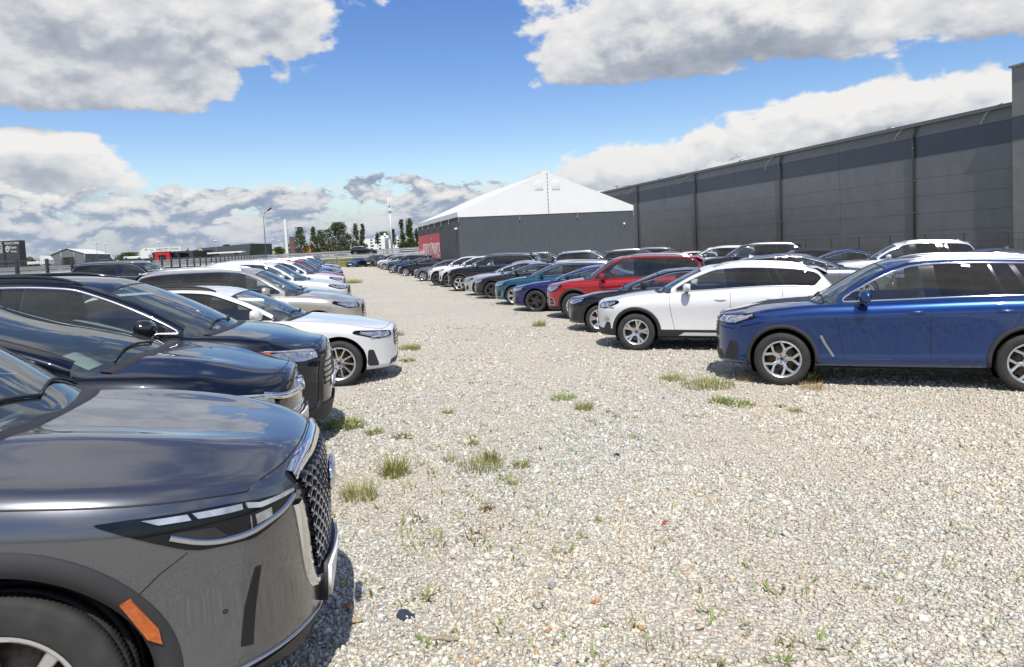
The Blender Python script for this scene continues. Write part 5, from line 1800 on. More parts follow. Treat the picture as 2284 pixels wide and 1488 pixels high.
gt.build('gutter', simple('gutter_grey', (.16, .16, .16), .4, metal=.3), wh, smooth=False)
pipe_m = simple('downpipe_grey', (.09, .09, .092), .35)
for p in pipes:
    if p > Lw: continue
    mb = MB(); mb.tube([(p-.25, .12, H_-.1), (p-.22, .12, H_-.32), (p, .10, H_-.65), (p, .10, 0.2)], .065, 8)
    for k in range(4): mb.box((p-.09, .0, 1.2+k*1.9), (p+.09, .17, 1.25+k*1.9))
    mb.build('downpipe', pipe_m, wh)
for pts in ([(2237, 230), (2213, 240), (2198, 255), (2187, 277)], [(2033, 277), (2016, 286), (2003, 298), (1994, 312)], [(1734, 345), (1720, 353), (1711, 365), (1706, 379)], [(1546, 389), (1532, 395), (1521, 402), (1515, 410)], [(1418, 418), (1408, 424), (1402, 431), (1399, 439)]):
    mb = MB(); q = [fac(a, b, .14) for a, b in pts]
    Mi = wh.matrix_world.inverted() if False else (Matrix.Translation(wo) @ Matrix.Rotation(math.atan2(wd.y, wd.x), 4, 'Z')).inverted()
    mb.tube([Mi @ Vector(p) for p in q], .022, 6); mb.build('cable', simple('pale_cable', (.6, .6, .58), .5), wh)
for px, py, s in ((1990, 271, .42), (1655, 350, .36), (1475, 391, .3)):
    p = fac(px, py, -4.0); Mi = (Matrix.Translation(wo) @ Matrix.Rotation(math.atan2(wd.y, wd.x), 4, 'Z')).inverted(); l = Mi @ p
    mb = MB(); mb.lathe([(.16, -.6), (.16, .0), (.30, .02), (.36, .14), (.34, .28), (.2, .40), (.0, .44)], 18, 'z')
    mb = mb.moved(Matrix.Translation((l.x, l.y, H_+.55))); mb.build('roof_vent', galv, wh)
zp = fac(2264, 150, .5).z + .3
pr = MB(); pr.box((-1.6, -30, 0), (.0, .55, zp)); pr.build('end_pier', pier_m, wh, smooth=False)
pb = MB(); pb.box((-1.58, .552, lo_b), (-.02, .565, hi_b)); pb.build('pier_stripe', band_m, wh, smooth=False)
pc = MB(); pc.box((-1.7, -30, zp+.001), (.1, .65, zp+.10)); pc.build('pier_coping', galv, wh, smooth=False)
# white flat building behind the tent and warehouse
c = at_depth(1372, 424, 135)
mb = MB(); mb.box((c.x-14, c.y, 0), (c.x+8, c.y+14, c.z)); o = mb.build('white_building', white, smooth=False)
mb2 = MB(); mb2.tube([(c.x+.5, c.y+1, c.z), (c.x+.5, c.y+1, c.z+.9)], .12, 6); mb2.box((c.x-.2, c.y+.8, c.z+.7), (c.x+3, c.y+1.1, c.z+.8)); mb2.build('roof_aerial', galv, o)
tag(o, 'low white flat-roofed building behind the tent hall ridge', 'building')
# fence in front of the warehouse
def fence(name, pts, zfun, h, label, post_mat, wire_mat, step=2.5, pw=.04, wires=(.1, .45, .8, 1.0), mesh_step=.0, wr=.004):
    o = None
    p0 = Vector((pts[0][0], pts[0][1], 0)); p1 = Vector((pts[1][0], pts[1][1], 0)); d = p1-p0; n = int(d.length/step); d.normalize()
    root = empty(name, (p0.x, p0.y, zfun(p0.x, p0.y)), 0, label, 'fence')
    base = Vector(root.location)
    pm = MB(); pm.box((-pw, -pw, 0), (pw, pw, h+.06), 0, .008); proto = None
    for i in range(n+1):
        p = p0 + d*(i*step); z = zfun(p.x, p.y)
        if proto is None: proto = pm.build('post', post_mat, root); q = proto
        else: q = proto.copy(); COL.objects.link(q); q.parent = root
        q.location = Vector((p.x, p.y, z)) - base
    wm = MB()
    for w in wires:
        wm.tube([Vector((p.x, p.y, zfun(p.x, p.y) + w*h)) - base for p in [p0 + d*(i*step) for i in range(n+1)]], wr, 4)
    if mesh_step:
        k = 0.0
        while k < n*step:
            p = p0 + d*k; z = zfun(p.x, p.y)
            b = Vector((p.x, p.y, z)) - base
            wm.tube([b + Vector((0, 0, .05)), b + Vector((0, 0, h))], wr*.7, 3, caps=False)
            k += mesh_step
    wm.build('mesh_panel', wire_mat, root)
    return root
def fp(off, along): 
    p = wo + wd*along + wn*off
    return (p.x, p.y)
fence('mesh_fence', [fp(2.6, -9), fp(2.6, 56)], ground_z, 1.75, 'thin dark mesh fence along the foot of the warehouse', dark_steel, dark_steel, 2.5, .03, (.05, .3, .55, .8, 1.0), .25, .006)
# left boundary fence
xf = lambda y: (-9.75/.973 + LANE*y, y)
fence('boundary_fence', [xf(13.5), xf(109)], lambda x, y: ground_z(x, y), 1.85, 'dark post and wire mesh fence along the left edge of the lot', dark_steel, galv, 2.5, .045, (.03, .15, .3, .45, .6, .75, .9, 1.0), .20, .005)
# the lot's far end
ex = lambda q: (q/.973 + LANE*109.2, 109.2)
fence('end_fence', [ex(-9.5), ex(26)], lambda x, y: ground_z(x, y), 1.5, 'thin dark fence across the far end of the lot', dark_steel, dark_steel, 2.5, .035, (.35, .7, 1.0), 0, .02)

# ---- the highway
rows = []
prof = [(121.0, .2), (124.4, 1.40), (124.5, 1.52), (125.2, 1.54), (140, 1.76), (140.6, 1.76), (142, 1.2)]
xs2 = np.linspace(-330, 330, 67)
def strip(idx, name, mat):
    Pn = np.array([[(x, prof[i][0], prof[i][1]) for i in idx] for x in xs2])
    o = MB().grid(Pn, flip=True).build(name, mat, smooth=False)
    if o.data.polygons[0].normal.z < 0: o.data.flip_normals()
    return tag(o, kind='structure')
asph = simple('worn_asphalt', (.23, .225, .215), .85, noise=.12, nscale=.6)
strip([0, 1], 'embankment', M['grass']); strip([1, 2, 3], 'kerb', concrete); strip([3, 4], 'highway', asph); strip([4, 5, 6], 'verge', M['grass'])
for yy, zz in ((128.8, 1.593), (132.6, 1.65), (136.4, 1.706)):
    mb = MB()
    if yy == 132.6: mb.box((-300, yy-.07, zz+.004), (300, yy+.07, zz+.02))
    else:
        for k in range(-48, 48): mb.box((k*6, yy-.06, zz+.004), (k*6+2.5, yy+.06, zz+.02))
    tag(mb.build('lane_marking', white, smooth=False), kind='structure')
def guardrail(y, z, label, double):
    root = empty('guardrail', (0, y, z), 0, label, 'guardrail')
    bm_ = MB()
    for zc in ((.50, .86) if double else (.50,)):
        rr = np.array([[(x, dy, zc+dz) for dy, dz in ((0, -.15), (-.07, -.10), (-.02, 0), (-.07, .10), (0, .15))] for x in np.linspace(-190, 190, 39)])
        bm_.grid(rr)
    bm_.build('beam', galv, root, smooth=False)
    pm = MB(); pm.box((-.06, .02, -.4), (.06, .12, 1.0 if double else .66)); pr = None
    for k in range(-46, 41):
        if pr is None: pr = pm.build('post', galv, root); q = pr
        else: q = pr.copy(); COL.objects.link(q); q.parent = root
        q.location = (k*4, 0, 0)
guardrail(139.9, 1.70, 'tall double steel guardrail on the far side of the highway', True)
guardrail(125.0, 1.30, 'low steel guardrail on the near edge of the highway', False)

# ---- background buildings
def gz_at(px, py, D): return at_depth(px, py, D)
# dark sign tower, far left
D = 165; a = at_depth(-40, 533, D); b = at_depth(41, 536, D); zlo = at_depth(20, 592, D).z - 1
tw = empty('sign_tower', ((a.x+b.x)/2, D, zlo), 0, 'dark sign tower with white lettering at the far left', 'sign')
wv = b.x-a.x; ht = b.z-zlo
mb = MB(); mb.box((-wv/2, 0, 0), (wv/2, 2.2, ht)); mb.build('column', grey_dark, tw, smooth=False)
cl_ = at_depth(10, 560, D).x - (a.x+b.x)/2
mb = MB(); mb.box((cl_-.12, -.12, 0), (cl_+.12, -.01, ht)); mb.box((-wv/2, -.1, ht*.22), (wv/2, -.01, ht*.24)); mb.build('trim', simple('tower_trim', (.02, .02, .022), .5), tw, smooth=False)
bpy.context.view_layer.update()
tx = at_depth(25, 543, D); text('SAMOCHODY UŻYWANE', .62, (tx.x, D-.02, tx.z), face_rot((1, 0, 0)), M['letter'], tw, xs=.5)
tx = at_depth(29, 552, D); text('Toyota', .75, (tx.x, D-.02, tx.z), face_rot((1, 0, 0)), M['letter'], tw, xs=.7)
tx = at_depth(31, 561, D); text('Premium', .6, (tx.x, D-.02, tx.z), face_rot((1, 0, 0)), M['letter'], tw, xs=.6)
tx = at_depth(17, 556, D)
em = MB()
for rx, rz, cz in ((.45, .62, 0), (.2, .55, .02), (.38, .22, .3)):
    em.tube([(tx.x-tw.location.x + rx*math.cos(t), -.05, tx.z-tw.location.z + cz + rz*math.sin(t)) for t in np.linspace(0, 2*math.pi, 25)], .05, 5, caps=False)
em.build('emblem', M['letter'], tw)
tx = at_depth(2, 553, D); o = text('SALON', .95, (tx.x, D-.02, tx.z), Matrix.Rotation(R(90), 4, 'Y') @ face_rot((1, 0, 0)) if False else face_rot((0, 0, 1), Vector((-1, 0, 0))), M['letter'], tw, xs=.8)

# white roofed hall
D = 230; l = at_depth(112, 570, D); r = at_depth(190, 568, D); rr = at_depth(246, 567, D+34); zb = at_depth(150, 590, D).z
hl = empty('white_roofed_hall', (l.x, D, zb), 0, 'grey hall with a white vaulted roof beyond the highway at left', 'hall')
w_ = r.x-l.x; he = l.z-zb; ap = at_depth(151, 555, D).z-zb; dl = 34; sx = rr.x-r.x
mb = MB(); mb.add([(0,0,0),(w_,0,0),(w_,0,he),(w_/2,0,ap),(0,0,he),(sx,dl,0),(w_+sx,dl,0),(w_+sx,dl,he),(sx+w_/2,dl,ap),(sx,dl,he)], [(0,1,2,3,4),(1,6,7,2),(6,5,9,8,7),(5,0,4,9)])
mb.build('wall', simple('hall_grey', (.16, .165, .18), .6), hl, smooth=False)
mb = MB(); mb.add([(-.3,-.3,he),(w_/2,-.3,ap+.1),(w_/2+sx,dl,ap+.1),(sx-.3,dl,he),(w_+.3,-.3,he),(w_+sx+.3,dl,he)], [(0,1,2,3),(1,4,5,2)]); mb.build('roof', white, hl, smooth=False)
mb = MB(); mb.box((w_*.36, -.08, 0), (w_*.66, -.01, he*.72)); mb.build('doorway', simple('dark_opening', (.012, .012, .012), .9), hl, smooth=False)
for t in (.33, .69, .99): mb = MB(); mb.tube([(w_*t, -.15, 0), (w_*t, -.15, he*(1.25 if t < .9 else 1.0))], .12, 6); mb.build('pole', galv, hl)

# dealership with red entrance
D = 210; l = at_depth(318, 566, D); r = at_depth(430, 565, D); zb = at_depth(370, 579, D).z
ds = empty('dealership', (l.x, D, zb), 0, 'low dark dealership with a white sign and a red entrance beyond the highway', 'building')
w_ = r.x-l.x; he = at_depth(370, 562, D).z-zb
mb = MB(); mb.box((0, 0, -1), (w_, 14, he)); mb.build('wall', grey_dark, ds, smooth=False)
mb = MB(); mb.box((w_*.08, -.06, .4), (w_*.92, -.01, he*.75)); mb.build('shop_window', M['gloss'], ds, smooth=False)
x0, x1 = at_depth(350, 570, D).x-l.x, at_depth(383, 570, D).x-l.x
mb = MB(); mb.box((x0, -1.2, -1), (x0+1.0, -.08, he+.1)); mb.box((x1-1.0, -1.2, -1), (x1, -.08, he+.1)); mb.box((x0+1.0, -1.2, he*.62), (x1-1.0, -.08, he+.1)); mb.build('entrance', simple('signal_red', (.55, .02, .025), .4), ds, smooth=False)
s0, s1 = at_depth(322, 560, D), at_depth(408, 553, D)
mb = MB(); mb.box((s0.x-l.x, -1.4, he+.15), (s1.x-l.x, -1.1, he+.15+1.15)); sg = mb.build('sign_board', white, ds, smooth=False)
bpy.context.view_layer.update()
text('SAMOCHODY UŻYWANE', .92, (at_depth(379, 557, D).x, D-1.42, zb+he+.7), face_rot((1, 0, 0)), M['gloss'], sg, xs=.60)
text('Toyota', .42, (at_depth(343, 557, D).x, D-1.42, zb+he+.7), face_rot((1, 0, 0)), M['plastic'], sg, xs=.8)
em = MB()
for rx, rz in ((.42, .28), (.16, .25)): em.tube([(at_depth(331, 557, D).x-l.x + rx*math.cos(t), -1.43, he+.7 + rz*math.sin(t)) for t in np.linspace(0, 2*math.pi, 21)], .04, 5, caps=False)
em.build('emblem', M['plastic'], ds)

# dark low hall with a yellow emblem
D = 225; l = at_depth(424, 563, D); r = at_depth(560, 556, D); zb = at_depth(500, 575, D).z
dh = empty('low_dark_hall', (l.x, D, zb), 0, 'low dark shallow-gabled hall with a yellow ring emblem beyond the highway', 'building')
w_ = r.x-l.x; he = at_depth(440, 556, D).z-zb; ap = at_depth(455, 553, D).z-zb
mb = MB(); mb.add([(0,0,-1),(w_*.95,0,-1),(w_,0,he+.9),(w_*.22,0,ap),(0,0,he-.5),(0,20,-1),(w_,20,-1),(w_,20,he+.9),(w_*.22,20,ap),(0,20,he-.5)], [(0,1,2,3,4),(1,6,7,2),(2,7,8,3),(3,8,9,4),(5,0,4,9)])
mb.build('wall', simple('hall_charcoal', (.075, .08, .085), .5), dh, smooth=False)
q = at_depth(447, 563, D)
mb = MB(); mb.lathe([(.95, -.12), (.95, -.02), (.55, -.02), (.55, -.12)], 24, 'y', closed=True); mb = mb.moved(Matrix.Translation((q.x-l.x, 0, q.z-zb))); yl = simple('sign_yellow', (.75, .48, .01), .4)
mb.build('emblem', yl, dh)
mb = MB(); mb.box((q.x-l.x-.9, -.1, q.z-zb-1.55), (q.x-l.x+.9, -.02, q.z-zb-1.2)); mb.build('name_strip', yl, dh)
# white trailers and vans beyond the highway
def trailer(px0, px1, py0, py1, D, label, cab=None):
    a = at_depth(px0, py1, D); b = at_depth(px1, py0, D)
    root = empty('box_trailer', (a.x, D, a.z), 0, label, 'trailer')
    mb = MB(); mb.box((0, 0, .25), (b.x-a.x, 2.4, b.z-a.z), 0, .08); mb.build('box', white, root)
    w = MB()
    for x in (.18, .28, .82): w.join(MB().lathe([(.42, -.12), (.42, .12), (.0, .12)], 14).moved(Matrix.Translation(((b.x-a.x)*x, .1, .2))))
    w.build('wheels', M['tyre'], root)
    if cab:
        c = MB(); c.add([((b.x-a.x)+.1, 0, .2), ((b.x-a.x)+2.2, 0, .2), ((b.x-a.x)+2.1, 0, 1.2), ((b.x-a.x)+1.3, 0, 2.2), ((b.x-a.x)+.1, 0, 2.3)] + [((b.x-a.x)+.1, 2.2, .2), ((b.x-a.x)+2.2, 2.2, .2), ((b.x-a.x)+2.1, 2.2, 1.2), ((b.x-a.x)+1.3, 2.2, 2.2), ((b.x-a.x)+.1, 2.2, 2.3)],
                    [(0,1,2,3,4), (9,8,7,6,5), (0,5,6,1), (1,6,7,2), (2,7,8,3), (3,8,9,4), (4,9,5,0)]); c.build('cab', white, root, smooth=False)
trailer(43, 88, 583, 594, 175, 'white box trailer right of the dark sign tower', True)
trailer(276, 312, 571, 581, 185, 'white van bodied lorry left of the red entrance', True)
trailer(462, 540, 560, 570, 175, 'long white trailer in front of the low dark hall')

# orange roofed houses
orange = simple('clay_tiles', (.50, .16, .06), .8, noise=.15, nscale=.8); cream = simple('cream_render', (.62, .50, .28), .8); plaster = simple('white_render', (.68, .64, .57), .8)
houses = [(571, 594, 556, 572, 'white rendered house with a dark orange roof, leftmost of the far houses', plaster, 1), (596, 624, 556, 572, 'cream gabled house beside the tall street lamp', cream, 0), (630, 656, 556, 571, 'cream house behind the rusty advertising panel', cream, 0), (660, 700, 550, 571, 'wide orange roofed house between the poplars', cream, 1), (716, 744, 553, 570, 'orange roofed house half hidden by the second group of poplars', plaster, 1)]
for x0, x1, yt, yb_, lab, wm_, side in houses:
    D = 300; a = at_depth(x0, yb_, D); b = at_depth(x1, yt, D); w_ = b.x-a.x; h = b.z-a.z; he = h*.45
    ho = empty('house', (a.x, D, a.z), 0, lab, 'house', 'orange roofed houses beyond the highway')
    mb = MB()
    if side == 0: mb.add([(0,0,-2),(w_,0,-2),(w_,0,he),(w_/2,0,h),(0,0,he),(0,9,-2),(w_,9,-2),(w_,9,he),(w_/2,9,h),(0,9,he)], [(0,1,2,3,4),(1,6,7,2),(5,0,4,9),(9,8,7,6,5)])
    else: mb.box((0, 0, -2), (w_, 9, he))
    mb.build('wall', wm_, ho, smooth=False)
    mb = MB()
    if side == 0: mb.add([(-.4,-.4,he-.2),(w_/2,-.4,h+.15),(w_/2,9.4,h+.15),(-.4,9.4,he-.2),(w_+.4,-.4,he-.2),(w_+.4,9.4,he-.2)], [(0,1,2,3),(1,4,5,2)])
    else:
        mb.add([(-.4,-.5,he-.2),(w_+.4,-.5,he-.2),(w_*.86,4.5,h),(w_*.14,4.5,h),(-.4,9.5,he-.2),(w_+.4,9.5,he-.2)], [(0,1,2,3),(1,5,2),(5,4,3,2),(4,0,3)])
        mb.box((w_*.62, 2.4, h*.8), (w_*.62+.5, 2.9, h+.6))
    mb.build('roof', orange, ho, smooth=False)
    for t in (.22, .62):
        mb = MB(); mb.box((w_*t, -.06, he*.25), (w_*t+w_*.14, -.01, he*.8)); mb.build('window', M['gloss'], ho, smooth=False)

# white apartments
D = 330
M['block'] = simple('block_white', (.80, .79, .76), .7)
def block(x0, x1, yt, yb_, lab, D, floors):
    a = at_depth(x0, yb_, D); b = at_depth(x1, yt, D); w_ = b.x-a.x; h = b.z-a.z
    bl = empty('apartment_block', (a.x, D, a.z), 0, lab, 'apartments', 'white apartment blocks on the horizon')
    mb = MB(); mb.box((0, 0, -3), (w_, 12, h)); mb.build('wall', plaster if False else M['block'], bl, smooth=False)
    fh = h/floors; n = max(2, int(w_/3.1))
    pm = None
    r = random.Random(int(x0))
    for f in range(floors):
        for k in range(n):
            ww = .95 if r.random() < .7 else 1.5
            mb = MB(); mb.box((0, -.05, 0), (ww, -.005, fh*.5)); o = mb.build('window', M['gloss'], bl, smooth=False)
            o.location = (w_/n*(k+.28), 0, f*fh+fh*.28)
    mb = MB(); mb.box((w_*.55, 3, h), (w_*.68, 6, h+1.3)); mb.build('roof_housing', plaster, bl, smooth=False)
block(772, 800, 535, 560, 'white apartment block, left wing behind the narrow poplars', D, 3)
block(803, 858, 531, 560, 'broad middle wing of the white apartments behind the black car on the highway', D+6, 4)
block(840, 866, 525, 545, 'taller white apartment block set back behind the middle wing', D+20, 4)
block(868, 896, 533, 559, 'white apartment block right of the tall white mast', D, 4)
block(926, 940, 527, 556, 'white apartment block cut off by the tent hall', D+10, 4)

# ---- masts, lamps, sign pole
def lamp(px, py0, py1, D, label, arm=None, name='street_lamp', mat=galv, r=.06, head=True):
    b = at_depth(px, py1, D); t = at_depth(px, py0, D); h = t.z-b.z
    root = empty(name, (b.x, D, b.z - 1), 0, label, 'street lamp' if name == 'street_lamp' else 'mast')
    h += 1; mb = MB()
    if arm:
        mb.tube([(0, 0, 0), (0, 0, h*.86), (.02*h, 0, h*.95), (arm*.55, 0, h*.985), (arm, 0, h)], [r*1.4, r, r*.8, r*.7, r*.6], 8); mb.build('pole', mat, root)
        hd = MB(); hd.add(MB().box((arm-.1, -.2, h-.08), (arm+.75, .2, h+.16), 0, .07).v, MB().box((arm-.1, -.2, h-.08), (arm+.75, .2, h+.16), 0, .07).f)
        hd = hd.moved(Matrix.Translation((arm, 0, h)) @ Matrix.Rotation(R(-35), 4, 'Y') @ Matrix.Translation((-arm, 0, -h))); hd.build('lamp_head', dark_steel, root)
    else:
        mb.tube([(0, 0, 0), (0, 0, h)], [r*1.3, r*.8], 8); mb.build('pole', mat, root)
        if head: hd = MB(); hd.box((-.42, -.3, h), (.42, .3, h+.22), 0, .08); hd.build('lamp_head', white, root)
    return root, h
lamp(594, 470, 576, 128, 'tall grey street lamp with a curved arm, left of the poplars', .9)
lamp(483, 538, 570, 190, 'short lamp post with a pale head in front of the low dark hall')
lamp(358, 541, 576, 200, 'short lamp post at the red entrance'); lamp(218, 543, 580, 200, 'lamp post in front of the white roofed hall')
lamp(137, 558, 590, 215, 'lamp post left of the dark hall doorway')
lamp(237, 545, 577, 240, 'thin post with a cross arm, right end of the white roofed hall', r=.07)
lamp(154, 545, 556, 250, 'thin post with a cross arm above the white hall roof', r=.12)
lamp(611, 536, 570, 260, 'far small lamp post right of the tall curved lamp'); lamp(624, 538, 570, 270, 'far small lamp post left of the white sign pole')
root, h = lamp(875, 449, 562, 150, 'tall white telecom mast with antennas, left of the tent', name='telecom_mast', mat=white, r=.15, head=False)
an = MB()
for k in range(3):
    a = k*2.1 + .4; an.box((.35*math.cos(a)-.16, .35*math.sin(a)-.1, h-.9), (.35*math.cos(a)+.16, .35*math.sin(a)+.1, h+.7), 0, .03)
an.tube([(0, 0, h), (0, 0, h+.9)], .05, 6); an.build('antenna', white, root)
an = MB(); an.lathe([(.3, h-2.2), (.3, h-1.8), (.15, h-1.8)], 12, 'z'); an.build('ring', galv, root)
a = at_depth(634, 489, 160); b = at_depth(641, 566, 160)
root = empty('sign_pole', (b.x, 160, b.z-1), 0, 'tall white flat sign pole beside a rusty advertising panel', 'sign')
mb = MB(); mb.box((-.27, -.2, 0), (.27, .2, a.z-b.z+1)); mb.build('pole', white, root, smooth=False)
c = at_depth(649, 528, 160)
root = empty('advertising_panel', (c.x, 160.5, b.z-1), 0, 'rusty brown advertising panel standing at the foot of the white sign pole', 'panel')
mb = MB(); mb.box((-.55, -.1, .2), (.55, .1, c.z-b.z+1)); mb.build('board', simple('rusty_board', (.14, .09, .075), .8, noise=.5, nscale=2.5), root, smooth=False)
mb = MB(); mb.box((-.12, .11, -.3), (.12, .3, 2)); mb.build('stand', dark_steel, root, smooth=False)
c0 = at_depth(644, 555, 170); c1 = at_depth(662, 566, 170)
mb = MB(); mb.box((c0.x, 170, c1.z-1), (c1.x, 174, c0.z)); o = mb.build('kiosk', grey_dark, smooth=False)
MB().box((c0.x-.2, 169.8, c0.z+.002), (c1.x+.2, 174.2, c0.z+.15)).build('roof', galv, o, smooth=False)
tag(o, 'small dark kiosk beside the rusty advertising panel', 'kiosk')

# ---- trees
def leaf_mb(name, c1, c2):
    return leafmat(name, c1, c2)
foliage = [leafmat('poplar_leaf', (.06, .095, .03), (.11, .145, .05)), leafmat('grey_leaf', (.10, .125, .065), (.15, .17, .095)), leafmat('dark_leaf', (.04, .065, .025), (.07, .10, .04))]
bark = simple('bark', (.10, .08, .06), .9, noise=.3, nscale=3)
def tree(px, yt, yb_, wpx, D, kind, label, mat=0, n=900, seed=0, name='poplar_tree', group='trees beyond the highway'):
    b = at_depth(px, yb_, D); t = at_depth(px, yt, D); h = t.z-b.z; w = wpx*D/1640*(1.3 if kind == 'col' else 1.15)
    r = random.Random(seed or int(px*3)); root = empty(name, (b.x, D, b.z), r.uniform(0, 6), label, 'tree', group)
    tk = MB(); tk.tube([(0, 0, -1.5), (0, 0, h*.3), (.01*h, 0, h*.65), (0, 0, h*.92)], [h*.02, h*.016, h*.009, h*.002], 7)
    for k in range(9):
        a = r.uniform(0, 6.28); z = h*r.uniform(.15, .6); l = w*.38
        up = 1.6 if kind == 'col' else .7
        tk.tube([(0, 0, z), (l*.5*math.cos(a), l*.5*math.sin(a), z+l*up*.6), (l*math.cos(a), l*math.sin(a), z+l*up*1.3)], [h*.007, h*.004, h*.001], 5)
    tk.build('trunk', bark, root)
    cr = MB(); cl = []
    for k in range(60 if kind == 'col' else 60):
        tz = r.uniform(.03 if kind == 'col' else .12, .98)**1.15
        if kind == 'col': rad = .62*w*min(1, 2.6*tz+.45)*(1-tz)**.55*1.15
        else: rad = .58*w*math.sin(math.pi*min(1, tz*.84+.13))**.55
        a = r.uniform(0, 6.28); d = rad*r.uniform(.3, 1)
        cl.append((d*math.cos(a), d*math.sin(a), tz*h, w*r.uniform(.12, .24)))
    for i in range(int(n*3.4)):
        x, y, z, s = r.choice(cl)
        g_ = lambda: r.gauss(0, .55)
        p = Vector((x + s*g_(), y + s*g_(), min(h*1.0, z + s*g_()*(1.6 if kind == 'col' else 1))))
        q = r.uniform(.5, 1.2)*max(.2, w*.045)
        nrm = Vector((r.gauss(0, 1), r.gauss(0, 1), r.gauss(0, 1))).normalized(); t1 = nrm.orthogonal().normalized()*q; t2 = nrm.cross(t1).normalized()*q*.8
        cr.add([p-t1-t2*.4, p+t2, p+t1-t2*.2, p-t2*.9], [(0, 1, 2, 3)])
    cr.build('crown', foliage[mat], root, smooth=False)
tree(672, 507, 570, 25, 240, 'col', 'single poplar right of the white sign pole', seed=3)
tree(702, 505, 570, 13, 235, 'col', 'narrow dark poplar, left one of the second group', 0, 700)
tree(716, 514, 570, 18, 242, 'col', 'shorter poplar in the second group', 0, 700); tree(733, 512, 570, 24, 238, 'round', 'rounded greyish tree in the second group of poplars', 1)
tree(757, 496, 570, 31, 236, 'round', 'tallest broad grey green tree in the second group', 1, 1300)
tree(778, 522, 566, 17, 260, 'round', 'low round tree at the left end of the white apartments', 2, 500)
tree(796, 499, 568, 15, 245, 'col', 'broad poplar in front of the white apartments', 1); tree(812, 497, 566, 10, 244, 'col', 'slim poplar in front of the white apartments', 0)
tree(899, 490, 566, 13, 230, 'col', 'left one of the two dark poplars beside the tent', 0); tree(917, 487, 566, 16, 228, 'col', 'right one of the two dark poplars beside the tent', 0, 1100)
tree(932, 510, 560, 12, 250, 'col', 'poplar partly hidden by the edge of the tent', 0, 500)
tree(879, 511, 545, 9, 300, 'col', 'small dark conifer behind the white mast', 2, 350, name='conifer'); tree(842, 519, 545, 7, 320, 'col', 'thin dark conifer above the apartment roofs', 2, 300, name='conifer')
tree(856, 517, 534, 20, 370, 'round', 'faint round tree above the apartment roofs', 1, 500, name='broadleaf_tree')
tree(622, 551, 572, 18, 250, 'round', 'green bush between two orange roofed houses', 0, 400, name='broadleaf_tree'); tree(765, 548, 570, 26, 250, 'round', 'wide bush at the foot of the grey green trees', 0, 500, name='broadleaf_tree')
tree(50, 570, 596, 14, 240, 'round', 'small tree just right of the dark sign tower', 1, 400, name='broadleaf_tree'); tree(104, 570, 592, 22, 235, 'round', 'bushy tree left of the white roofed hall', 1, 500, name='broadleaf_tree')
tree(286, 564, 582, 34, 260, 'round', 'broad green tree between the white hall and the red entrance', 0, 600, name='broadleaf_tree')
tree(505, 546, 556, 12, 280, 'round', 'round tree top showing over the low dark hall', 2, 250, name='broadleaf_tree')
wd_ = MB(); r_ = random.Random(11)
for k in range(5200):
    px = r_.choice([r_.uniform(-60, 330), r_.uniform(40, 120), r_.uniform(560, 960), r_.uniform(-200, 1300)])
    D = r_.uniform(420, 560); py = 612 - .0507*px + 0
    b = at_depth(px, py, D); top = (3.5 + 3*math.sin(px*.05) + 2*math.sin(px*.017+1) + 2.5*math.sin(px*.11))
    z = b.z - 2 + r_.uniform(0, 1)*max(2.5, top+5)
    q = r_.uniform(.6, 1.5)
    nrm = Vector((r_.gauss(0, 1), r_.gauss(0, 1), r_.gauss(0, 1))).normalized(); t1 = nrm.orthogonal().normalized()*q; t2 = nrm.cross(t1).normalized()*q
    p = Vector((b.x, D, z)); wd_.add([p-t1, p+t2, p+t1, p-t2], [(0, 1, 2, 3)])
tag(wd_.build('distant_woodland', foliage[2], smooth=False), kind='stuff')
# ------------------------------------------------------------------ paints
PT = {
 'blue': paint('deep_blue_metallic', (.009, .042, .165), .6, .24, .25), 'white': paint('white_gloss', (.69, .69, .685), 0, .3, 0, .03),
 'black': paint('black_gloss', (.002, .0025, .004), .2, .3, .1), 'red': paint('red_metallic', (.37, .007, .013), .35, .3, .2),
 'navy': paint('navy_metallic', (.004, .012, .060), .5, .3, .25), 'royal': paint('royal_blue', (.005, .012, .11), .4, .3, .2),
 'teal': paint('teal_metallic', (.003, .085, .15), .5, .3, .25), 'silver': paint('silver_metallic', (.50, .52, .55), .6, .3, .12),
 'grey': paint('mid_grey_metallic', (.16, .17, .19), .6, .3, .2), 'greyblue': paint('grey_blue_metallic', (.075, .10, .15), .6, .3, .2),
 'champagne': paint('champagne_metallic', (.52, .475, .41), .55, .28, .12), 'gunmetal': paint('gunmetal_metallic', (.128, .133, .148), .8, .27, .25, .02),
 'darkblue': paint('blue_black', (.0025, .004, .010), .3, .3, .2), 'charcoal': paint('charcoal_metallic', (.035, .037, .042), .6, .3, .2),
}
HERO_ROT = 11
ROUND = {'round': .18}
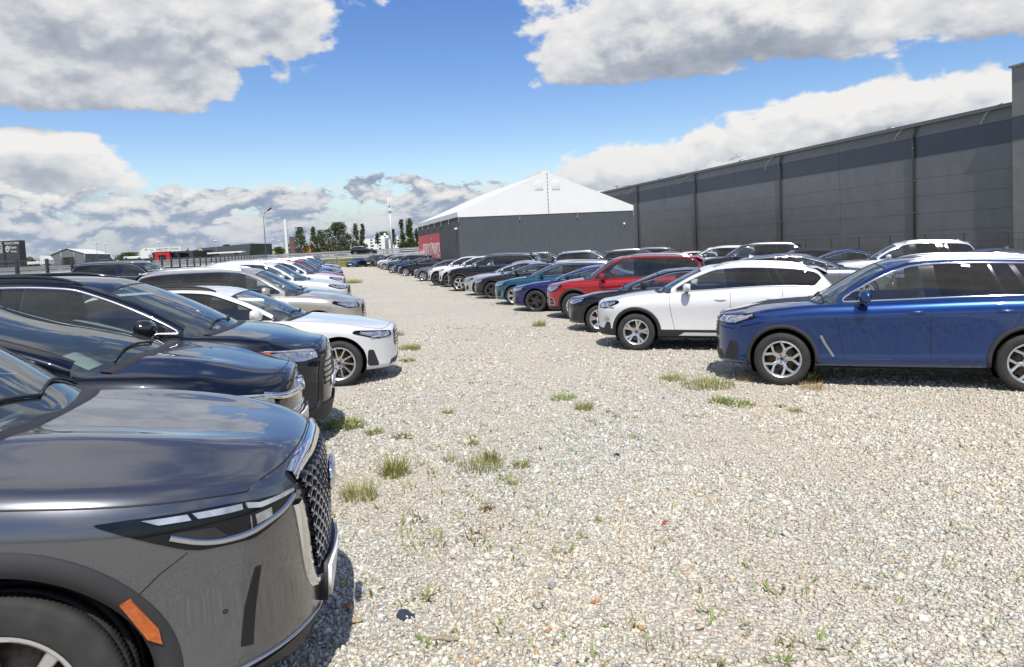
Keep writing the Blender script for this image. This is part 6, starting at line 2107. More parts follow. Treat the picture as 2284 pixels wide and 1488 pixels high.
def lamp_set(y0, s1, z0, z1, rise=.05, guide='bar', amber=False, **k):
    """headlamp: dark housing, reflector and light guides, in plan-arc / height coordinates"""
    h = z1-z0
    out = [('headlight', 'lamp_dark', [(('F', y0), z0+.15*h), (('S', s1*.45), z0), (('S', s1), z0+.62*h+rise), (('S', s1*.93), z1+rise), (('S', s1*.35), z1), (('F', y0), z1-.18*h)], {'round': .14, 'off': .007, 'step': .05}),
           ('reflector', 'lamp_grey', [(('F', y0+.05), z0+.24*h), (('S', s1*.42), z0+.10*h), (('S', s1*.84), z0+.60*h+rise*.8), (('S', s1*.76), z1-.14*h+rise*.6), (('F', y0+.05), z1-.26*h)], {'round': .16, 'off': .011, 'step': .06, 'on': 'headlight'})]
    if guide == 'bar':
        out.append(('light_guide', 'lamp_white', [(('F', y0+.05), z1-.22*h), (('S', s1*.4), z1-.10*h), (('S', s1*.85), z1-.05*h+rise)], {'line': .022, 'off': .016, 'on': 'headlight'}))
    elif guide == 'hook':
        for yo, so in ((y0+.07, .16), (y0+.22, .36)):
            out.append(('light_guide', 'lamp_white', [(('F', min(yo, y0+.3)), z1-.28*h), (('F', min(yo+.02, y0+.3)), z0+.3*h), (('F', min(yo+.12, y0+.38)), z0+.24*h)], {'line': .022, 'off': .016, 'on': 'headlight'}))
        out.append(('light_guide', 'lamp_white', [(('S', s1*.35), z1-.2*h), (('S', s1*.6), z0+.5*h+rise*.4), (('S', s1*.8), z1-.14*h+rise*.7)], {'line': .018, 'off': .016, 'on': 'headlight'}))
    if amber:
        out.append(('turn_signal', 'amber', [(('S', s1*.66), z0+.42*h), (('S', s1*.80), z0+.62*h), (('S', s1*.98), z1+rise), (('S', s1*.80), z1+rise*.7)], {'off': .014, 'on': 'headlight'}))
    return out
def grille_set(yw, z0, z1, frame='chrome', intake=None, plate=.52, fog=None, taper=.85, badge=None):
    pl = [(('F', -yw*taper), z0), (('F', yw*taper), z0), (('F', yw), z1), (('F', -yw), z1)]
    out = [('grille', 'gloss', chaikin_f(pl), {'centre': True, 'off': .006, 'step': .08})]
    if frame: out.append(('grille_frame', frame, chaikin_f(pl), {'centre': True, 'line': .028, 'off': .012, 'closed': True, 'on': 'grille'}))
    n = max(3, int((z1-z0)/.05))
    for k in range(1, n):
        z = z0+(z1-z0)*k/n
        out.append(('slat', 'plastic', [(('F', -yw*.9), z), (('F', yw*.9), z)], {'centre': True, 'line': .018, 'off': .012, 'on': 'grille'}))
    if intake:
        w, a, b = intake
        out.append(('lower_intake', 'plastic', chaikin_f([(('F', -w), a), (('F', w), a), (('F', w*.9), b), (('F', -w*.9), b)]), {'centre': True, 'off': .005, 'step': .1}))
    if plate:
        out.append(('number_plate', 'plate', [(('F', -.26), plate-.055), (('F', .26), plate-.055), (('F', .26), plate+.055), (('F', -.26), plate+.055)], {'centre': True, 'off': .028, 'thick': -.012, 'step': .2}))
        out.append(('plate_band', 'plate_blue', [(('F', .225), plate-.05), (('F', .255), plate-.05), (('F', .255), plate+.05), (('F', .225), plate+.05)], {'centre': True, 'off': .030, 'thick': -.02, 'step': .2, 'on': 'number_plate'}))
    if fog:
        y, a, b, w = fog
        out.append(('bumper_vent', 'plastic', [(('F', y), a), (('F', y+w), a+.01), (('F', y+w*.95), b), (('F', y+w*.55), b)], {'off': .004, 'round': .12}))
    if badge:
        out.append(('badge', 'chrome', [(('F', .055*math.cos(t)) if math.cos(t) >= 0 else ('F', .055*math.cos(t)), badge+.055*math.sin(t)) for t in np.linspace(0, 2*math.pi, 15)[:-1]], {'centre': True, 'off': .02, 'step': .2}))
    return out
def chaikin_f(pl):
    """round a polygon whose horizontal coordinates are ('F', y)"""
    q = chaikin([(a[1], b) for a, b in pl], 2, r=.14)
    return [(('F', a), b) for a, b in q]

SIDE_CREASE = [(0, .30), (.012, .10), (.05, .055), (.095, .014), (.125, .007), (.165, .0225), (.30, .0215), (.55, .014), (.77, .003), (.83, 0), (.90, .018), (1, .068)]
SIDE_SOFT = [(0, .30), (.012, .10), (.06, .06), (.18, .03), (.34, .026), (.55, .014), (.72, .004), (.80, 0), (.90, .02), (1, .07)]
SIDE_BOLD = [(0, .30), (.012, .11), (.06, .07), (.16, .042), (.30, .040), (.42, .033), (.58, .016), (.72, .0), (.78, .0), (.88, .03), (1, .075)]

SPECS = {}
SPECS['mid_suv'] = lambda: car_spec(L=4.80, W=.946, H=1.70, dlo_up=.036, fo=.92, wb=2.864, R=.366, tw=.245, rimR=.248, style='Y5', rail='satin', clad=.045, arch_mat='paint', spoiler=.2, side=SIDE_CREASE,
    zhf=.965, zhc=1.12, scowl=1.33, sroof=2.23, belt0=1.115, belt1=1.175, zs=.285, doors=[1.61, 2.71, 3.69], pillars=[(2.75, 2.69, .17), (3.57, 3.39, .03), (3.87, 3.63, .06)], dlo_start=1.69, dlo_end=(4.39, 4.53), nf=2.7, ef=.9,
    seat='tan', hood_bulge=.012, smirror=1.95, paper=(.42, .35), zhandle=1.005, trim_w=.026, apillar=.05, trim='chrome',
    patches=lamp_set(.44, .60, .825, .96, .025, 'hook') + grille_set(.47, .60, .93, 'gloss', (.66, .30, .46), None, (.64, .33, .60, .2)) + [
        ('side_vent', 'satin', [(('S', 1.395), .70), (('S', 1.43), .70), (('S', 1.475), .60), (('S', 1.575), .43), (('S', 1.555), .41), (('S', 1.44), .60)], {'off': .006}),
        ('light_guide', 'lamp_white', [(('S', .30), .86), (('S', .47), .945), (('S', .54), .965)], {'line': .03, 'off': .017, 'on': 'headlight'})])
SPECS['small_suv'] = lambda: car_spec(L=4.44, W=.912, H=1.60, fo=.84, wb=2.67, R=.348, tw=.225, rimR=.232, style='D5', rail='paint_rail', clad=.062, zclad=.40, side=SIDE_BOLD, spoiler=.26,
    zhf=.945, zhc=1.10, scowl=1.20, sroof=2.02, belt0=1.075, belt1=1.16, zs=.27, doors=[1.46, 2.54, 3.42], pillars=[(2.58, 2.50, .15), (3.30, 3.16, .028), (3.52, 3.30, .05)], dlo_start=1.58, dlo_end=(4.02, 4.22), dlo_kink=(4.08, 1.30, -.75, .66),
    trim='satin', trim_w=.02, smirror=1.80, zhandle=.955, apillar=.05,
    patches=lamp_set(.48, .52, .77, .905, .035, 'hook') + grille_set(.33, .66, .88, 'chrome', (.55, .30, .42), .5, (.60, .36, .52, .17)) + [
        ('fog_light', 'lamp_grey', [(('F', .66), .545), (('F', .76), .55), (('F', .76), .63), (('F', .66), .62)], {'round': .25, 'off': .008}),
        ('sill_strip', 'paint', [(('S', 1.62), .295), (('S', 3.1), .295), (('S', 3.1), .345), (('S', 1.72), .345)], {'off': .012, 'step': .12})])
SPECS['low_hatch'] = lambda: car_spec(L=4.42, W=.90, H=1.435, fo=.86, wb=2.73, R=.322, tw=.225, rimR=.22, style='D5', side=SIDE_BOLD, tail='hatch',
    nz=.52, zhf=.80, zhc=.98, scowl=1.24, sroof=2.18, belt0=.965, belt1=1.03, zs=.22, doors=[1.50, 2.62, 3.44], dlo_end=(3.92, 4.10), dlo_start=1.62, trim='chrome', smirror=1.88,
    patches=lamp_set(.42, .56, .64, .755, .04, 'bar') + grille_set(.40, .44, .66, 'gloss', (.5, .22, .34), .46, (.52, .27, .50, .22)))
SPECS['tall_suv'] = lambda: car_spec(L=4.62, W=.908, H=1.695, fo=.91, wb=2.67, R=.362, tw=.225, rimR=.225, style='D5', rail='satin', rail_open=True, clad=.065, zclad=.36, side=SIDE_SOFT, spoiler=.26, yroof=.625,
    zhf=.965, zhc=1.11, scowl=1.16, sroof=1.98, belt0=1.06, belt1=1.11, zs=.27, doors=[1.50, 2.58, 3.42], pillars=[(2.62, 2.58, .10), (3.42, 3.34, .06)], dlo_start=1.50, dlo_end=(4.22, 4.36), dlo_kink=(4.2, 1.3, -.8, .6), trim='rubber', trim_w=.018, smirror=1.74, mirror='body', seat='seat',
    patches=lamp_set(.46, .58, .74, .90, .05, 'bar') + grille_set(.42, .58, .84, 'chrome', (.50, .28, .46), .47) + [
        ('fog_housing', 'satin', [(('F', .60), .36), (('F', .78), .38), (('F', .74), .60), (('F', .58), .60)], {'round': .2, 'off': .006}),
        ('bumper_vent', 'plastic', [(('F', .625), .385), (('F', .755), .40), (('F', .72), .575), (('F', .605), .575)], {'round': .2, 'off': .011, 'on': 'fog_housing'}),
        ('vent_bar', 'satin', [(('F', .60), .485), (('F', .75), .49)], {'line': .03, 'off': .016, 'on': 'fog_housing'})])
SPECS['estate'] = lambda: car_spec(L=4.72, W=.915, H=1.45, fo=.79, wb=2.855, R=.328, tw=.225, rimR=.232, style='M10', side=SIDE_CREASE, tail='hatch', rail='rubber', rim='alloy',
    nz=.52, zhf=.835, zhc=.985, scowl=1.42, sroof=2.32, belt0=.955, belt1=1.02, zs=.215, doors=[1.50, 2.62, 3.48], dlo_end=(4.22, 4.42), dlo_start=1.66, trim='gloss', smirror=1.90, ef=.95, nf=2.35, handle_mat=None,
    patches=lamp_set(.42, .60, .655, .765, .03, 'hook') + grille_set(.34, .50, .755, 'gloss', (.48, .2, .33), None, (.66, .26, .50, .13)))
SPECS['saloon'] = lambda: car_spec(L=4.86, W=.925, H=1.455, fo=.90, wb=2.86, R=.334, tw=.235, rimR=.238, style='V7', side=SIDE_CREASE, tail='sedan', rim='alloy',
    nz=.53, zhf=.82, zhc=.99, scowl=1.30, sroof=2.28, belt0=.97, belt1=1.03, zs=.22, zdeck=1.06, doors=[1.54, 2.70, 3.58], sgb=4.42, srend=3.35, dlo_end=(3.75, 4.02), dlo_start=1.70, smirror=1.94,
    patches=lamp_set(.44, .62, .63, .75, .035, 'bar') + grille_set(.46, .46, .74, 'chrome', (.5, .22, .36), .47, (.58, .27, .46, .2)))
SPECS['coupe'] = lambda: car_spec(L=4.76, W=.925, H=1.385, fo=.90, wb=2.81, R=.336, tw=.245, rimR=.245, style='T5', side=SIDE_CREASE, tail='sedan', rim='alloy',
    nz=.53, zhf=.80, zhc=.965, scowl=1.34, sroof=2.30, belt0=.955, belt1=1.01, zs=.20, zdeck=1.02, doors=[1.56, 2.78, 3.50], sgb=4.46, srend=3.30, dlo_end=(3.80, 4.10), dlo_start=1.72, smirror=1.96,
    patches=lamp_set(.46, .58, .62, .735, .03, 'bar') + grille_set(.42, .40, .72, 'gloss', (.5, .2, .33), .44, (.58, .25, .48, .2)))
SPECS['sport_estate'] = lambda: car_spec(L=4.77, W=.925, H=1.45, fo=.88, wb=2.82, R=.334, tw=.245, rimR=.24, style='D5', side=SIDE_CREASE, tail='hatch', rail='satin',
    nz=.53, zhf=.83, zhc=.99, scowl=1.28, sroof=2.20, belt0=.965, belt1=1.03, zs=.21, doors=[1.52, 2.64, 3.52], dlo_end=(4.20, 4.44), dlo_start=1.66, smirror=1.90,
    patches=lamp_set(.46, .60, .655, .775, .03, 'bar') + grille_set(.48, .36, .74, 'satin', None, .44, (.60, .25, .52, .2)) + [('bumper_blade', 'satin', [(('F', .62), .30), (('F', .80), .30), (('F', .84), .52)], {'line': .03, 'off': .012})])
SPECS['large_suv'] = lambda: car_spec(L=4.95, W=.965, H=1.765, fo=.875, wb=2.985, R=.384, tw=.275, rimR=.262, style='S5', side=SIDE_SOFT, clad=.06, arch_mat='paint', rail='satin', spoiler=.2, yroof=.63,
    zhf=1.06, zhc=1.20, scowl=1.28, sroof=2.10, belt0=1.16, belt1=1.205, zs=.28, doors=[1.56, 2.72, 3.72], pillars=[(2.76, 2.70, .14), (3.68, 3.58, .05)], dlo_start=1.62, dlo_end=(4.56, 4.70), smirror=1.84, mirror='chrome',
    patches=lamp_set(.54, .50, .88, 1.02, .01, 'bar') + grille_set(.44, .66, 1.0, 'chrome', (.6, .3, .46), .56, (.62, .34, .50, .2)))
SPECS['crossover'] = lambda: car_spec(L=4.40, W=.95, H=1.65, fo=.84, wb=2.68, R=.375, tw=.245, rimR=.255, style='S5', rim='alloy_dark', side=SIDE_SOFT, clad=.06, zclad=.36, spoiler=.2, tail='hatch', yroof=.60,
    zhf=1.0, zhc=1.14, scowl=1.22, sroof=2.06, belt0=1.13, belt1=1.25, zs=.27, doors=[1.48, 2.52, 3.34], dlo_start=1.58, dlo_end=(4.0, 4.12), smirror=1.80, trim='gloss',
    patches=lamp_set(.50, .52, .86, .955, .04, 'bar') + grille_set(.44, .74, .90, 'gloss', (.55, .32, .5), .58, (.62, .42, .66, .16)))
SPECS['family_suv'] = lambda: car_spec(L=4.70, W=.945, H=1.665, fo=.88, wb=2.82, R=.366, tw=.235, rimR=.24, style='D5', side=SIDE_CREASE, rail='satin', spoiler=.2,
    zhf=.97, zhc=1.115, scowl=1.22, sroof=2.10, belt0=1.09, belt1=1.15, zs=.27, doors=[1.50, 2.62, 3.54], pillars=[(2.66, 2.62, .13), (3.62, 3.42, .05)], dlo_start=1.60, dlo_end=(4.26, 4.44), smirror=1.84, hood_bulge=.015,
    patches=lamp_set(.50, .60, .80, .935, .03, 'bar') + [('lamp_fin', 'lamp_white', [(('S', .12), .835), (('S', .34), .845)], {'line': .02, 'off': .016, 'on': 'headlight'}), ('lamp_fin', 'lamp_white', [(('S', .14), .87), (('S', .40), .885)], {'line': .02, 'off': .016, 'on': 'headlight'})] + grille_set(.46, .50, .88, 'satin', None, .55, (.60, .32, .56, .2)))
# the black SUV with the amber corner lens
SPECS['rugged_suv'] = lambda: car_spec(L=4.80, W=.955, H=1.72, fo=.93, wb=2.78, R=.375, tw=.235, rimR=.24, style='D5', side=SIDE_SOFT, clad=.07, rail='gloss', tail='hatch', spoiler=.2, yroof=.62,
    nz=.64, zhf=1.04, zhc=1.19, scowl=.98, sroof=1.96, belt0=1.165, belt1=1.20, zs=.27, doors=[1.32, 2.66, 3.60], pillars=[(2.74, 2.72, .17), (3.58, 3.50, .06)], dlo_start=1.30, dlo_end=(4.30, 4.46), smirror=1.54, paper=(.45, .42), mirror='gloss', mirror_dz=.10, nf=2.7, ef=.95, trim='satin', trim_w=.028,
    patches=lamp_set(.56, .66, .86, .985, .02, 'bar', amber=True) + [
        ('light_guide', 'lamp_white', [(('F', .62), .955), (('S', .14), .965), (('S', .40), .985)], {'line': .024, 'off': .018, 'on': 'headlight'}),
        ('daylight_lamp', 'lamp_white', [(('F', .60), .89), (('F', .66), .89), (('F', .66), .945), (('F', .60), .945)], {'off': .018, 'on': 'headlight'})]
      + grille_set(.52, .56, .88, None, None, .60) + [
        ('bumper_cladding', 'plastic', [(('F', -.72), .24), (('F', .72), .24), (('F', .78), .37), (('F', .52), .42), (('F', -.52), .42), (('F', -.78), .37)], {'centre': True, 'off': .02, 'step': .08}),
        ('bumper_vent', 'plastic', [(('F', .60), .42), (('F', .80), .42), (('F', .83), .62), (('F', .62), .66)], {'off': .006, 'round': .1}),
        ('grille_frame', 'plastic', [(('F', .50), .88), (('F', .56), .70), (('F', .54), .46), (('F', .60), .38)], {'line': .07, 'off': .02})])
SPECS['dark_saloon'] = lambda: car_spec(L=4.88, W=.93, H=1.46, fo=.95, wb=2.83, R=.335, tw=.225, rimR=.225, style='V7', side=SIDE_SOFT, tail='sedan',
    nz=.60, zhf=.90, zhc=1.05, paper=(.4, .3), scowl=1.02, sroof=2.16, belt0=.985, belt1=1.04, zs=.22, zdeck=1.08, doors=[1.48, 2.66, 3.56], sgb=4.45, srend=3.35, dlo_end=(3.75, 4.02), dlo_start=1.50, smirror=1.80, mirror='gloss', hood_bulge=.02, ef=1.05, nf=2.4, er=.6,
    patches=lamp_set(.50, .62, .64, .79, .03, 'bar') + [
        ('grille', 'gloss', chaikin_f([(('F', -.46), .50), (('F', .46), .50), (('F', .58), .72), (('F', -.58), .72)]), {'centre': True, 'off': .006, 'step': .08}),
        ('chrome_wing', 'chrome', [(('F', -.62), .77), (('F', -.40), .715), (('F', .40), .715), (('F', .62), .77)], {'centre': True, 'line': .05, 'off': .016}),
        ('slat', 'chrome', [(('F', -.46), .60), (('F', .46), .60)], {'centre': True, 'line': .022, 'off': .014, 'on': 'grille'}),
        ('slat', 'chrome', [(('F', -.44), .55), (('F', .44), .55)], {'centre': True, 'line': .016, 'off': .014, 'on': 'grille'}),
        ('badge', 'chrome', [(('F', .062*math.cos(t)), .735+.062*math.sin(t)) for t in np.linspace(0, 2*math.pi, 17)[:-1]], {'centre': True, 'off': .03, 'step': .2}),
        ('number_plate', 'plate', [(('F', -.26), .44), (('F', .26), .44), (('F', .26), .55), (('F', -.26), .55)], {'centre': True, 'off': .045, 'thick': -.03, 'step': .2}),
        ('lower_intake', 'plastic', chaikin_f([(('F', -.6), .26), (('F', .6), .26), (('F', .52), .38), (('F', -.52), .38)]), {'centre': True, 'off': .005, 'step': .1})])
# the big grey car in the foreground
def hero_extra(root, sp, ctx):
    rayp, rayt, ribbon, patch, PF, PS, dense, X0 = (ctx[k] for k in ('rayp', 'rayt', 'ribbon', 'patch', 'PF', 'PS', 'dense', 'X0'))
    gr = next(o for o in root.children if o.name.split('.')[0] == 'grille')
    # woven grille mesh: rows of wavy bars
    mb = MB()
    z0, z1 = .54, .975
    for k in range(13):
        z = z0 + (z1-z0)*(k+.5)/13
        w = np.interp(z, [.49, .98], [.34, .47])
        n = 44
        pts = []
        for i in range(n+1):
            y = -w + 2*w*i/n
            zz = z + .015*math.sin(i*math.pi/2.0 + (k % 2)*math.pi)
            p = rayp(PF(abs(y))*(1 if y >= 0 else -1), zz)
            pts.append((p[0] + p[1]*.004, p[1]))
        ribbon(pts, .017, .016, mb)
    mb.build('grille_mesh', M['gloss'], gr)
    # emblem on the grille
    em = MB(); c, n = rayp(0.0, .85)
    ring = [(c + n*.045 + Vector((0, .105*math.cos(t), .070*math.sin(t))), n) for t in np.linspace(0, 2*math.pi, 29)]
    em.tube([p for p, _ in ring], .013, 6, caps=False)
    em.tube([c + n*.045 + Vector((0, -.07, -.045)), c + n*.05 + Vector((0, -.008, .04))], .011, 6); em.tube([c + n*.045 + Vector((0, .07, -.045)), c + n*.05 + Vector((0, .008, .04))], .011, 6)
    em.build('emblem', M['chrome'], root)
def _hero(): return dict(L=5.03, W=.985, H=1.80, fo=1.0, wb=2.90, R=.395, tw=.255, rimR=.262, style='D5', detail=3, tail='hatch', yroof=.66, rail='satin', spoiler=.2,
    side=[(0, .30), (.012, .12), (.06, .075), (.16, .05), (.30, .052), (.45, .04), (.60, .018), (.74, .002), (.82, 0), (.90, .016), (.96, .04), (1, .068)],
    nz=.67, zhf=1.10, zhc=1.235, scowl=1.18, sroof=2.08, belt0=1.175, belt1=1.22, zs=.28, doors=[1.58, 2.80, 3.80], pillars=[(2.86, 2.80, .14), (3.72, 3.58, .05)], dlo_start=1.66, dlo_end=(4.5, 4.7), smirror=1.95,
    ef=1.02, nf=2.55, hood_bulge=.03, hood_s0=.085, hood_sweep=.16, hood_w=1.035, clad=.075, arch_mat='paint', arch_gap=.075, trim='chrome',
    hood=[(0, .60), (.008, .74), (.022, .90), (.045, 1.0), (.085, 1.055), (.15, 1.09), (.26, 1.118), (.60, 1.165), (1.0, 1.205), (1.18, 1.218), (1.6, 1.18), (4.0, 1.18), (4.86, 1.16), (4.98, 1.08), (5.015, .95), (5.03, .72)],
    edge=[(0, .58), (.008, .70), (.022, .80), (.045, .875), (.085, .935), (.15, .985), (.30, 1.035), (.60, 1.085), (1.0, 1.125), (1.46, 1.145), (1.9, 1.155), (4.0, 1.20), (4.83, 1.15), (4.97, 1.05), (5.015, .9), (5.03, .70)],
    patches=[
        ('headlight', 'lamp_dark', [(('F', .50), .905), (('F', .56), .84), (('F', .66), .80), (('S', .22), .775), (('S', .40), .80), (('S', .70), .985), (('S', .60), .985), (('S', .30), .965), (('F', .70), .94)], {'off': .006, 'step': .045, 'round': .10}),
        ('light_guide', 'lamp_white', [(('F', .53), .918), (('F', .70), .925), (('S', .235), .945), (('S', .235), .919), (('F', .70), .902), (('F', .53), .903)], {'off': .013, 'on': 'headlight'}),
        ('light_guide', 'lamp_white', [(('S', .25), .946), (('S', .40), .962), (('S', .385), .937), (('S', .25), .921)], {'off': .013, 'on': 'headlight'}),
        ('light_guide', 'lamp_white', [(('S', .415), .962), (('S', .55), .972), (('S', .50), .946), (('S', .405), .938)], {'off': .013, 'on': 'headlight'}),
        ('lamp_trim', 'satin', [(('F', .53), .885), (('F', .60), .845), (('F', .68), .825), (('S', .24), .803), (('S', .36), .82), (('S', .47), .885)], {'line': .026, 'off': .014, 'on': 'headlight'}),
        ('reflector', 'lamp_grey', [(('F', .66), .845), (('F', .72), .835), (('F', .72), .88), (('F', .66), .885)], {'off': .010, 'on': 'headlight'}),
        ('reflector', 'lamp_grey', [(('F', .735), .832), (('S', .23), .822), (('S', .23), .885), (('F', .735), .882)], {'off': .010, 'on': 'headlight'}),
        ('side_reflector', 'plastic', [(('S', .30), .83), (('S', .42), .845), (('S', .46), .90), (('S', .34), .885)], {'off': .009, 'on': 'headlight'}),
        ('grille', 'well', chaikin_f([(('F', -.34), .46), (('F', .34), .46), (('F', .475), .92), (('F', .40), .985), (('F', -.40), .985), (('F', -.475), .92)]), {'centre': True, 'off': .003, 'step': .06}),
        ('grille_surround', 'chrome', [(('F', -.50), .96), (('F', -.36), 1.005), (('F', 0), 1.015), (('F', .36), 1.005), (('F', .50), .96)], {'centre': True, 'line': .075, 'off': .016}),
        ('grille_surround', 'chrome', [(('F', -.51), .84), (('F', -.47), .66), (('F', -.40), .47), (('F', -.30), .43), (('F', 0), .42), (('F', .30), .43), (('F', .40), .47), (('F', .47), .66), (('F', .51), .84)], {'centre': True, 'line': .055, 'off': .018}),
        ('bumper_seam', 'rubber', [(('S', .42), .80), (('S', .50), .74), (('S', .57), .665)], {'line': .007, 'off': .0015}),
        ('bumper_vent', 'well', [(('S', .195), .64), (('S', .212), .64), (('S', .238), .52), (('S', .252), .40), (('S', .215), .39)], {'off': .004}),
        ('side_marker', 'amber', [(('S', .622), .655), (('S', .590), .67), (('S', .51), .55), (('S', .50), .50), (('S', .545), .525)], {'off': .024}),
        ('parking_sensor', 'gloss', [(('F', .80+.007*math.cos(t)), .53+.007*math.sin(t)) for t in np.linspace(0, 2*math.pi, 13)[:-1]], {'off': .003, 'step': .2}),
        ('bumper_lip', 'satin', [(('F', -.62), .335), (('F', .62), .335), (('F', .80), .325), (('S', .36), .315)], {'line': .012, 'off': .010, 'centre': True}),
        ('number_plate', 'plate', [(('F', -.26), .36), (('F', .26), .36), (('F', .26), .47), (('F', -.26), .47)], {'centre': True, 'off': .05, 'thick': -.03, 'step': .2}),
        ('plate_holder', 'plastic', [(('F', -.275), .345), (('F', .275), .345), (('F', .275), .485), (('F', -.275), .485)], {'centre': True, 'off': .035, 'thick': 0.0, 'step': .2}),
        ('chin', 'plastic', [(('F', -.70), .225), (('F', .70), .225), (('S', .42), .22), (('S', .44), .29), (('F', .70), .31), (('F', .5), .33), (('F', -.5), .33), (('F', -.70), .31)], {'centre': True, 'off': .014, 'step': .08}),
    ], extra=hero_extra)
def _lift(z):
    return z + float(np.interp(z, [.28, .45, .62, .80, .95, 1.10], [0, .035, .075, .055, .025, .0]))
def hero_spec():
    d = _hero()
    d['hood'] = [(a, _lift(b)) for a, b in d['hood']]; d['edge'] = [(a, _lift(b)) for a, b in d['edge']]
    d['patches'] = [(p[0], p[1], [(a, _lift(b)) for a, b in p[2]]) + tuple(p[3:]) for p in d['patches']]
    return car_spec(**d)
SPECS['grey_hero'] = hero_spec
M['paint_rail'] = simple('pale_rail', (.55, .56, .57), .3, metal=.8)

# ------------------------------------------------------------------ placing
_protos = {}
def car(kind, colour, label, cat='car', group=None, rims=None):
    if kind not in _protos:
        r = build_car(SPECS[kind](), 'parked_car'); _protos[kind] = r
    else:
        r = dup(_protos[kind])
        for k in list(r.keys()): del r[k]
    repaint(r, PT[colour], {'alloy_silver': M['alloy_dark']} if rims else None)
    return tag(r, label, cat, group)
def orient(x, y, rz):
    n = ground_normal(x, y)
    t = Vector((0, 0, 1)).rotation_difference(n).to_matrix()
    return t @ Matrix.Rotation(rz, 3, 'Z')
def put(r, x, y, rz, sc=1.0, dz=0.0):
    Mx = orient(x, y, rz)
    r.rotation_mode = 'XYZ'
    r.rotation_euler = Mx.to_euler()
    r.location = (x, y, ground_z(x, y) + dz); r.scale = (sc, sc, sc)
    return r
def place(r, px, py, ref, rz_deg, sc=1.0, dz=0.0):
    """ref, in the car's own axes, lands on the pixel"""
    rz = R(rz_deg); ref = Vector(ref)*sc
    p = ground_hit(px, py, ref.z + dz)
    q = Matrix.Rotation(rz, 3, 'Z') @ ref
    return put(r, p.x - q.x, p.y - q.y, rz, sc, dz)
def lane_put(r, q, y, rz_deg, sc=1.0, xoff=0.0):
    """stand the car with its own point xoff at lane offset q"""
    x = q/.973 + LANE*y
    rz = R(rz_deg)
    return put(r, x - math.cos(rz)*xoff, y - math.sin(rz)*xoff, rz, sc)

# right row, wheel on the pixel
RW = 'cars parked in the right row'; LW_ = 'cars parked in the left row'; R3 = 'cars parked along the warehouse fence'; L2 = 'cars parked behind the left row'; R2 = 'cars parked tail to tail with the right row'
place(car('mid_suv', 'blue', 'deep blue SUV with chrome window trim, nearest in the right row', group=RW), 1745, 861, (0, -.93, 0), -20.8)
place(car('small_suv', 'white', 'white small SUV with black sill cladding next to the deep blue SUV', group=RW), 1419, 782, (0, -.89, 0), -18)
place(car('low_hatch', 'black', 'black low hatchback between the white small SUV and the red SUV', group=RW), 1338, 743, (0, -.87, 0), -17)
place(car('tall_suv', 'red', 'bright red tall SUV with silver roof rails in the right row', group=RW), 1282, 712, (0, -.88, 0), -17)
place(car('coupe', 'royal', 'royal blue coupe with dark twin spoke wheels beside the red SUV', group=RW, rims=1), 1195, 696, (0, -.90, 0), -16)
place(car('sport_estate', 'teal', 'teal blue estate with silver bumper blades in the right row', group=RW), 1148, 681, (0, -.90, 0), -15)
place(car('coupe', 'black', 'black coupe beside the teal estate in the right row', group=RW, rims=1), 1098, 667, (0, -.90, 0), -14)
place(car('saloon', 'silver', 'silver saloon between the black coupe and the large black SUV', group=RW), 1072, 660, (0, -.90, 0), -14)
place(car('large_suv', 'black', 'large black SUV with chrome mirrors and five spoke wheels in the right row', group=RW), 1025, 650, (0, -.94, 0), -20)
place(car('crossover', 'white', 'white SUV mostly hidden behind the large black SUV', group=RW), 1003, 641, (0, -.92, 0), -16)
place(car('crossover', 'white', 'white crossover with dark wheels, weeds at its front tyre', group=RW), 977, 637.5, (0, -.92, 0), -16)
place(car('low_hatch', 'grey', 'grey hatchback tucked beside the white crossover with dark wheels', group=RW), 944, 627.5, (0, -.87, 0), -14)
place(car('saloon', 'black', 'long black saloon with bright many spoke wheels in the right row', group=RW), 905, 616, (0, -.90, 0), -16)
place(car('saloon', 'royal', 'royal blue saloon nose just beyond the long black saloon', group=RW), 893, 612, (0, -.90, 0), -14)
place(car('large_suv', 'greyblue', 'large grey blue SUV toward the far end of the right row', group=RW), 875, 609.5, (0, -.94, 0), -17)
place(car('family_suv', 'silver', 'silver SUV just beyond the large grey blue SUV', group=RW), 858, 602.5, (0, -.92, 0), -14)
place(car('crossover', 'white', 'far white SUV with dark windows beyond the silver SUV', group=RW), 851, 600, (0, -.92, 0), -14)
place(car('tall_suv', 'charcoal', 'last dark SUV at the far end of the right row', group=RW), 846, 597.5, (0, -.9, 0), -14)
# end of the lane, facing the camera
place(car('coupe', 'blue', 'blue low car facing the camera at the far end of the lane'), 781, 596.5, (-.85, 0, .0), 76)
place(car('large_suv', 'black', 'black SUV facing the camera at the far end of the lane'), 822, 595.5, (-.85, 0, .0), 76)

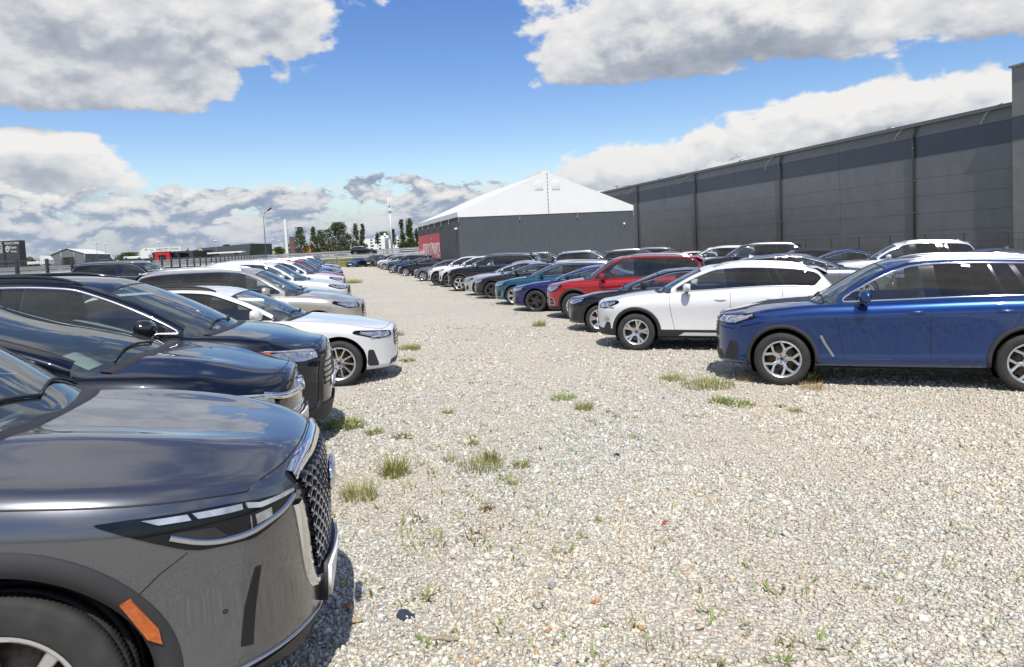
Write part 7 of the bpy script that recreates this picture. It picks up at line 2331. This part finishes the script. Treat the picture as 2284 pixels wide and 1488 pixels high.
# left row
place(car('grey_hero', 'gunmetal', 'large grey SUV with a chrome framed mesh grille in the left foreground', group=LW_), 737, 1228, (-1.03, 0, .47), 180+HERO_ROT)
place(car('dark_saloon', 'darkblue', 'dark blue black saloon with a chrome wing on its grille, second in the left row', group=LW_), 674, 914, (-.97, 0, .53), 180+11, 1.10)
place(car('rugged_suv', 'darkblue', 'black SUV with an amber lamp corner, third in the left row', group=LW_), 741, 825, (-.95, 0, .67), 180+11)
place(car('estate', 'white', 'white estate with ten spoke wheels, fourth in the left row', group=LW_), 757, 863, (0, .90, 0), 180+6)
place(car('family_suv', 'champagne', 'champagne coloured SUV behind the white estate in the left row', group=LW_), 812, 690, (-.88, 0, .72), 180+8)
LEFT = [('saloon', 'grey', 'grey saloon between the champagne SUV and the white SUV of the left row', 20.2), ('mid_suv', 'white', 'white SUV with a dark grille beyond the champagne SUV', 23.3),
        ('saloon', 'greyblue', 'grey blue saloon beyond the second white SUV of the left row', 27.2), ('family_suv', 'white', 'white SUV with a low bright bonnet just before the red SUV', 31.5),
        ('tall_suv', 'red', 'dark red SUV far along the left row', 36.0), ('saloon', 'charcoal', 'charcoal saloon directly beyond the dark red SUV', 40), ('mid_suv', 'navy', 'navy SUV two places beyond the dark red SUV', 44),
        ('family_suv', 'silver', 'silver SUV far along the left row after two dark cars', 48.5), ('saloon', 'black', 'black saloon just beyond the far silver SUV of the left row', 53), ('mid_suv', 'charcoal', 'charcoal SUV near the far end of the left row', 58),
        ('family_suv', 'white', 'white SUV near the far end of the left row', 63), ('saloon', 'navy', 'navy saloon near the far end of the left row', 69), ('mid_suv', 'black', 'last black SUV at the far end of the left row', 75)]
for kd, co, lb, y in LEFT:
    lane_put(car(kd, co, lb, group=LW_), .35, y, 180+8, xoff=-.88)
# behind the left row
for kd, co, lb, px, D, rz in (('dark_saloon', 'charcoal', 'dark saloon roof just above the black SUV in the left row', 185, 16.5, 180), ('large_suv', 'black', 'black SUV with chrome window outline behind the champagne SUV', 318, 27.5, 178),
                              ('estate', 'white', 'white estate roof right of the black SUV with chrome window outline', 440, 32, 178), ('saloon', 'black', 'dark car roof showing between white roofs behind the left row', 512, 37, 178),
                              ('family_suv', 'white', 'white SUV roof behind the dark red SUV of the left row', 580, 43, 178), ('mid_suv', 'charcoal', 'dark SUV roof far behind the left row', 628, 52, 178), ('estate', 'silver', 'silver estate roof far behind the left row', 655, 58, 178)):
    p = at_depth(px, 590, D); rz = R(rz)
    put(car(kd, co, lb, group=L2), p.x - math.cos(rz)*1.4, p.y - math.sin(rz)*1.4, rz)
# along the warehouse fence, facing the lane
ROW3 = [('coupe', 'blue', 'bright blue car at the right edge behind the deep blue SUV', 18.6), ('saloon', 'charcoal', 'dark saloon roof above the rear of the deep blue SUV', 21.9), ('mid_suv', 'white', 'white SUV standing above the bonnet of the deep blue SUV by the warehouse', 25.0),
        ('saloon', 'navy', 'dark navy saloon left of the white SUV by the warehouse', 28.2), ('estate', 'charcoal', 'charcoal estate between the navy saloon and the black roof by the warehouse', 31.2), ('large_suv', 'black', 'black SUV roof just right of the middle white SUV by the warehouse', 34.2),
        ('family_suv', 'white', 'white SUV in the middle of the warehouse row, right of a white hatchback', 37.3), ('low_hatch', 'white', 'white hatchback left of the middle white SUV of the warehouse row', 40.4), ('saloon', 'charcoal', 'charcoal saloon left of the white hatchback by the warehouse', 43.2),
        ('family_suv', 'grey', 'grey SUV above the rear of the red SUV by the warehouse', 46.3), ('saloon', 'black', 'black saloon at the left end of the warehouse row', 50)]
for kd, co, lb, y in ROW3:
    lane_put(car(kd, co, lb, group=R3), 19.1, y, -20, xoff=1.9)
# tail to tail with the right row
for kd, co, lb, px, D in (('low_hatch', 'grey', 'silver grey hatchback seen from behind above the white small SUV', 1800, 22.5), ('family_suv', 'silver', 'silver SUV seen from behind above the royal blue coupe', 1322, 44), ('family_suv', 'black', 'black SUV with roof rails behind the red SUV', 1432, 42), ('small_suv', 'charcoal', 'dark hatchback just right of the large black SUV tail', 1222, 52)):
    p = at_depth(px, 560, D); rz = R(180-12)
    put(car(kd, co, lb, group=R2), p.x - math.cos(rz)*1.4, p.y - math.sin(rz)*1.4, rz, 1.06 if kd == 'low_hatch' else 1)
# on the highway
p = at_depth(213, 598, 130); r = car('tall_suv', 'black', 'black SUV driving on the highway at far left'); r.location = (p.x, 130, 1.612); r.rotation_euler = (0, 0, 0); r['category'] = 'car'
p = at_depth(812, 563, 134); r = car('mid_suv', 'black', 'black car driving on the highway in front of the white apartments'); r.location = (p.x+1.4, 134.3, 1.676); r.rotation_euler = (0, 0, math.pi)
